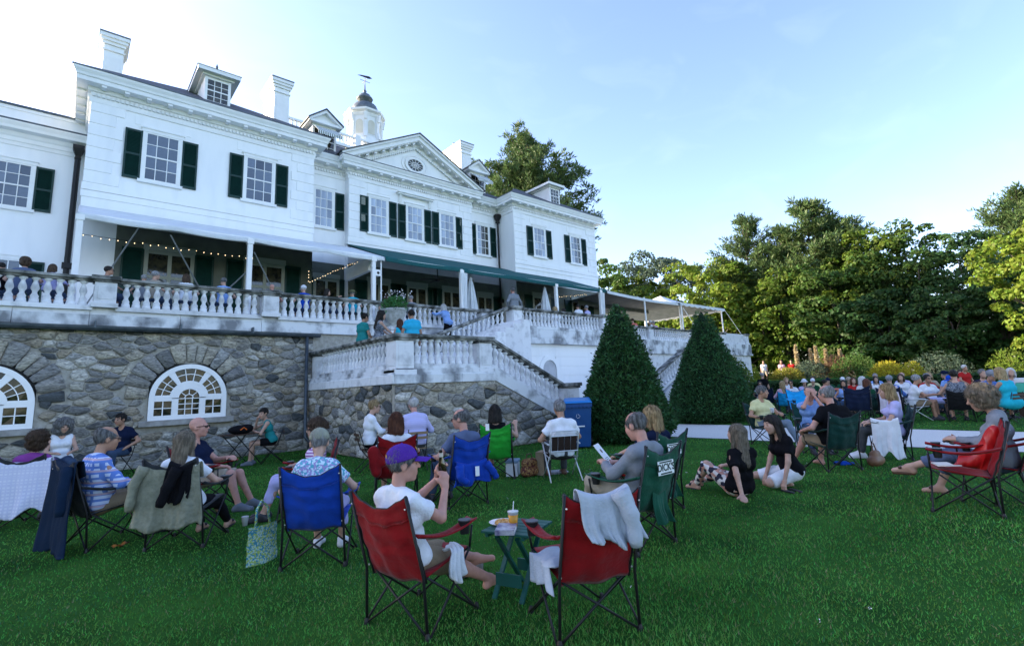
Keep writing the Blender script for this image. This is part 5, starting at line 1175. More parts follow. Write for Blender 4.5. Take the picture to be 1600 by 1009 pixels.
# man in purple cap
camp_chair('red camp chair nearest the camera holding the man in a purple cap', (2.07,3.48), 17, 'red', 1.0)
capman, ci = person('seated man in purple baseball cap and white polo drinking from a brown bottle', (2.07,3.48), 17, N1, .91, skin='pink', hair=('short','salt'), top=('polo','white'), bottom=('shorts','khaki'), shoe='bare', sit=.45, py=-.12, lean=21, slump=16, twist=-8, head=(-40,0,0),
    hands=[(.15,.12,.88),(.05,.16,.94)], elbow=((.5,.1,-1),(-.6,.1,-1)), hdir=((-.12,.1,1),(.12,.1,1)), palm=((-.9,.2,0),(.9,-.1,0)), curl=(.75,.75), feet=[(.20,.62,.09),(.02,.72,.20,.02)], fdir=(-10,-35), cap_=('cap', CL['purple']))
hd = ci['head']
b = MB(); GOLD = mat('gold_thread', (.65,.40,.06), rough=.5)
for c_ in ((.0,.0935,.094),(-.086,-.03,.075)): b.lathe([(.016,0),(.012,.003),(.001,.004)], (0,0,0), 8)
em = MB().lathe([(.018,0),(.014,.003),(.001,.004)], n=8).mesh('emblem', GOLD)
for p_, r_ in (((.0,.088,.100),(R(-70),0,0)),((.02,-.118,.062),(R(95),0,0))):
    o = inst('cap_emblem', em, capman, tuple(hd(*p_)*ci['s'])); o.rotation_euler = (Matrix.Rotation(R(-38),3,'Z') @ Matrix.Rotation(r_[0],3,'X')).to_euler()
ha, d_, n_, sd_ = ci['hands'][0]; b = MB(); b.tube([tuple(ha-d_*.055), tuple(ha-d_*.025)], .034, 12); b.build('wristwatch', mat('dark_leather', (.02,.015,.012), rough=.5), capman, off=O0, smooth=True)
t = thing('beer_bottle', 'brown glass bottle raised by the man in the purple cap', 'bottle', (2.07,3.48,0), R(17-90))
bc = (A3(.10,.155,1.01)); ax_ = unit((.02,-.16,1)); prof = [(.030,-.11),(.031,-.10),(.031,.03),(.026,.06),(.014,.10),(.0125,.145),(.014,.15),(.012,.155)]
pts = [tuple(bc+ax_*z) for r_, z in prof]; MB().tube(pts, [r_ for r_, z in prof], 14).build('glass', mat('brown_glass', (.018,.008,.003), rough=.08, spec=.8), t, off=O0, smooth=True); MB().tube([tuple(bc+ax_*z) for z in (.10,.13)], .0162, 12).build('foil', mat('pale_foil', (.55,.50,.42), rough=.4), t, off=O0)
t = thing('white_towel', 'white towel hanging off the right side of the cap man\'s seat', 'towel', (2.07,3.48,0), R(17-90)); hang(t, CL['white'], .20, .285, .0, .13, .46, .19, 3)
# empty red chair with grey sweater
camp_chair('empty red camp chair with a grey sweater over its back', (2.80,2.56), 66, 'red', 1.0)
drape('grey_sweater', 'pale grey sweater draped over the back of the empty red chair', 'sweater', (2.80,2.56), 66, cloth('pale_grey_knit', (.42,.46,.52)), back=.30, front=.14, width=.36, seed=7, hemj=.12, folds=2.6, skew=.06, sleeves=[[(.10,-.46,.93),(.15,-.50,.78),(.17,-.50,.60)]])
t = thing('grey_sweatshirt', 'grey hooded sweatshirt slumped on the left edge of the empty red chair', 'sweatshirt', (2.80,2.56,0), R(66-90)); hang(t, cloth('pale_grey_knit', (.42,.46,.52)), -.10, -.285, -.20, .16, .43, .16, 5, 2.2)
slat_table('dark green slatted folding table with drinks between the two red chairs', (2.86,3.28), 20)
tz = .50; TX, TY = 2.86, 3.28
t = thing('hardback_book', 'thick white hardback book lying on the green slatted table', 'book', (TX-.17,TY-.06,tz), R(42)); MB().box(-.10,-.07,.004,.10,.07,.034).build('pages', mat('book_pages',(.66,.64,.58),rough=.9), t, off=O0); c_ = MB(); c_.box(-.105,-.075,0,.107,.075,.004).box(-.105,-.075,.034,.107,.075,.038).box(-.109,-.075,0,-.105,.075,.038); c_.build('cover', mat('book_cover',(.52,.50,.52),(.12,.10,.20),scale=14,rough=.4), t, off=O0)
t = thing('paper_plate', 'white paper plate of food on the green slatted table', 'plate', (TX-.05,TY+.13,tz)); MB().lathe([(.06,.0),(.075,.004),(.11,.020),(.112,.022),(.075,.008),(.001,.006)], n=24).build('plate', mat('paper_white',(.75,.76,.78),rough=.7), t, off=O0, smooth=True); fo = MB()
for i in range(9): a = i*.7; fo.lathe([(.018,.006),(.022,.018),(.014,.032),(.002,.036)], (.045*math.cos(a),.045*math.sin(a),0), 7)
f_ = fo.build('food', mat('orange_food',(.55,.26,.06),(.65,.40,.16),scale=30,rough=.6), t, off=O0, smooth=True); f_['kind'] = 'stuff'; MB().bar((-.10,.02,.03),(-.02,.05,.034),.014,.004).build('fork', mat('paper_white',(.75,.76,.78)), t, off=O0)
t = thing('plastic_cup', 'clear plastic cup of orange drink with straw on the green table', 'cup', (TX-.055,TY-.015,tz)); MB().lathe([(.030,0),(.041,.10)], n=16).build('drink', mat('orange_drink',(.62,.28,.03),rough=.2), t, off=O0, smooth=True); MB().lathe([(.0412,.10),(.043,.118),(.046,.12),(.046,.126),(.01,.13)], n=16).build('lid', mat('clear_lid',(.62,.62,.60),rough=.25), t, off=O0, smooth=True); MB().tube([(.0,0,.12),(.012,.0,.20)], .0035, 6).build('straw', mat('paper_white',(.75,.76,.78)), t, off=O0)
t = thing('sneakers', 'pair of worn grey sneakers on the grass by the barefoot man', 'shoes', (2.83,3.90,0), R(-40)); 
for x_ in (-.06,.07): blob('sneaker', [cap((x_,-.10,.05),(x_,.13,.035),.045,.036),cap((x_,-.10,.09),(x_,-.04,.08),.035,.03)], .009, .02, mat('shoe_khaki',(.14,.13,.11),rough=.8), t, subs=[('pl',A3(0,0,.0),A3(0,0,-1))])
# blue chair
camp_chair('blue camp chair seen from behind, left of the man in the purple cap', (2.05,5.39), 56, 'blue', 1.04)
person('person in pale cap and teal floral shirt seated in the blue chair', (2.05,5.39), 56, N2, .95, True, hair=('short','grey'), top=('tee','floral'), bottom=('crop','lav'), shoe='white', head=(10,18,0), slump=16, lean=14, hands=[(.31,.16,.66),(-.31,.14,.66)], feet=[(.13,.42,.08),(-.13,.46,.08)], cap_=('cap', cloth('sage', (.30,.31,.24))), sit=.48)
t = thing('tote_bag', 'teal and green patterned tote bag on the grass beside the blue chair', 'bag', (1.60,5.80,0), R(20)); TB = pattern('tote_print','print',(.35,.50,.44),(.05,.22,.30),(.30,.42,.10),scale=80.)
b = MB(); b.grid(lambda u, v: ((u-.5)*(.34-.03*v)+.01*math.sin(v*9), .055*math.sin(math.pi*u)*(1-.6*v)-.03, .36*v+.004-.02*math.sin(math.pi*u)*v), 12, 8); b.grid(lambda u, v: ((.5-u)*(.34-.03*v), -.055*math.sin(math.pi*u)*(1-.6*v)-.03, .36*v+.004), 12, 8); b.build('bag_body', TB, t, off=O0, smooth=True); MB().tube([(-.08,-.03,.34),(-.07,-.03,.52),(-.02,-.03,.60),(.05,-.03,.52),(.08,-.03,.34)], .012, 6).build('handle', TB, t, off=O0, smooth=True)
# striped woman
camp_chair('red camp chair facing left under the woman in striped shirt', (2.62,7.55), 160, 'red')
person('woman with short brown curls and sunglasses in lilac striped shirt, facing left', (2.62,7.55), 160, N2, .97, True, hair=('curly','brown'), top=('long','stripe'), bottom=('crop','lav'), glasses='sun', head=(12,2,0), hands=[(.27,.10,.66),(-.27,.12,.66)], feet=[(.12,.48,.08),(-.12,.50,.08)])
# left cluster
camp_chair('dark camp chair with a navy jacket over it at far left', (.48,8.15), 18, 'charcoal')
person('grey-haired man in blue plaid shirt turned to the right', (.48,8.15), 18, N2, 1.05, hair=('bald','salt'), skin='tan', top=('long','plaid'), bottom=('long','khaki'), head=(-12,4,0), lean=8, slump=10, hands=[(.22,.26,.66),(-.10,.28,.66)], feet=[(.16,.50,.08),(-.14,.52,.08)], fat=.5, glasses='spec')
drape('navy_jacket', 'long navy jacket hanging off the chair of the man in plaid down to the grass', 'jacket', (.48,8.15), 18, cloth('navy_wool', (.008,.020,.045)), back=.98, front=.16, width=.66, seed=12, hemj=.03, folds=1.1, flare=.15, top=1.0, sleeves=[[(.24,-.49,.94),(.36,-.56,.72),(.40,-.58,.46)]])
camp_chair('charcoal camp chair under the sage green jacket', (1.21,7.30), 54, 'charcoal')
person('woman with long ash hair seated with a sage jacket on her chair', (1.21,7.30), 54, N2, .96, True, hair=('long','ash'), top=('tee','white'), bottom=('long','black'), head=(-20,0,0), hands=[(.28,.18,.66),(-.26,.12,.66)], feet=[(.18,.62,.08),(-.1,.5,.08)], shoe='sandal')
JK = mat('sage_quilted_cotton', (.17,.175,.125), (.235,.235,.17), scale=16, rough=.85, bump=.9, bscale=22)
drape('sage_jacket', 'sage green quilted jacket over a chair back with a black sleeve across it', 'jacket', (1.21,7.30), 54, JK, back=.66, front=.15, width=.62, seed=21, hemj=.05, folds=2.0, flare=.2, sleeves=[[(-.27,-.44,.93),(-.34,-.50,.75),(-.36,-.52,.48)]])
drape('black_cardigan', 'black cardigan slung over the right of the sage jacket', 'cardigan', (1.21,7.30), 54, CL['black'], back=.40, front=.12, width=.26, top=.955, yo=-.445, seed=23, hemj=.10, folds=1.6, skew=-.05, flare=.1, sleeves=[[(-.02,-.50,.90),(-.08,-.58,.70),(-.13,-.60,.52)]])
bpy.data.objects['black_cardigan'].location.x += .10; bpy.data.objects['black_cardigan'].location.y -= .07
camp_chair('red camp chair under the bald man in navy polo', (1.72,9.05), -35, 'red')
person('bald man in sunglasses, navy polo and beige shorts facing right', (1.72,9.05), -35, N2, 1.08, skin='pink', hair=None, top=('polo','navy'), bottom=('shorts','beige'), shoe='grey', glasses='sun', head=(6,-2,0), hands=[(.14,.22,.66),(-.08,.24,.76)], feet=[(.14,.52,.08),(-.14,.60,.08)], fat=.4)
t = thing('clear_cup', 'clear plastic cup standing in the grass near the sneakers', 'cup', (1.90,7.60,0)); MB().lathe([(.032,0),(.044,.11),(.046,.115),(.042,.112)], n=16).build('cup', mat('clear_plastic',(.45,.48,.50),rough=.15,spec=.6), t, off=O0, smooth=True)
t = thing('orange_wrapper', 'scrap of orange and black wrapper on the grass', 'litter', (.62,7.75,0), R(30)); b = MB(); b.grid(lambda u, v: ((u-.5)*.16, (v-.5)*.07, .02+.012*math.sin(u*9)+.01*math.cos(v*7)), 8, 4); b.build('wrapper', mat('orange_black_foil',(.5,.17,.02),(.02,.02,.02),scale=14,rough=.4), t, off=O0, thick=.004)
camp_chair('camp chair wrapped in a white checked cloth at the left edge', (-.18,10.35), 62, 'charcoal')
person('woman with tousled dark brown hair leaning back behind the white cloth', (-.18,10.35), 62, N3, .98, True, hair=('curly','brown'), top=('tee','plum'), bottom=('crop','jeans'), head=(25,-6,8), hands=[(.26,.30,.66),(-.30,.30,.70)])
drape('white_cloth', 'white checked cloth hung over a chair back at far left', 'cloth', (-.18,10.35), 62, pattern('white_check_cloth','plaid',(.66,.67,.78),(.56,.57,.72),scale=7.), back=.72, front=.2, width=.70, seed=31, hemj=.10, folds=2.4, flare=.25)
folding_chair('folding chair by the stone wall under the grey-haired woman', (.02,14.6), -84)
person('woman with big frizzy grey hair and white sleeveless top by the wall', (.02,14.6), -84, N3, 1., True, hair=('frizz','salt'), skin='fair', top=('tank','white'), bottom=('long','jeans'), head=(8,12,0), hands=[(.10,.30,.72),(-.12,.34,.72)], lean=4, sit=.55, feet=[(.12,.40,.08),(-.12,.40,.08)], py=-.02)
folding_chair('folding chair at the wall under the man in dark shirt', (1.10,15.7), -130)
person('dark-haired man in black shirt half hidden before the stone wall', (1.10,15.7), -130, N3, 1.05, hair=('short','dark'), skin='tan', top=('tee','navy'), bottom=('long','jeans'), head=(-10,4,0), lean=4, sit=.55, py=-.02)
camp_chair('dark camp chair cut by the left picture edge', (-.85,11.6), -60, 'charcoal')
person('person in dark purple top at the left picture edge', (-.85,11.6), -60, N3, .98, True, hair=('bob','dark'), top=('tee','plum'), bottom=('shorts','beige'), head=(0,5,0), hands=[(.15,.40,.72),(-.10,.40,.72)])
bistro_table('small dark folding table with bags beside the woman in teal', (3.45,14.4), 20, .85, .7, .80)
t = thing('dark_backpack', 'black backpack with an orange strap lying on the folding table', 'bag', (3.40,14.35,.80)); blob('bag', [ell((0,0,.10),(.28,.20,.11)),ell((.16,.0,.14),(.14,.16,.09))], .014, .04, CL['black'], t, noise=[(.012,16)]); MB().tube([(-.05,-.19,.10),(.03,-.20,.16),(.10,-.19,.10)], .012, 6).build('strap', CL['orange'], t, off=O0)
folding_chair('folding chair under the woman in teal tank top', (4.15,14.35), 165)
person('woman in teal tank top and black shorts resting her chin by the folding table', (4.15,14.35), 165, N3, 1.02, True, hair=('short','dark'), skin='fair', top=('tank','teal'), bottom=('short','black'), shoe='grey', lean=-16, slump=0, sit=.56, py=0, head=(45,6,0), hands=[(.02,.36,1.10),(-.1,.46,.86)], feet=[(.10,.44,.08),(-.12,.50,.08)])
folding_chair('folding chair under the woman in white blouse', (5.05,10.55), -10)
person('blond woman in dark sunglasses and white blouse facing right', (5.05,10.55), -10, N3, 1.05, True, hair=('short','blond'), top=('rolled','white'), bottom=('long','black'), glasses='sun', lean=0, slump=6, sit=.60, py=0, head=(-5,4,0), hands=[(.10,.40,.86),(-.08,.42,.84)])
folding_chair('folding chair with wooden slats under the man in lilac shirt', (5.72,9.75), 72, slat=mat('tan_wood',(.24,.16,.09)))
person('white-haired man in lilac checked shirt seen from behind at the wall', (5.72,9.75), 72, N3, 1.12, hair=('short','white'), skin='pink', top=('long','check'), bottom=('long','dkgrey'), lean=-4, slump=4, sit=.56, py=0, head=(0,8,0), hands=[(.24,.40,.80),(-.24,.40,.80)], fat=.5)
bistro_table('folding table in front of the man in lilac shirt', (5.85,10.45), 0, .7, .7, .74)
camp_chair('red camp chair of the auburn-haired woman', (3.95,7.35), 66, 'red')
person('woman with auburn bob seen from behind in a red chair', (3.95,7.35), 66, N2, 1., True, hair=('bob','auburn'), top=('tee','white'), bottom=('short','khaki'), head=(-12,2,0), hands=[(.32,.20,.66),(-.34,.18,.66)])
t = thing('red_chair_bag', 'red nylon chair bag bunched at the left of the auburn woman\'s chair', 'bag', (3.95,7.35,0), R(66-90)); blob('bag', [cap((-.34,-.36,.78),(-.30,-.40,.50),.09,.07),cap((-.34,-.34,.76),(-.20,-.40,.62),.08,.06)], .012, .06, FAB['red'], t, noise=[(.018,12)], ridged=True, seed=6)
camp_chair('blue camp chair of the bearded man', (4.42,6.32), 82, 'blue', header='blue')
person('bearded grey man in slate blue tee and jeans facing left', (4.42,6.32), 82, N2, 1.03, skin='pink', hair=('bald','salt'), top=('tee','slate'), bottom=('long','jeans'), head=(42,4,0), glasses='spec', hands=[(.22,.30,.66),(-.32,.12,.68)], feet=[(.05,.45,.08),(-.22,.48,.08)], shoe='dark', fat=.3)
drape('blue_jacket', 'bright blue jacket tied round the lower back of the blue chair', 'jacket', (4.42,6.32), 82, FAB['blue'], back=.28, front=.03, width=.48, seed=51, top=.62, yo=-.40, hemj=.10, folds=2.2, flare=.3, sleeves=[[(.22,-.42,.58),(.32,-.46,.44),(.36,-.47,.36)],[(-.20,-.42,.58),(-.22,-.5,.42),(-.12,-.52,.36)]])
MB().box(.02,-.475,.43,.08,-.465,.56).build('tag', TRIM, bpy.data.objects['blue_jacket'], off=O0)
camp_chair('lime green camp chair', (6.15,7.55), 50, 'lime')
person('dark-haired person in orange shorts in the lime green chair', (6.15,7.55), 50, N2, 1., True, hair=('bob','dark'), top=('tank','black'), bottom=('shorts','orange'), head=(0,6,0), hands=[(.38,.10,.92),(-.28,.3,.66)], elbow=((.6,-.2,-1),None), feet=[(.2,.5,.08),(-.1,.5,.08)], shoe='grey')
b = MB(); b.box(-.16,-.452,.82,-.10,-.440,.93); b.build('chair_tag', TRIM, [o for o in bpy.data.objects if o.get('label') == 'lime green camp chair'][0], off=O0)
t = thing('woven_basket', 'small brown patterned woven bag on the grass by the lime chair', 'bag', (6.55,7.10,0)); blob('basket', [cap((-.10,0,.10),(.10,0,.10),.10),cap((-.09,0,.24),(.09,0,.24),.085)], .014, .05, pattern('woven_print','print',(.22,.10,.04),(.10,.03,.03),(.34,.20,.08),scale=40.), t, subs=[('pl',A3(0,0,.0),A3(0,0,-1))]); MB().tube([(-.09,0,.28),(-.05,0,.40),(.05,0,.40),(.09,0,.28)], .010, 6).build('handle', SHOE['brown'], t, off=O0)
t = thing('paper_bag', 'brown paper carrier bag standing behind the woven bag', 'bag', (6.85,7.05,0), R(25)); c_ = MB(); c_.box(-.15,-.08,0,.15,.08,.42); c_.build('bag', mat('brown_paper',(.30,.22,.14),(.24,.18,.11),scale=9,rough=.9,bump=.3), t, off=O0); MB().tube([(-.06,-.09,.41),(-.05,-.09,.50),(.05,-.09,.50),(.06,-.09,.41)], .006, 5).build('handle', mat('brown_paper',(.3,.22,.14)), t, off=O0)
t = thing('white_cooler', 'small white cooler box between the bags', 'cooler', (6.45,7.45,0), R(40)); MB().box(-.17,-.11,0,.17,.11,.24).build('box', mat('cooler_white',(.62,.64,.66),rough=.5), t, off=O0, bevel=.015); MB().box(-.18,-.12,.242,.18,.12,.29).build('lid', mat('cooler_blue',(.20,.30,.42),rough=.5), t, off=O0, bevel=.015)
lawn_chair('white tubular lawn chair with brown webbing', (6.72,6.45), 58)
person('grey-haired man in white tee seen from behind in a tubular lawn chair', (6.72,6.45), 58, N2, 1.05, skin='tan', hair=('short','grey'), top=('tee','white'), bottom=('long','dkgrey'), head=(4,6,0), lean=14, hands=[(.28,.22,.66),(-.31,.10,.68)], shoe='brown', fat=.3)
t = thing('newspaper', 'folded newspapers in the grass under the lawn chair', 'newspaper', (7.05,6.95,0), R(-30)); 
for i in range(3): MB().box(-.22+.03*i,-.13,.012*i+.002,.2+.02*i,.15,.012*i+.012).build('section', mat('newsprint',(.42,.42,.42),(.18,.2,.24),scale=30,rough=.9), t, off=O0)
# green pair with lettering
for lab, lc, fc in (('green camp chair with white lettering holding the bald man in grey',(4.46,3.32),88),('green camp chair with white lettering holding the blond woman',(5.74,3.98),84)):
    t = camp_chair(lab, lc, fc, 'green')
    MB().box(-.125,-.4265,.665,.115,-.4245,.785).build('printed_patch', mat('white_print',(.72,.74,.74),rough=.6), t, off=O0)
    bpy.context.view_layer.update(); text("DICK'S", .085, mat('dark_print',(.01,.03,.025),rough=.6), t, (-.005,-.428,.725), (R(90),0,0), bold=.002)
    for q_, (zz, wd) in enumerate(((.677,.085),(.773,.095))): MB().box(-.005-wd, -.4285, zz-.006, -.005+wd, -.4275, zz+.006).build('printed_line', mat('dark_print',(.01,.03,.025)), t, off=O0)
    drape('chair_sack', 'green nylon chair sack hanging at the '+('bald man' if lc[0] < 5 else 'blond woman')+'\'s lettered chair', 'bag', lc, fc, FAB['green'], back=.34, front=.02, width=.20, seed=61, top=.60 if lc[0] < 5 else .55, yo=-.33, hemj=.05, folds=1.2, skew=.02)
person('bald man in grey shirt reading a programme in the lettered green chair', (4.46,3.32), 88, N2, 1.0, skin='pink', hair=('bald','salt'), top=('long','grey'), bottom=('long','beige'), head=(4,16,0), hands=[(.10,.22,.76),(-.14,.20,.78)], feet=[(.10,.58,.08),(-.12,.52,.22,.02)], shoe='bare', lean=18, knee=(None,(-.5,.5,1)))
t = thing('programme', 'white printed programme held by the bald man in grey', 'booklet', (4.46,3.32,0), R(88-90)); pm = Matrix.Translation((.0,.31,.84)) @ Matrix.Rotation(R(28),4,'Z') @ Matrix.Rotation(R(52),4,'X') 
b = MB(); b.box(-.11,-.15,-.002,.11,.15,.002); o = b.build('cover', mat('programme_white',(.72,.73,.74),rough=.6), t, off=O0); o.matrix_local = pm
b = MB(); b.lathe([(.025,-.0035),(.025,.0035)], (0,.06,0), 14); o = b.build('printed_portrait', mat('print_brown',(.10,.04,.03)), t, off=O0); o.matrix_local = pm
b = MB(); 
for i in range(4): b.box(-.06+.008*i,-.03-.02*i,-.0032,.06-.008*i,-.025-.02*i,.0032)
o = b.build('printed_lines', mat('dark_print',(.01,.03,.025)), t, off=O0); o['kind'] = 'stuff'; o.matrix_local = pm
person('woman with straight blond hair in the further lettered green chair', (5.74,3.98), 84, N2, .98, True, hair=('bob','blond'), top=('tee','navy'), bottom=('shorts','red'), head=(32,4,0), hands=[(.20,.30,.66),(-.22,.32,.66)], feet=[(.10,.50,.08),(-.12,.50,.08)])
# two girls on the grass
person('young woman with long brown hair sitting on the grass in flowered trousers', (7.12,3.46), 68, N1*1.1, 1., True, hair=('long','ash'), top=('tee','black'), bottom=('long','flowerpants'), shoe='sandal', sit=.13, py=0, lean=22, slump=18, head=(14,-4,0), hands=[(.14,.34,.36),(-.34,-.42,.07)], elbow=((.6,0,-.4),(-.5,-.5,.1)), hdir=(None,(-.35,-.5,-.12)), palm=(None,(0,0,-1)), curl=(.5,.08), feet=[(.02,.86,.08),(-.20,.66,.08)], knee=((.1,.1,1),(-.25,.1,1)), fdir=(0,10))
person('smiling young woman with dark ponytail in black tee and white shorts on the grass', (8.15,3.14), 140, N1*1.1, .98, True, hair=('long','dark'), skin='fair', top=('tee','black'), bottom=('shorts','white'), shoe='bare', sit=.22, py=0, lean=-16, slump=-4, head=(12,8,8), hands=[(.16,.34,.08),(-.30,.30,.06)], feet=[(.28,-.05,.06),(.05,.05,.06)], knee=((.6,1,-.2),(-.3,1,-.1)), elbow=((.6,-.4,0),(-.6,-.5,0)))
t = thing('flip_flops', 'dark flip flops lying on the grass by the young women', 'shoes', (7.75,3.02,0), R(-25))
for x_ in (-.07,.06): blob('flip_flop', [cap((x_,-.1,.012),(x_+.02,.1,.012),.022,.030)], .01, .01, SHOE['dark'], t, subs=[('pl',A3(0,0,.03),A3(0,0,1.)),('pl',A3(0,0,.002),A3(0,0,-1.))])
# group by the path
camp_chair('dark green camp chair of the man in yellow polo', (12.85,5.35), -118, 'dkgreen')
person('man in pale yellow polo and grey-blue trousers holding a cup', (12.85,5.35), -118, N2, 1.08, skin='tan', hair=('short','salt'), top=('polo','yellow'), bottom=('long','ltjeans'), shoe='white', head=(38,4,0), glasses=None, lean=10, hands=[(.28,.16,.64),(-.12,.30,.74)], feet=[(.16,.52,.08),(-.30,.58,.08)], fat=.2)
t = thing('drink_cup', 'white cup in the hand of the man in yellow polo', 'cup', (12.62,5.12,.76)); MB().lathe([(.036,0),(.046,.11),(.048,.115)], n=14).build('cup', mat('paper_white',(.75,.76,.78)), t, off=O0, smooth=True)
camp_chair('dark green camp chair seen from behind under the bald man in black', (10.0,3.16), 54, 'dkgreen', 1.05)
person('bald man in black tee and khaki shorts with his back to the camera', (10.0,3.16), 54, N2, 1.1, skin='pink', hair=('bald','grey'), top=('tee','black'), bottom=('shorts','khaki'), shoe='bare', head=(22,2,0), lean=10, hands=[(.36,.10,.66),(-.36,.10,.66)], feet=[(.14,.50,.08),(-.28,.66,.08)], fat=.8)
camp_chair('dark camp chair of the woman holding her face', (12.1,4.10), -150, 'dkgreen')
person('grey-blond woman pressing both hands to her face', (12.1,4.10), -150, N2, 1.05, True, hair=('short','ash'), skin='pink', top=('tee','ltblue'), bottom=('long','jeans'), head=(10,8,0), lean=-4, hands=[(.06,.22,1.18),(-.05,.22,1.16)], elbow=((.5,.3,-1),(-.5,.3,-1)), hdir=((-.1,-.1,1),(.1,-.1,1)), palm=((0,-1,0),(0,-1,0)))
camp_chair('dark green camp chair facing left at the gravel path', (11.75,2.72), 112, 'dkgreen', 1.05)
person('blond woman in lavender tee seated facing left by the path', (11.75,2.72), 112, N2, 1.06, True, hair=('bob','blond'), top=('tee','lav'), bottom=('long','dkgrey'), head=(0,2,0), lean=10, hands=[(.22,.22,.66),(-.22,.24,.66)], feet=[(.12,.46,.08),(-.12,.48,.08)], shoe='white')
drape('white_jacket', 'white jacket hanging beside the blond woman in lavender', 'jacket', (11.42,2.66), 18, CL['white'], back=.66, front=.05, width=.42, seed=71, top=.74, yo=.0, hemj=.10, folds=2, flare=.1)
t = thing('leather_handbag', 'brown slouchy leather handbag on the grass beside the green chair', 'bag', (10.75,2.72,0)); blob('bag', [cap((-.18,0,.08),(.18,0,.08),.09),cap((-.10,0,.20),(.10,0,.20),.06)], .014, .06, mat('brown_leather',(.13,.06,.03),(.20,.10,.05),scale=7,rough=.5), t, subs=[('pl',A3(0,0,.0),A3(0,0,-1))], noise=[(.012,18)]); MB().tube([(-.14,0,.16),(-.05,.02,.36),(.07,.02,.36),(.15,0,.16)], .010, 6).build('strap', SHOE['brown'], t, off=O0)
t = thing('blue_sandals', 'blue and red sandals in the grass by the green chairs', 'shoes', (10.55,3.15,0), R(60))
for x_ in (-.07,.08): blob('sandal', [cap((x_,-.1,.02),(x_+.02,.1,.02),.028,.034)], .011, .01, CL['royal'], t, subs=[('pl',A3(0,0,.002),A3(0,0,-1.))])
# right edge
camp_chair('red camp chair of the curly-haired woman at the right edge', (8.62,.98), 92, 'red')
_, ai = person('woman with short curly blond hair in grey cardigan looking at her phone', (8.62,.98), 92, N1, 1.06, True, hair=('curly','ash'), skin='fair', top=('long','grey'), bottom=('crop','slate'), shoe='sandalbrown', head=(6,16,0), lean=10, slump=16, hands=[(.10,.26,.68),(-.12,.28,.72)], palm=((-.7,-.2,.3),(.3,-.2,-.8)), curl=(.6,.5), feet=[(.10,.56,.08),(-.10,.82,.34,.0)], knee=((.1,.6,1),(-.05,.5,1)), fdir=(0,-6))
t = thing('mobile_phone', 'dark phone held by the curly-haired woman', 'phone', (8.62,.98,0), R(92-90)); ha, d_, n_, sd_ = ai['hands'][1]; pc = ha+d_*.10+n_*.02; b = MB(); b.bar(tuple(pc-sd_*.065), tuple(pc+sd_*.065), .068, .009, tuple(n_)); b.build('phone_body', BLACK, t, off=O0)
camp_chair('empty red camp chair in front of the curly-haired woman', (7.90,1.18), 100, 'red')
t = thing('red_nylon_bag', 'shiny red nylon bag slumped over the arm of the empty right-hand chair', 'bag', (7.90,1.18,0), R(100-90)); blob('bag', [cap((.31,-.38,.86),(.34,-.26,.62),.05,.07),cap((.34,-.26,.62),(.36,-.10,.48),.07,.085),cap((.36,-.10,.48),(.34,.02,.42),.08,.05),cap((.34,-.30,.60),(.37,-.24,.40),.06,.05)], .009, .05, mat('shiny_red_nylon',(.50,.010,.010),(.38,.006,.008),scale=6,rough=.35,spec=.5), t, noise=[(.018,16),(.006,40)], ridged=True, seed=5)
t = thing('open_book', 'open paperback lying on the seat of the empty red chair at right', 'book', (7.88,1.30,.46), R(40)); b = MB(); b.grid(lambda u, v: ((u-.5)*.26, (v-.5)*.17, .012+.02*abs(math.sin((u-.5)*3.1))), 10, 2); b.build('pages', mat('book_pages',(.66,.64,.58)), t, off=O0, thick=.012)
# wheeled bin
t = thing('recycling_bin', 'blue wheeled recycling bin with a lighter blue lid beside the clipped yew', 'bin', (10.28,9.15,0), R(-48)); t.scale = (1.12,1.12,1.12); BB = mat('blue_bin_plastic', (.006,.050,.17), (.008,.062,.20), scale=4, rough=.45)
b = MB(); b.add([(-.25,-.28,.04),(.25,-.28,.04),(.25,.24,.04),(-.25,.24,.04),(-.32,-.36,1.02),(.32,-.36,1.02),(.32,.36,1.02),(-.32,.36,1.02)], [(3,2,1,0),(0,1,5,4),(1,2,6,5),(2,3,7,6),(3,0,4,7),(4,5,6,7)]); b.build('body', BB, t, off=O0, bevel=.02)
b = MB(); b.box(-.335,-.39,.94,.335,.37,1.03); b.build('rim', BB, t, off=O0, bevel=.01)
b = MB(); b.add([(-.35,-.42,1.035),(.35,-.42,1.035),(.35,.40,1.035),(-.35,.40,1.035),(-.30,-.36,1.09),(.30,-.36,1.09),(.30,.34,1.15),(-.30,.34,1.15)], [(3,2,1,0),(0,1,5,4),(1,2,6,5),(2,3,7,6),(3,0,4,7),(4,5,6,7)]); b.build('lid', mat('bright_blue_plastic', (.012,.16,.45), rough=.4), t, off=O0, bevel=.015)
for i in range(7): MB().box(-.28+.085*i,-.397,.93,-.235+.085*i,-.388,1.0).build('rib', BB, t, off=O0)
for sx in (-1,1): b = MB(); b.lathe([(.12,-.03),(.12,.03)], n=16); inst('wheel', b.mesh('wheel', BLACK), t, (sx*.28,.26,.12), (0,R(90),0))
WP = mat('white_print',(.72,.74,.74)); b = MB()
for a in range(3): q = a*2.094; b.bar((.05*math.cos(q),-.372,.74+.05*math.sin(q)),(.05*math.cos(q+1.6),-.372,.74+.05*math.sin(q+1.6)),.006,.02,(0,1,0))
o = b.build('printed_recycling_mark', WP, t, off=O0); o['kind'] = 'stuff'; MB().box(-.14,-.345,.50,.14,-.335,.525).build('printed_line', WP, t, off=O0)
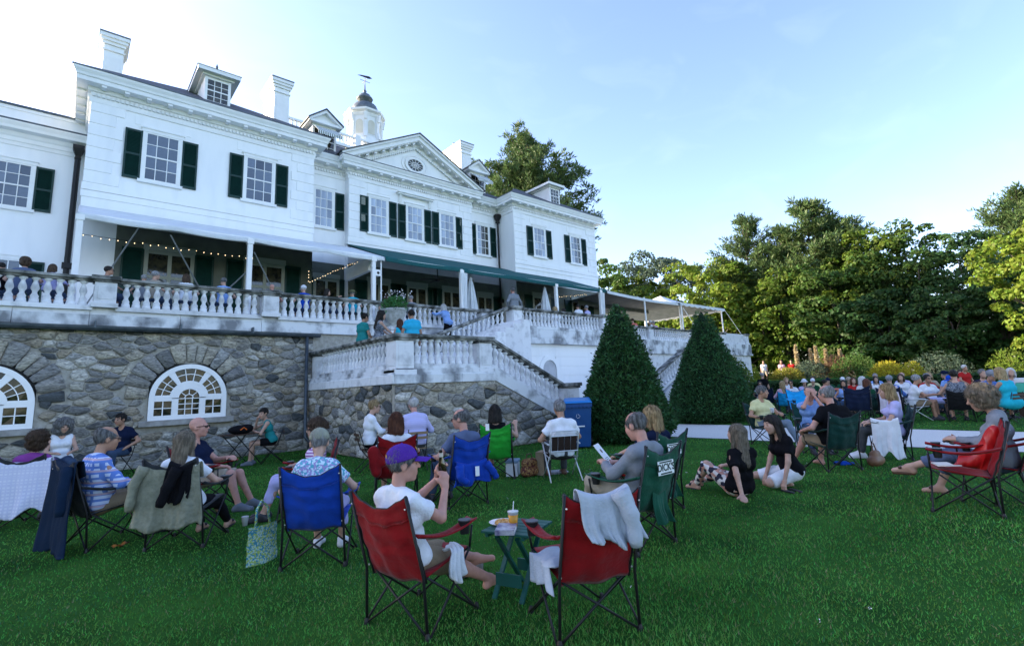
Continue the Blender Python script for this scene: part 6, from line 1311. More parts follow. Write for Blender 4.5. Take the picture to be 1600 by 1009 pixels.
# ------------------------------------------------------------------ terrace and far crowd
FR = .031
def seat(lab, loc, face, z0, **k): return person(lab, loc, face, FR, z0=z0, group='people seated on the terrace', **k)
Tz = ZT+.001
for lab, lc, fc, kw in [
    ('brown-haired diner behind the balustrade at far left', (-1.02,17.7), 90, dict(hair=('curly','brown'), top=('tee','slate'))),
    ('dark-haired diner in dark top at the left picture edge on the terrace', (-1.45,18.2), 60, dict(hair=('short','dark'), top=('tee','black'), s=.9)),
    ('diner in lavender shirt showing through the far left balusters', (-.45,17.6), 60, dict(hair=('bob','brown'), top=('long','lav'), s=.85, female=True)),
    ('man in sunglasses and pink shirt above the first pier', (.72,17.75), 30, dict(hair=('short','dark'), skin='tan', top=('tee','pink'), head=(-40,0,0), glasses='sun')),
    ('grey-haired diner in beige beside the first awning strut', (1.80,17.8), 40, dict(hair=('short','grey'), top=('tee','beige'), head=(-20,0,0))),
    ('small grey-haired diner low behind the rail', (1.50,17.9), 80, dict(hair=('short','grey'), top=('tee','grey'), s=.85)),
    ('brown-haired woman in white on the terrace', (2.52,17.8), 90, dict(hair=('bob','brown'), top=('tee','white'), female=True)),
    ('grey-haired diner in light blue near the porch post', (3.52,17.8), 100, dict(hair=('short','salt'), top=('tee','ltblue'))),
    ('bald diner whose head shows right of the post', (4.98,17.8), 90, dict(hair=None, skin='pink', top=('tee','red'), s=.92)),
    ('man in white cap and dark blue shirt on the terrace', (6.02,17.8), 90, dict(hair=('short','white'), top=('tee','royal'), cap_=('cap',CL['white']))),
    ('dark-haired woman in black pointing on the terrace', (6.98,17.9), -20, dict(hair=('bob','dark'), top=('long','black'), female=True, hands=[(.15,.35,1.0),(-.1,.3,.8)])),
    ('diner in green sunhat and turquoise shirt', (7.80,17.8), 90, dict(hair=('short','grey'), top=('tee','turq'), cap_=('hat', cloth('olive_hat',(.14,.15,.08))))),
    ('brown-haired woman behind the flower urn', (9.25,17.9), 80, dict(hair=('bob','brown'), top=('tee','beige'), female=True, s=.95)),
    ('grey-haired man in grey right of the flower urn', (10.35,17.9), 80, dict(hair=('short','grey'), top=('tee','grey'), s=1.05)),
    ('woman with red-blond hair in white near the second parasol', (18.6,17.7), 80, dict(hair=('bob','blond'), top=('tee','white'), female=True, s=1.2)),
    ('dark-haired diner in black next to the red-blond woman', (19.35,17.8), 100, dict(hair=('short','dark'), skin='pink', top=('tee','black'), s=1.15)),
    ('diner in pink under the far marquee', (28.9,18.6), 60, dict(hair=('short','grey'), top=('tee','pink'), s=1.1)),
    ('diner in red behind the near clipped yew', (26.3,18.4), 60, dict(hair=('short','brown'), top=('tee','coral'), s=1.1)),
    ('pale shirted diner beside the pink one under the marquee', (28.0,18.3), 120, dict(hair=('short','white'), top=('tee','white'), s=1.05))]:
    kw = dict(dict(lean=6, sit=.50, head=(0,4,0)), **kw); seat(lab, lc, fc, Tz, **kw)
ST = dict(sit=.90, py=0, lean=0, slump=2, feet=[(.11,.0,.08),(-.11,.04,.08)])
person('man in white shirt standing at the right end of the porch', (20.55,17.75), 70, FR, 1.05, z0=Tz, hair=('short','dark'), top=('tee','white'), hands=[(.2,.25,1.0),(-.2,.25,1.0)], **ST)
person('grey-haired man in lavender shirt standing at the right end of the porch', (21.35,17.8), 100, FR, 1.06, z0=Tz, hair=('short','grey'), top=('tee','lav'), hands=[(.2,.25,1.0),(-.2,.25,1.0)], **ST)
person('bald man in grey suit jacket standing at the top of the stairs', (14.38,16.05), 78, N3, 1.09, z0=Tz, hair=('bald','salt'), skin='pink', top=('long','grey'), bottom=('long','dkgrey'), hands=[(.46,.10,.86),(-.26,.12,.92)], head=(-10,4,0), fat=.4, **ST)
zs = ZL+.001
person('man in bright cyan polo standing on the stair landing', (7.25,12.45), 75, N3, 1.03, z0=zs, hair=('short','dark'), skin='olive', top=('polo','cyan'), bottom=('long','khaki'), hands=[(.24,.10,.82),(-.25,.12,.86)], head=(5,8,0), fat=.4, **ST)
person('woman with dark hair and sleeveless black top standing on the landing', (6.45,12.9), -5, N3, 1.02, True, z0=zs, hair=('long','dark'), skin='fair', top=('tank','mottle'), bottom=('long','black'), hands=[(.10,.42,1.0),(-.10,.42,1.0)], head=(0,10,0), **ST)
person('young man in teal shirt standing behind the woman in black', (6.18,13.35), 10, N3, .98, z0=zs, hair=('short','dark'), skin='tan', top=('polo','teal'), bottom=('long','jeans'), hands=[(.2,.2,.9),(-.2,.2,.9)], head=(0,5,0), **ST)
person('long brown-haired woman in pale turquoise between urn and cyan shirt', (7.45,13.5), 80, N3, .88, True, z0=zs, hair=('long','auburn'), top=('tank','turq'), bottom=('long','jeans'), hands=[(.2,.2,.9),(-.2,.2,.9)], **ST)
person('white-haired woman in blue blouse leaning on the terrace rail', (10.92,16.12), 105, N3, 1.0, True, z0=3.299, hair=('bob','white'), top=('long','ltblue'), bottom=('long','black'), sit=.92, py=-.06, lean=-24, slump=-6, feet=[(.1,-.08,.08),(-.1,-.04,.08)], hands=[(.16,.56,1.36),(-.30,.50,1.36)], head=(0,4,0), elbow=((.7,.2,-.4),(-.7,.2,-.4)))
# far crowd on the lawn
def far(lab, lc, fc, chair='navy', clab=None, h=FR, **k):
    kw = dict(dict(s=1.06, lean=8, sit=.50), **k)
    person(lab, lc, fc, h, group='picnickers on the far lawn', **kw)
    if chair: camp_chair(clab or (chair+' camp chair of the '+lab), lc, fc, chair, 1.05, detail=False, group='camp chairs on the far lawn')
far('man in dark cap and white shirt reclining beside the second yew', (26.4,12.0), -30, 'navy', 'navy chair of the reclining man by the yew', hair=('short','dark'), top=('tee','white'), bottom=('shorts','white'), shoe='bare', head=(0,0,0), lean=22, cap_=('cap',CL['navy']), feet=[(.1,.6,.08),(-.1,.7,.08)])
far('woman in sunglasses and white top facing the camera near the yew', (25.8,10.88), -150, 'navy', 'navy chair of the white-topped woman near the yew', female=True, hair=('bob','dark'), top=('tee','white'), bottom=('shorts','dkgrey'), shoe='bare', glasses='sun')
person('man in black tee standing with his back to us beyond the yew', (28.6,11.9), 20, FR, 1.10, hair=('short','grey'), top=('tee','black'), bottom=('long','black'), group='picnickers on the far lawn', **ST)
far('woman with long blond hair and pink shirt seen from behind', (23.35,8.93), 30, 'cyan', 'turquoise camp chair of the blond woman in pink', female=True, hair=('long','blond'), top=('long','pink'))
far('dark-haired woman in sunglasses and white blouse facing the camera', (25.35,9.3), -165, 'navy', 'navy chair of the white-bloused woman in sunglasses', female=True, hair=('short','dark'), skin='tan', top=('tee','white'), glasses='sun')
far('person in white sunhat and lilac shirt', (26.48,9.09), -150, 'charcoal', 'charcoal chair of the lilac shirt person', top=('long','lav'), hair=('short','white'), cap_=('hat',CL['white']))
far('person in pale cap and dark green top, left of a close pair', (28.51,9.4), -160, 'dkgreen', 'green chair of the left one of the close pair', top=('tee','green'), hair=('short','grey'), cap_=('cap',CL['white']))
far('person in dark cap and dark green top, right of a close pair', (28.6,8.75), -170, 'dkgreen', 'green chair of the right one of the close pair', top=('tee','green'), hair=('short','dark'), cap_=('cap',CL['navy']))
far('dark-haired woman in coral shirt reaching over a table', (24.81,7.77), -60, 'charcoal', 'charcoal chair of the coral shirt woman', female=True, hair=('short','dark'), skin='tan', top=('long','coral'), hands=[(.1,.6,.95),(-.1,.6,.92)], lean=-6)
far('dark-haired girl facing the camera behind a navy chair', (22.13,6.26), -165, None, female=True, hair=('bob','dark'), skin='tan', top=('tank','ltblue'), s=1.0)
far('person in white cap sitting far back left of centre', (29.83,8.44), -160, 'charcoal', 'charcoal chair of the white-capped person far back', top=('tee','green'), hair=('short','grey'), cap_=('cap',CL['white']))
far('person in beige hat and green shirt sitting far back', (27.97,7.65), -150, 'charcoal', 'charcoal chair of the beige-hatted person', top=('tee','green'), hair=('short','grey'), cap_=('hat',CL['beige']))
far('woman in magenta top behind the auburn head', (26.09,6.96), -150, 'navy', 'navy chair of the woman in magenta', female=True, hair=('bob','auburn'), top=('tee','red'))
far('auburn-haired person slouching in a dark chair', (20.34,5.24), 60, 'dkgreen', 'dark green chair of the auburn-haired person', hair=('bob','auburn'), top=('long','green'), bottom=('long','dkgrey'), shoe='white', lean=20, feet=[(.1,.7,.08),(-.1,.66,.08)])
far('white-haired woman in white shirt seen from the side', (23.28,5.85), -40, 'navy', 'navy chair of the white-haired woman', female=True, hair=('bob','white'), top=('tee','white'), bottom=('long','jeans'), s=1.12)
far('dark-haired woman in white tee before the hedge', (28.23,6.64), -160, 'charcoal', 'charcoal chair of the white tee woman at the hedge', female=True, hair=('long','dark'), top=('tee','white'))
far('man in grey cap and blue shirt seen from behind', (23.45,5.11), 20, 'cyan', 'turquoise chair of the man in grey cap', hair=('short','grey'), top=('long','blue'), cap_=('cap',CL['grey']), s=1.1)
far('laughing brown-haired woman in a white shirt', (26.47,5.35), -170, 'navy', 'navy chair of the laughing woman', female=True, hair=('bob','brown'), top=('long','white'), s=1.14)
far('grey-haired man in white tee and khaki shorts bending forward', (20.94,3.92), -75, None, hair=('short','grey'), skin='tan', top=('tee','white'), bottom=('shorts','khaki'), shoe='dark', h=.02, lean=-8, hands=[(.15,.50,.80),(-.15,.48,.80)], s=1.14)
lawn_chair('white tubular lawn chair of the grey-haired man in white', (20.94,3.92), -75, web=mat('dark_webbing',(.02,.025,.03)), s=1.08)
far('woman in sunglasses and white top with a lilac towel on her knees', (22.18,3.70), -140, 'charcoal', 'charcoal chair of the woman with the lilac towel', female=True, hair=('short','dark'), skin='olive', top=('tee','white'), bottom=('skirt','lav'), glasses='sun', h=.02, s=1.1)
far('man in glasses and red shirt at the middle table', (24.67,4.15), -150, 'charcoal', 'charcoal chair of the man in red shirt', hair=('short','grey'), skin='tan', top=('tee','red'), glasses='sun', s=1.12)
far('blond woman sitting before the hedge at the middle table', (28.63,4.75), -165, 'charcoal', 'charcoal chair of the blond woman at the hedge', female=True, hair=('bob','blond'), top=('tee','beige'), s=1.15)
far('man in dark cap and light blue shirt at the middle table', (27.68,4.15), 60, 'navy', 'navy chair of the dark-capped man in light blue', hair=('short','grey'), top=('tee','ltblue'), cap_=('cap',CL['navy']), s=1.18)
far('person in blue cap bending low at the middle table', (24.73,3.55), 150, 'charcoal', 'charcoal chair of the blue-capped person', hair=('short','brown'), top=('tee','ltblue'), cap_=('cap',CL['royal']), s=1.0, head=(0,20,0))
far('broad woman in grey sleeveless top with her back to us', (20.61,2.83), 12, 'black', 'black camp chair with a dark jacket on its back', female=True, hair=('short','dark'), skin='fair', top=('tank','mottle'), bottom=('skirt','flowerpants'), h=.02, s=1.16, fat=1., sit=.56, lean=2, hands=[(.32,.35,.82),(-.34,.34,.82)])
person('white-haired man in red shirt standing at the hedge', (27.6,3.45), -130, FR, .96, hair=('short','white'), skin='tan', top=('tee','red'), bottom=('long','khaki'), group='picnickers on the far lawn', hands=[(.3,.35,1.0),(-.2,.2,.9)], **ST)
far('man in grey flat cap and blue polo at the right-hand table', (22.19,2.25), -130, 'charcoal', 'charcoal chair of the flat-capped man', hair=('short','grey'), skin='tan', top=('tee','blue'), bottom=('shorts','ltblue'), cap_=('cap',CL['grey']), h=.02, s=1.2, lean=-8, head=(0,20,0), hands=[(.10,.40,.98),(-.14,.36,1.02)])
far('blond woman in turquoise sleeveless top at the right-hand table', (20.53,1.72), 60, None, female=True, hair=('bob','blond'), skin='tan', top=('tank','turq'), bottom=('skirt','turq'), h=.02, s=1.22, sit=.54, lean=-6, hands=[(.10,.50,.86),(-.2,.46,.86)])
folding_chair('folding chair of the blond woman in turquoise', (20.53,1.72), 60)
EX = [('bald man in checked shirt far back between two white shirts',(29.5,5.9),-165,dict(hair=('bald','grey'),top=('tee','check'))),('woman in red top far back right of centre',(30.2,3.9),-170,dict(female=True,hair=('bob','brown'),top=('tee','coral'))),('man in navy shirt beside the far right table',(24.6,2.55),-150,dict(hair=('short','salt'),top=('tee','navy'))),('woman in lilac top behind the flat-capped man',(25.4,1.9),-165,dict(female=True,hair=('bob','white'),top=('tee','lav'))),('man in white shirt at the right picture edge far back',(26.5,.9),-170,dict(hair=('short','dark'),top=('tee','white'))),('woman in black top at the right picture edge',(24.0,.6),-150,dict(female=True,hair=('long','brown'),top=('tank','black'))),('man in light blue polo far back in the middle',(30.6,7.2),-160,dict(hair=('short','grey'),top=('tee','ltblue'))),('person in yellow shirt far back left of the red shirt',(31.0,10.2),-160,dict(hair=('short','brown'),top=('tee','yellow'))),('woman in white far back near the standing man in black',(30.0,11.2),-150,dict(female=True,hair=('bob','blond'),top=('tee','white')))]
for lab, lc, fc, kw in EX: far(lab, lc, fc, 'charcoal', 'charcoal chair of the '+lab.split(' far back')[0].split(' at the')[0], s=1.2, **kw)
camp_chair('empty bright turquoise camp chair behind the man in yellow', (18.85,6.60), -140, 'cyan', 1.25, header='navy', group='camp chairs on the far lawn')
camp_chair('empty dark navy camp chair seen from behind at the path', (18.83,5.08), 25, 'navy', 1.3, group='camp chairs on the far lawn')
camp_chair('empty navy camp chair near the standing man in black', (24.84,10.25), 20, 'navy', 1.2, group='camp chairs on the far lawn')
bistro_table('folding table with a blue checked cloth and food on the far lawn', (25.6,7.05), 17, 1.1, .8, .75)
drape('checked_cloth', 'blue and white checked cloth hanging over the far left table', 'tablecloth', (25.6,7.05), 195, pattern('blue_check','plaid',(.60,.66,.82),(.05,.16,.55),scale=5.), back=.45, front=.3, width=1.1, top=.79, yo=-.40, seed=5)
bistro_table('folding table in the middle of the far crowd', (23.3,3.25), 9, 1.0, .8, .75)
bistro_table('folding table at the right of the far crowd', (21.6,2.05), 7, .9, .7, .75)
for i, (lc, lab, c_) in enumerate([((23.2,3.2),'white food tub on the middle table',(.70,.72,.74)),((21.55,2.1),'yellow snack tub on the right-hand table',(.55,.45,.06)),((25.5,7.2),'white jug on the checked table',(.7,.7,.72))]):
    t = thing('food_tub', lab, 'tub', (*lc,.752)); MB().lathe([(.07,0),(.09,.12),(.095,.13),(.05,.135)], n=12).build('tub', mat('tub_%d'%i, c_, rough=.4), t, off=O0, smooth=True)
t = thing('cooler', 'green and white cooler on a box at the right picture edge', 'cooler', (22.95,1.50,.0)); MB().box(-.3,-.2,0,.3,.2,.75).build('stand', mat('dark_wood',(.05,.025,.015)), t, off=O0); MB().box(-.25,-.17,.752,.25,.17,1.05).build('box', mat('mint_plastic',(.05,.42,.30),rough=.4), t, off=O0, bevel=.02); MB().box(-.26,-.18,1.052,.26,.18,1.2).build('lid', mat('cooler_white',(.62,.64,.66)), t, off=O0, bevel=.02)
drape('pink_towel', 'white and pink towel hung over a chair back behind the lavender woman', 'towel', (20.2,4.45), 10, cloth('pale_pink',(.62,.55,.62)), back=.75, front=.2, width=.5, seed=91, top=1.12, yo=-.45, folds=2)
camp_chair('chair carrying the pink and white towel', (20.2,4.45), 10, 'navy', 1.18, detail=False, group='camp chairs on the far lawn')
# sunlit group by the border
person('child in white and navy top in the sunlit border', (46.0,18.9), -150, FR, 1.1, z0=1.25, hair=('short','brown'), top=('tee','white'), bottom=('shorts','beige'), group='sunlit people by the border', **ST)
person('woman in pale pink seated in the sunlit border', (46.3,17.5), -150, FR, 1.25, True, z0=1.25, hair=('bob','brown'), top=('tee','pink'), bottom=('skirt','white'), group='sunlit people by the border', sit=.75, feet=[(.1,.45,.08),(-.1,.45,.08)])
person('person in red seated in the sunlit border', (46.5,16.8), -160, FR, 1.2, z0=1.25, hair=('short','brown'), top=('tee','red'), bottom=('long','red'), group='sunlit people by the border', sit=.75, feet=[(.1,.45,.08),(-.1,.45,.08)])
# ------------------------------------------------------------------ vegetation
def leafmat(n, c, c2, trans=.5, isl=.35, scale=.5): return mat('leaves_'+n, c, c2, scale=scale, rough=.55, spec=.25, trans=trans, islands=isl, coords='Object', ramp=(.3,.7))
LM = dict(maple=leafmat('maple',(.085,.150,.020),(.140,.205,.030)), lime=leafmat('lime',(.120,.190,.022),(.200,.270,.035)), dark=leafmat('dark',(.032,.085,.026),(.058,.122,.036)), oak=leafmat('oak',(.056,.118,.025),(.100,.168,.036)), pine=leafmat('pine',(.055,.100,.034),(.100,.155,.050),.3), yew=leafmat('yew',(.016,.066,.019),(.038,.118,.032),.08,.5,3.), grey=leafmat('grey',(.07,.11,.075),(.11,.15,.10)))
BARK = mat('grey_bark', (.05,.042,.034), (.10,.088,.075), scale=6, rough=.95, bump=.6, bscale=14, stretch=(1,1,.25))
def limb(mb, a, b, r0, r1, rg, n=5, bend=.08):
    a = np.array(a, float); b = np.array(b, float); L_ = np.linalg.norm(b-a); o = rg.normal(size=3)*L_*bend
    mb.tube([tuple(a+(b-a)*t+o*math.sin(math.pi*t)) for t in np.linspace(0,1,n)], [r0+(r1-r0)*t for t in np.linspace(0,1,n)], 6)
def spread(loc, H, w):          # the belt recedes towards the left
    bd = math.degrees(math.atan2(loc[1], loc[0])); k = 1+.55*min(1, max(0, (bd-2)/28)); return (loc[0]*k, loc[1]*k, 0), 1.6+(H-1.6)*k, w*k, k
def broadleaf(label, loc, H, w, key, seed, leaf=.32, clumps=80, per=130, base=.10, group='broadleaved trees at the lawn edge', name='broadleaf_tree'):
    rg = np.random.default_rng(seed); t = thing(name, label, 'tree', loc, rg.uniform(0,6.28), group)
    loc, H, w, kk = spread(loc, H, w); t.location = loc; leaf *= kk; cz = H*(base+(1-base)/2); rz = H*(1-base)/2*1.0; Cn = []
    for i in range(clumps):
        d = rg.normal(size=3); d /= np.linalg.norm(d); r = rg.uniform(.25,1)**.45
        sh_ = 1.0 if d[2] > -.3 else .85
        Cn.append(np.array([d[0]*w/2*r*sh_, d[1]*w/2*r*sh_, cz+d[2]*rz*r*.92]))
    Cn = np.array(Cn); Cn[:,:2] *= (1+.10*wob(Cn, .9, seed))[:,None]
    rad = rg.choice([.07,.10,.13,.17],clumps)*w*.80
    d = rg.normal(size=(clumps,per,3)); d /= np.linalg.norm(d, axis=2, keepdims=True); d[:,:,2] = np.where(d[:,:,2] < -.45, -d[:,:,2], d[:,:,2])
    P = Cn[:,None,:]+d*rad[:,None,None]*np.array([1,1,.62])*rg.uniform(.45,1.05,(clumps,per,1))**.6
    V, Fc = leafshell(P.reshape(-1,3), d.reshape(-1,3)+np.array([0,0,.25]), leaf, rg, 1.4, .5); inst('crown', mesh_from('crown', V, Fc, LM[key]), t)
    b = MB(); limb(b, (0,0,-.1), (rg.uniform(-.3,.3),rg.uniform(-.3,.3),cz+.2*rz), .028*H*.7, .008*H, rg, 7, .03)
    for c_ in Cn[rg.permutation(clumps)[:14]]: limb(b, (0,0,H*rg.uniform(.15,.5)), c_, .008*H, .0025*H, rg)
    b.build('trunk', BARK, t, off=O0, smooth=True); return t
def pine(label, loc, H, w, seed, key='pine', leaf=.52, base=.25, whorls=17, per=5, group='tall pines', flat=.5, tuft=7):
    rg = np.random.default_rng(seed); t = thing('pine_tree', label, 'tree', loc, rg.uniform(0,6.28), group); 
    if label[:10] != 'tall white': loc, H, w, kk = spread(loc, H, w); t.location = loc; leaf *= kk
    b = MB(); limb(b, (0,0,-.1), (rg.normal()*.2,rg.normal()*.2,H*.985), .022*H*.75, .03, rg, 9, .012); PP, DD = [], []
    for k in range(whorls):
        f = (k+rg.uniform(-.3,.3))/whorls; z = H*(base+(1-base)*f*.97)
        prof = (math.sin(math.pi*min(1,(f*.80+.24)))**.9*(1.05-.40*f)) if label[:10] == 'tall white' else (1.12*(1-f)**.85+.06)*min(1,.55+2.2*f)
        for j in range(per):
            L_ = w/2*prof*rg.choice([.55,.8,1.,1.15,1.3])*rg.uniform(.8,1.1)+.5; a = rg.uniform(0,6.283); up = rg.uniform(.10,.45)+f*.5
            tip = np.array([math.cos(a)*L_, math.sin(a)*L_, z+L_*up]); st = np.array([0,0,z-.1]); limb(b, st, tip, .045+.008*L_, .015, rg, 5, .05)
            n = int(4+L_*3.2)
            for q in np.linspace(.30,1.03,n):
                for _ in range(2): PP.append(st+(tip-st)*q+rg.normal(size=3)*np.array([.34,.34,.16])*(.6+.12*L_)); DD.append((tip-st)/np.linalg.norm(tip-st)*.5+np.array([0,0,.6]))
    for q in range(10): PP.append(np.array([rg.normal()*.2, rg.normal()*.2, H*rg.uniform(.93,1.)])); DD.append(np.array([0,0,1.]))
    PP = np.array(PP); DD = np.array(DD); m_ = len(PP); d = rg.normal(size=(m_,tuft,3)); d /= np.linalg.norm(d, axis=2, keepdims=True)
    P = (PP[:,None,:]+d*np.array([.40,.40,.20])*rg.uniform(.2,1,(m_,tuft,1))).reshape(-1,3); N_ = (d*.55+DD[:,None,:]).reshape(-1,3)*1.6
    V, Fc = leafcloud(P, N_, leaf, rg, 4.5, .1); inst('crown', mesh_from('crown', V, Fc, LM[key]), t); b.build('trunk', BARK, t, off=O0, smooth=True); return t
pine('tall white pine rising behind the right wing of the mansion', (43.1,44.3,0), 35.0, 14.6, 4, leaf=.58, base=.44, whorls=17, per=7, tuft=15)
pine('slim pine top left of the pine pair beyond the maples', (54.5,22.6,0), 19.3, 7.5, 5, leaf=.40, whorls=20, per=6)
pine('pine with two ragged tops in the middle of the tree line', (59.5,17.8,0), 20.6, 8.5, 6, whorls=20, per=6)
pine('lower pine leaning against the ragged-topped pine', (57.5,20.3,0), 17.6, 7.5, 16, whorls=17, per=6)
pine('pine on the right slope of the ragged-topped pine', (62.5,16.0,0), 18.6, 8.5, 17, whorls=17, per=6)
pine('tall pine towering at the right picture edge', (78,2.4,0), 21.0, 11, 8, whorls=20, per=6)
pine('pine just outside the frame behind the sunlit maple', (80,-4.5,0), 22, 11, 18, whorls=19, per=6)
for i, (x, y, h_) in enumerate(((58,30.5,15.8),(60,29.2,16.0),(62,27.8,16.5))): pine(('first','second','third')[i]+' small distant pine spire above the yellow-green maple', (x,y,0), h_, 3.6, 30+i, leaf=.35, whorls=14, per=5)
for lab, lc, H, w, k, sd in [
    ('leafy green tree right behind the mansion corner', (43,34), 15.4, 11, 'oak', 41), ('rounded light green tree between mansion corner and maples', (47.5,32.5), 14.8, 10.5, 'maple', 58), ('tall pale feathery tree left of the small pine spires', (49.5,31), 17.4, 11, 'grey', 42),
    ('broad yellow-green maple above the marquee', (47.5,24.6), 14.2, 12, 'lime', 43), ('rounded light green maple right of the marquee', (51.5,22.5), 13.6, 9.5, 'maple', 44),
    ('mid green maple in front of the slim pine', (53.5,19.2), 12.6, 9, 'maple', 45), ('green maple below the ragged-topped pine', (56.5,15.6), 13.6, 9.5, 'oak', 46),
    ('spreading tree with yellow tips at centre right', (62,13.8), 17.3, 9, 'maple', 47), ('dark round tree with pale leaf clusters', (66,11.2), 18.0, 10, 'oak', 48),
    ('dark green tree on the right of the tree line', (69,7.8), 16.2, 10, 'dark', 49), ('low dark tree before the tree line at centre', (58.5,12.2), 9.5, 9, 'dark', 50),
    ('low dark tree before the tree line at right', (61.5,8.2), 9.5, 9.5, 'dark', 51), ('deep green tree in the shade beside the sunlit maple', (66.5,4.6), 12.5, 8, 'dark', 52),
    ('bright sunlit maple at the right picture edge', (57.5,.2), 14.6, 10.5, 'lime', 53), ('maple just outside the right picture edge', (56,-8), 12, 10, 'maple', 54),
    ('tree closing the gap behind the spreading tree', (72,16), 15, 12, 'dark', 55), ('tree closing the gap behind the maples', (62,24), 13, 12, 'oak', 56), ('shaded tree far right behind the hedge', (72,-1), 12, 11, 'dark', 57)]:
    broadleaf(lab, (*lc,0), H, w, k, sd, clumps=125, per=118, base=.04)
rg = np.random.default_rng(123); m_ = 300; bd = np.radians(rg.uniform(-6,40,m_)); ds = rg.uniform(80,112,m_); Cn = np.stack([np.cos(bd)*ds, np.sin(bd)*ds, rg.uniform(.5,7.5,m_)],1)
d = rg.normal(size=(m_,70,3)); d /= np.linalg.norm(d, axis=2, keepdims=True); P = (Cn[:,None,:]+d*np.array([3.,3.,1.8])*rg.uniform(.4,1,(m_,70,1))).reshape(-1,3); P[:,2] = np.maximum(P[:,2], .1)
V, Fc = leafshell(P, d.reshape(-1,3), .75, rg, 1.4, .6); tag(inst('woodland_undergrowth', mesh_from('woodland_undergrowth', V, Fc, LM['dark'])), 'dark woodland undergrowth closing the gaps below the tree line', 'undergrowth', kind='stuff')
# clipped yews
def yew(label, loc, H, r, seed):
    rg = np.random.default_rng(seed); t = thing('clipped_yew', label, 'tree', (*loc,0), 0, 'clipped conical yews')
    prof = lambda f: r*(1-f)**.80*(1.0-.28*max(0,.10-f)/.10)
    b = MB(); n = 24; zs_ = np.linspace(0,1,14); b.lathe([(max(prof(f)*.90,.02), .03+f*H*.985) for f in zs_], n=n); b.build('inner_branches', mat('yew_core', (.004,.016,.006), rough=1), t, off=O0, smooth=True)
    N_ = 28000; f = 1-np.sqrt(rg.uniform(0,1,N_)); f = np.clip(f, 0, .995); a = rg.uniform(0,6.283,N_); rr_ = np.array([prof(q) for q in f])
    D_ = np.stack([np.cos(a),np.sin(a),np.full(N_,.35)],1); P = np.stack([np.cos(a)*rr_, np.sin(a)*rr_, .03+f*H],1); P += D_*(.055*wob(P,3.5,seed)+.045*wob(P,10,seed+1)+.03*wob(P,24,seed+2)+rg.uniform(-.10,.03,N_)+(rg.uniform(0,1,N_) > .985)*rg.uniform(0,.13,N_))[:,None]
    V, Fc = leafcloud(P, D_*1.3, .095, rg, 2.6, .3); inst('foliage', mesh_from('foliage', V, Fc, [LM['yew'], leafmat('yew_tips',(.030,.095,.026),(.055,.14,.04),.1)], mi=(rg.uniform(0,1,N_) < .10+.08*wob(P,5,seed+8)).astype(int)), t); MB().tube([(0,0,0),(0,0,H*.5)], .09, 8).build('trunk', BARK, t, off=O0)
yew('clipped conical yew beside the blue bin', (12.05,8.95), 3.92, 1.44, 3); yew('clipped conical yew beyond the gravel path', (18.85,9.9), 4.32, 1.70, 4)
# raised border bank, hedge, shrubs and perennials
sm_ = lambda a, b, x: (lambda t: t*t*(3-2*t))(min(1, max(0, (x-a)/(b-a))))
bank = lambda x, y: -.05+1.35*sm_(27.5,38,x)*sm_(5,12,y)*(1-.0*x)
b = MB(); xs, ys_ = np.linspace(26,60,24), np.linspace(3,40,24); b.grid(lambda u, v: (26+34*u, 3+37*v, bank(26+34*u, 3+37*v)), 24, 24); tag(b.build('planted_bank', LAWN, smooth=True), kind='structure')
def hedge(label, a, b_, h_, th, seed, key='yew', n=26000):
    rg = np.random.default_rng(seed); a = np.array(a, float); b_ = np.array(b_, float); L_ = np.linalg.norm(b_-a); d = (b_-a)/L_; nr = np.array([-d[1], d[0]])
    t = thing('hedge', label, 'hedge', (*a,0)); m_ = MB(); V0 = [(*(d*q+nr*s_*th*.45),z) for q in (0,L_) for s_ in (-1,1) for z in (.0,h_*.95)]
    m_.add([(*V0[i][:2],V0[i][2]) for i in range(8)], [(0,1,3,2),(4,6,7,5),(0,4,5,1),(2,3,7,6),(1,5,7,3)]); m_.build('inner_branches', MATS['yew_core'], t, off=O0)
    u = rg.uniform(0,L_,n); k = rg.uniform(0,1,n); top = k < .4; s_ = np.where(top, rg.uniform(-1,1,n), np.where(k < .75, -1, 1)); z = np.where(top, h_, rg.uniform(.02,h_,n))
    P = np.stack([d[0]*u+nr[0]*s_*th/2, d[1]*u+nr[1]*s_*th/2, z],1); N_ = np.stack([np.where(top,0,nr[0]*s_),np.where(top,0,nr[1]*s_),np.where(top,1.,.2)],1); P += N_*(.05*wob(P,5,seed)+rg.uniform(-.12,.05,n))[:,None]
    V, Fc = leafshell(P, N_, .16, rg, 1.6, .7); inst('foliage', mesh_from('foliage', V, Fc, LM[key]), t)
hedge('long clipped dark hedge behind the far crowd', (32.2,14.0), (35.5,-12), 1.28, 1.3, 7, 'dark', 24000)
def shrub(label, loc, H, w, key, seed, n=2200, leaf=.18, name='shrub', asp=1.8, grp='shrubs and perennials of the border', z0=None):
    rg = np.random.default_rng(seed); z = bank(*loc) if z0 is None else z0; t = thing(name, label, 'shrub', (*loc, max(z,0)), 0, grp)
    d = rg.normal(size=(n,3)); d /= np.linalg.norm(d, axis=1, keepdims=True); d[:,2] = np.abs(d[:,2]); P = d*np.array([w/2,w/2,H])*(rg.uniform(.25,1,(n,1))**.4); P *= (1+.16*wob(P,4/w,seed))[:,None]
    V, Fc = (leafshell(P, d, leaf, rg, asp, .7) if asp < 2.5 else leafcloud(P, d, leaf, rg, asp, .5)); inst('foliage', mesh_from('foliage', V, Fc, LM[key] if key in LM else MATS[key]), t)
    b = MB()
    for j in range(5): limb(b, (0,0,-.05), tuple(d[j]*np.array([w/2,w/2,H])*.7), .03, .008, rg, 4)
    b.build('stem', BARK, t, off=O0); return t
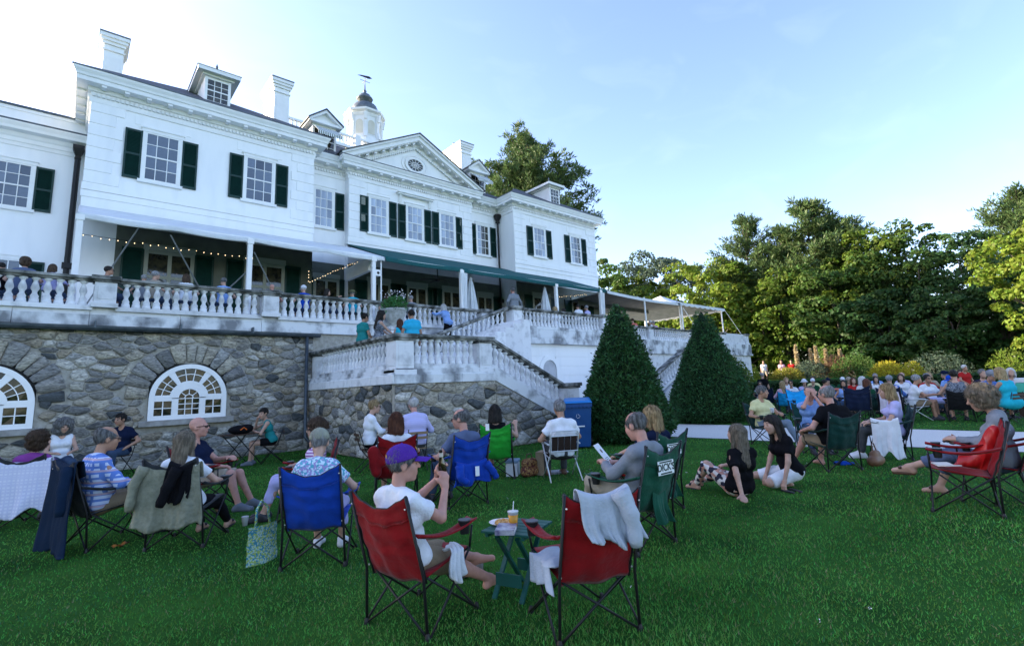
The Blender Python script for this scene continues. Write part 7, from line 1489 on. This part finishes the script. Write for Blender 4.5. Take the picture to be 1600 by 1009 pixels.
shrub('dense dark shrub right of the second yew', (24.8,12.6), 2.6, 3.2, 'dark', 61, 5200); shrub('dark shrub under the end of the terrace', (28.2,14.2), 2.7, 3.4, 'oak', 62, 5200); shrub('rounded shrub at the corner of the terrace', (33.5,16.2), 2.4, 3.6, 'maple', 63, 4500)
shrub('shrub at the foot of the terrace end wall', (41.6,21.5), 2.6, 3.2, 'oak', 64, 4500)
leafmat('golden',(.20,.20,.03),(.32,.30,.05)); leafmat('russet',(.16,.09,.05),(.26,.15,.09)); leafmat('yellow',(.40,.36,.03),(.55,.50,.06))
for i, (lab, lc, H, w, k) in enumerate([('golden perennial clump beside the sunlit people',(39.3,14.6),.75,2.2,'leaves_golden'),('pale grass-like perennial clump in the border',(40.5,13.3),1.3,2.8,'grey'),('rusty seed-headed perennial clump in the border',(41.5,12.0),1.5,2.6,'leaves_russet'),('tall leafy perennial behind the rusty clump',(43,12.8),1.7,3.0,'maple'),('green perennial with pale flowers in the border',(40.5,10.6),1.3,3.0,'oak'),('yellow daylily clump at the middle of the border',(39.6,8.6),1.2,2.0,'leaves_yellow'),('second yellow daylily clump nearer the hedge',(39.2,7.4),1.15,1.6,'leaves_yellow'),('grey-green shrub with narrow leaves behind the hedge',(42,6.2),2.2,3.8,'grey'),('layered bright green shrub behind the hedge',(42,3.0),2.3,2.6,'lime'),('second layered bright green shrub behind the hedge',(42,1.0),2.0,2.2,'maple'),('leafy shrub left of the sunlit child',(38.6,17.4),1.3,2.6,'lime')]):
    shrub(lab, (lc[0]*1.13, lc[1]*1.13), H*1.15, w*1.15, k, 70+i, 2400, .18, 'perennial_plant', 3.)
for i, (x, y, h_) in enumerate(((40.8,14.3,2.5),(41.3,13.5,2.2),(40.9,13.0,2.3),(42.3,11.9,2.0),(41.6,12.6,2.1))):
    x, y, h_ = x*1.12, y*1.12, h_*1.12; rg = np.random.default_rng(90+i); t = thing('flower_spire', ('tallest','second','third','short right-hand','slim middle')[i]+' tan flower spire rising from the sunlit border', 'flower', (x,y,bank(x,y)), 0, 'tan flower spires'); MB().tube([(0,0,-.1),(0,0,h_)], .03, 6).build('stem', LM['oak'], t, off=O0)
    n = 700; z = rg.uniform(.4,1,n)*h_; a = rg.uniform(0,6.28,n); q = .17*(1-z/h_*.75); P = np.stack([np.cos(a)*q,np.sin(a)*q,z],1); V, Fc = leafcloud(P, np.stack([np.cos(a),np.sin(a),.4+0*a],1), .12, rg, 1.6, .2); inst('florets', mesh_from('florets', V, Fc, leafmat('tan',(.42,.34,.20),(.58,.48,.30))), t)
# ------------------------------------------------------------------ grass blades
GR = mat('grass_blades', (.050,.188,.030), (.120,.315,.060), scale=.75, rough=.8, spec=.06, trans=.2, islands=.5, ramp=(.32,.68), coords='Object')
rg = np.random.default_rng(77); n = 350000
r_ = np.exp(rg.uniform(math.log(1.2), math.log(24), n)); a = np.radians(rg.uniform(-16, 112, n)); X = np.cos(a)*r_; Y = np.sin(a)*r_
ok = (Y < YM-.05) & ~((X > 13.45) & (X < 17.65)) & ~((X > XL-.02) & (Y > YF-.02) & (X < 12.9)); X, Y, r_ = X[ok], Y[ok], r_[ok]; n = len(X)
pt = wob(np.stack([X,Y,0*X],1), 1.4, 3); h_ = (.018+.007*pt+.010*rg.uniform(-1,1,n)).clip(.010,.055)*(1+.015*r_); w = (.0012+.0006*r_)*rg.uniform(.7,1.3,n)
d = rg.uniform(0,6.283,n); lx, ly = rg.normal(size=n)*.5*h_, rg.normal(size=n)*.5*h_; B0 = np.stack([X,Y,0*X],1); s_ = np.stack([np.cos(d)*w,np.sin(d)*w,0*d],1)
V = np.stack([B0-s_, B0+s_, B0+np.stack([lx,ly,h_],1)],1).reshape(-1,3); tag(inst('grass', mesh_from('grass', V, np.arange(3*n,dtype=np.int32).reshape(-1,3), [GR, mat('dry_blades',(.13,.15,.05),(.20,.20,.09),scale=3,rough=.9), mat('clover_leaves',(.02,.11,.035),(.035,.15,.05),scale=3,rough=.8)], mi=np.where(rg.uniform(0,1,n) < (.05+.05*wob(np.stack([X,Y,0*X],1), .8, 8)).clip(.005,.2), 1, np.where(rg.uniform(0,1,n) < .25*wob(np.stack([X,Y,0*X],1), 2.2, 5), 2, 0)))), 'short mown grass blades covering the lawn', 'grass', kind='stuff')
n = 18; r_ = np.sqrt(rg.uniform(2.2**2,11**2,n)); a = np.radians(rg.uniform(8,60,n)); P = np.stack([np.cos(a)*r_,np.sin(a)*r_,np.full(n,.04)],1); dd = rg.normal(size=(n*5,3)); P = np.repeat(P,5,0)+dd*.004; V, Fc = leafcloud(P, dd*0+np.array([0,0,.2]), .009, rg, 1., .4); tag(inst('clover_flowers', mesh_from('clover_flowers', V, Fc, mat('white_petals',(.8,.78,.8)))), 'tiny white clover flowers dotted over the near grass', 'flowers', kind='stuff')
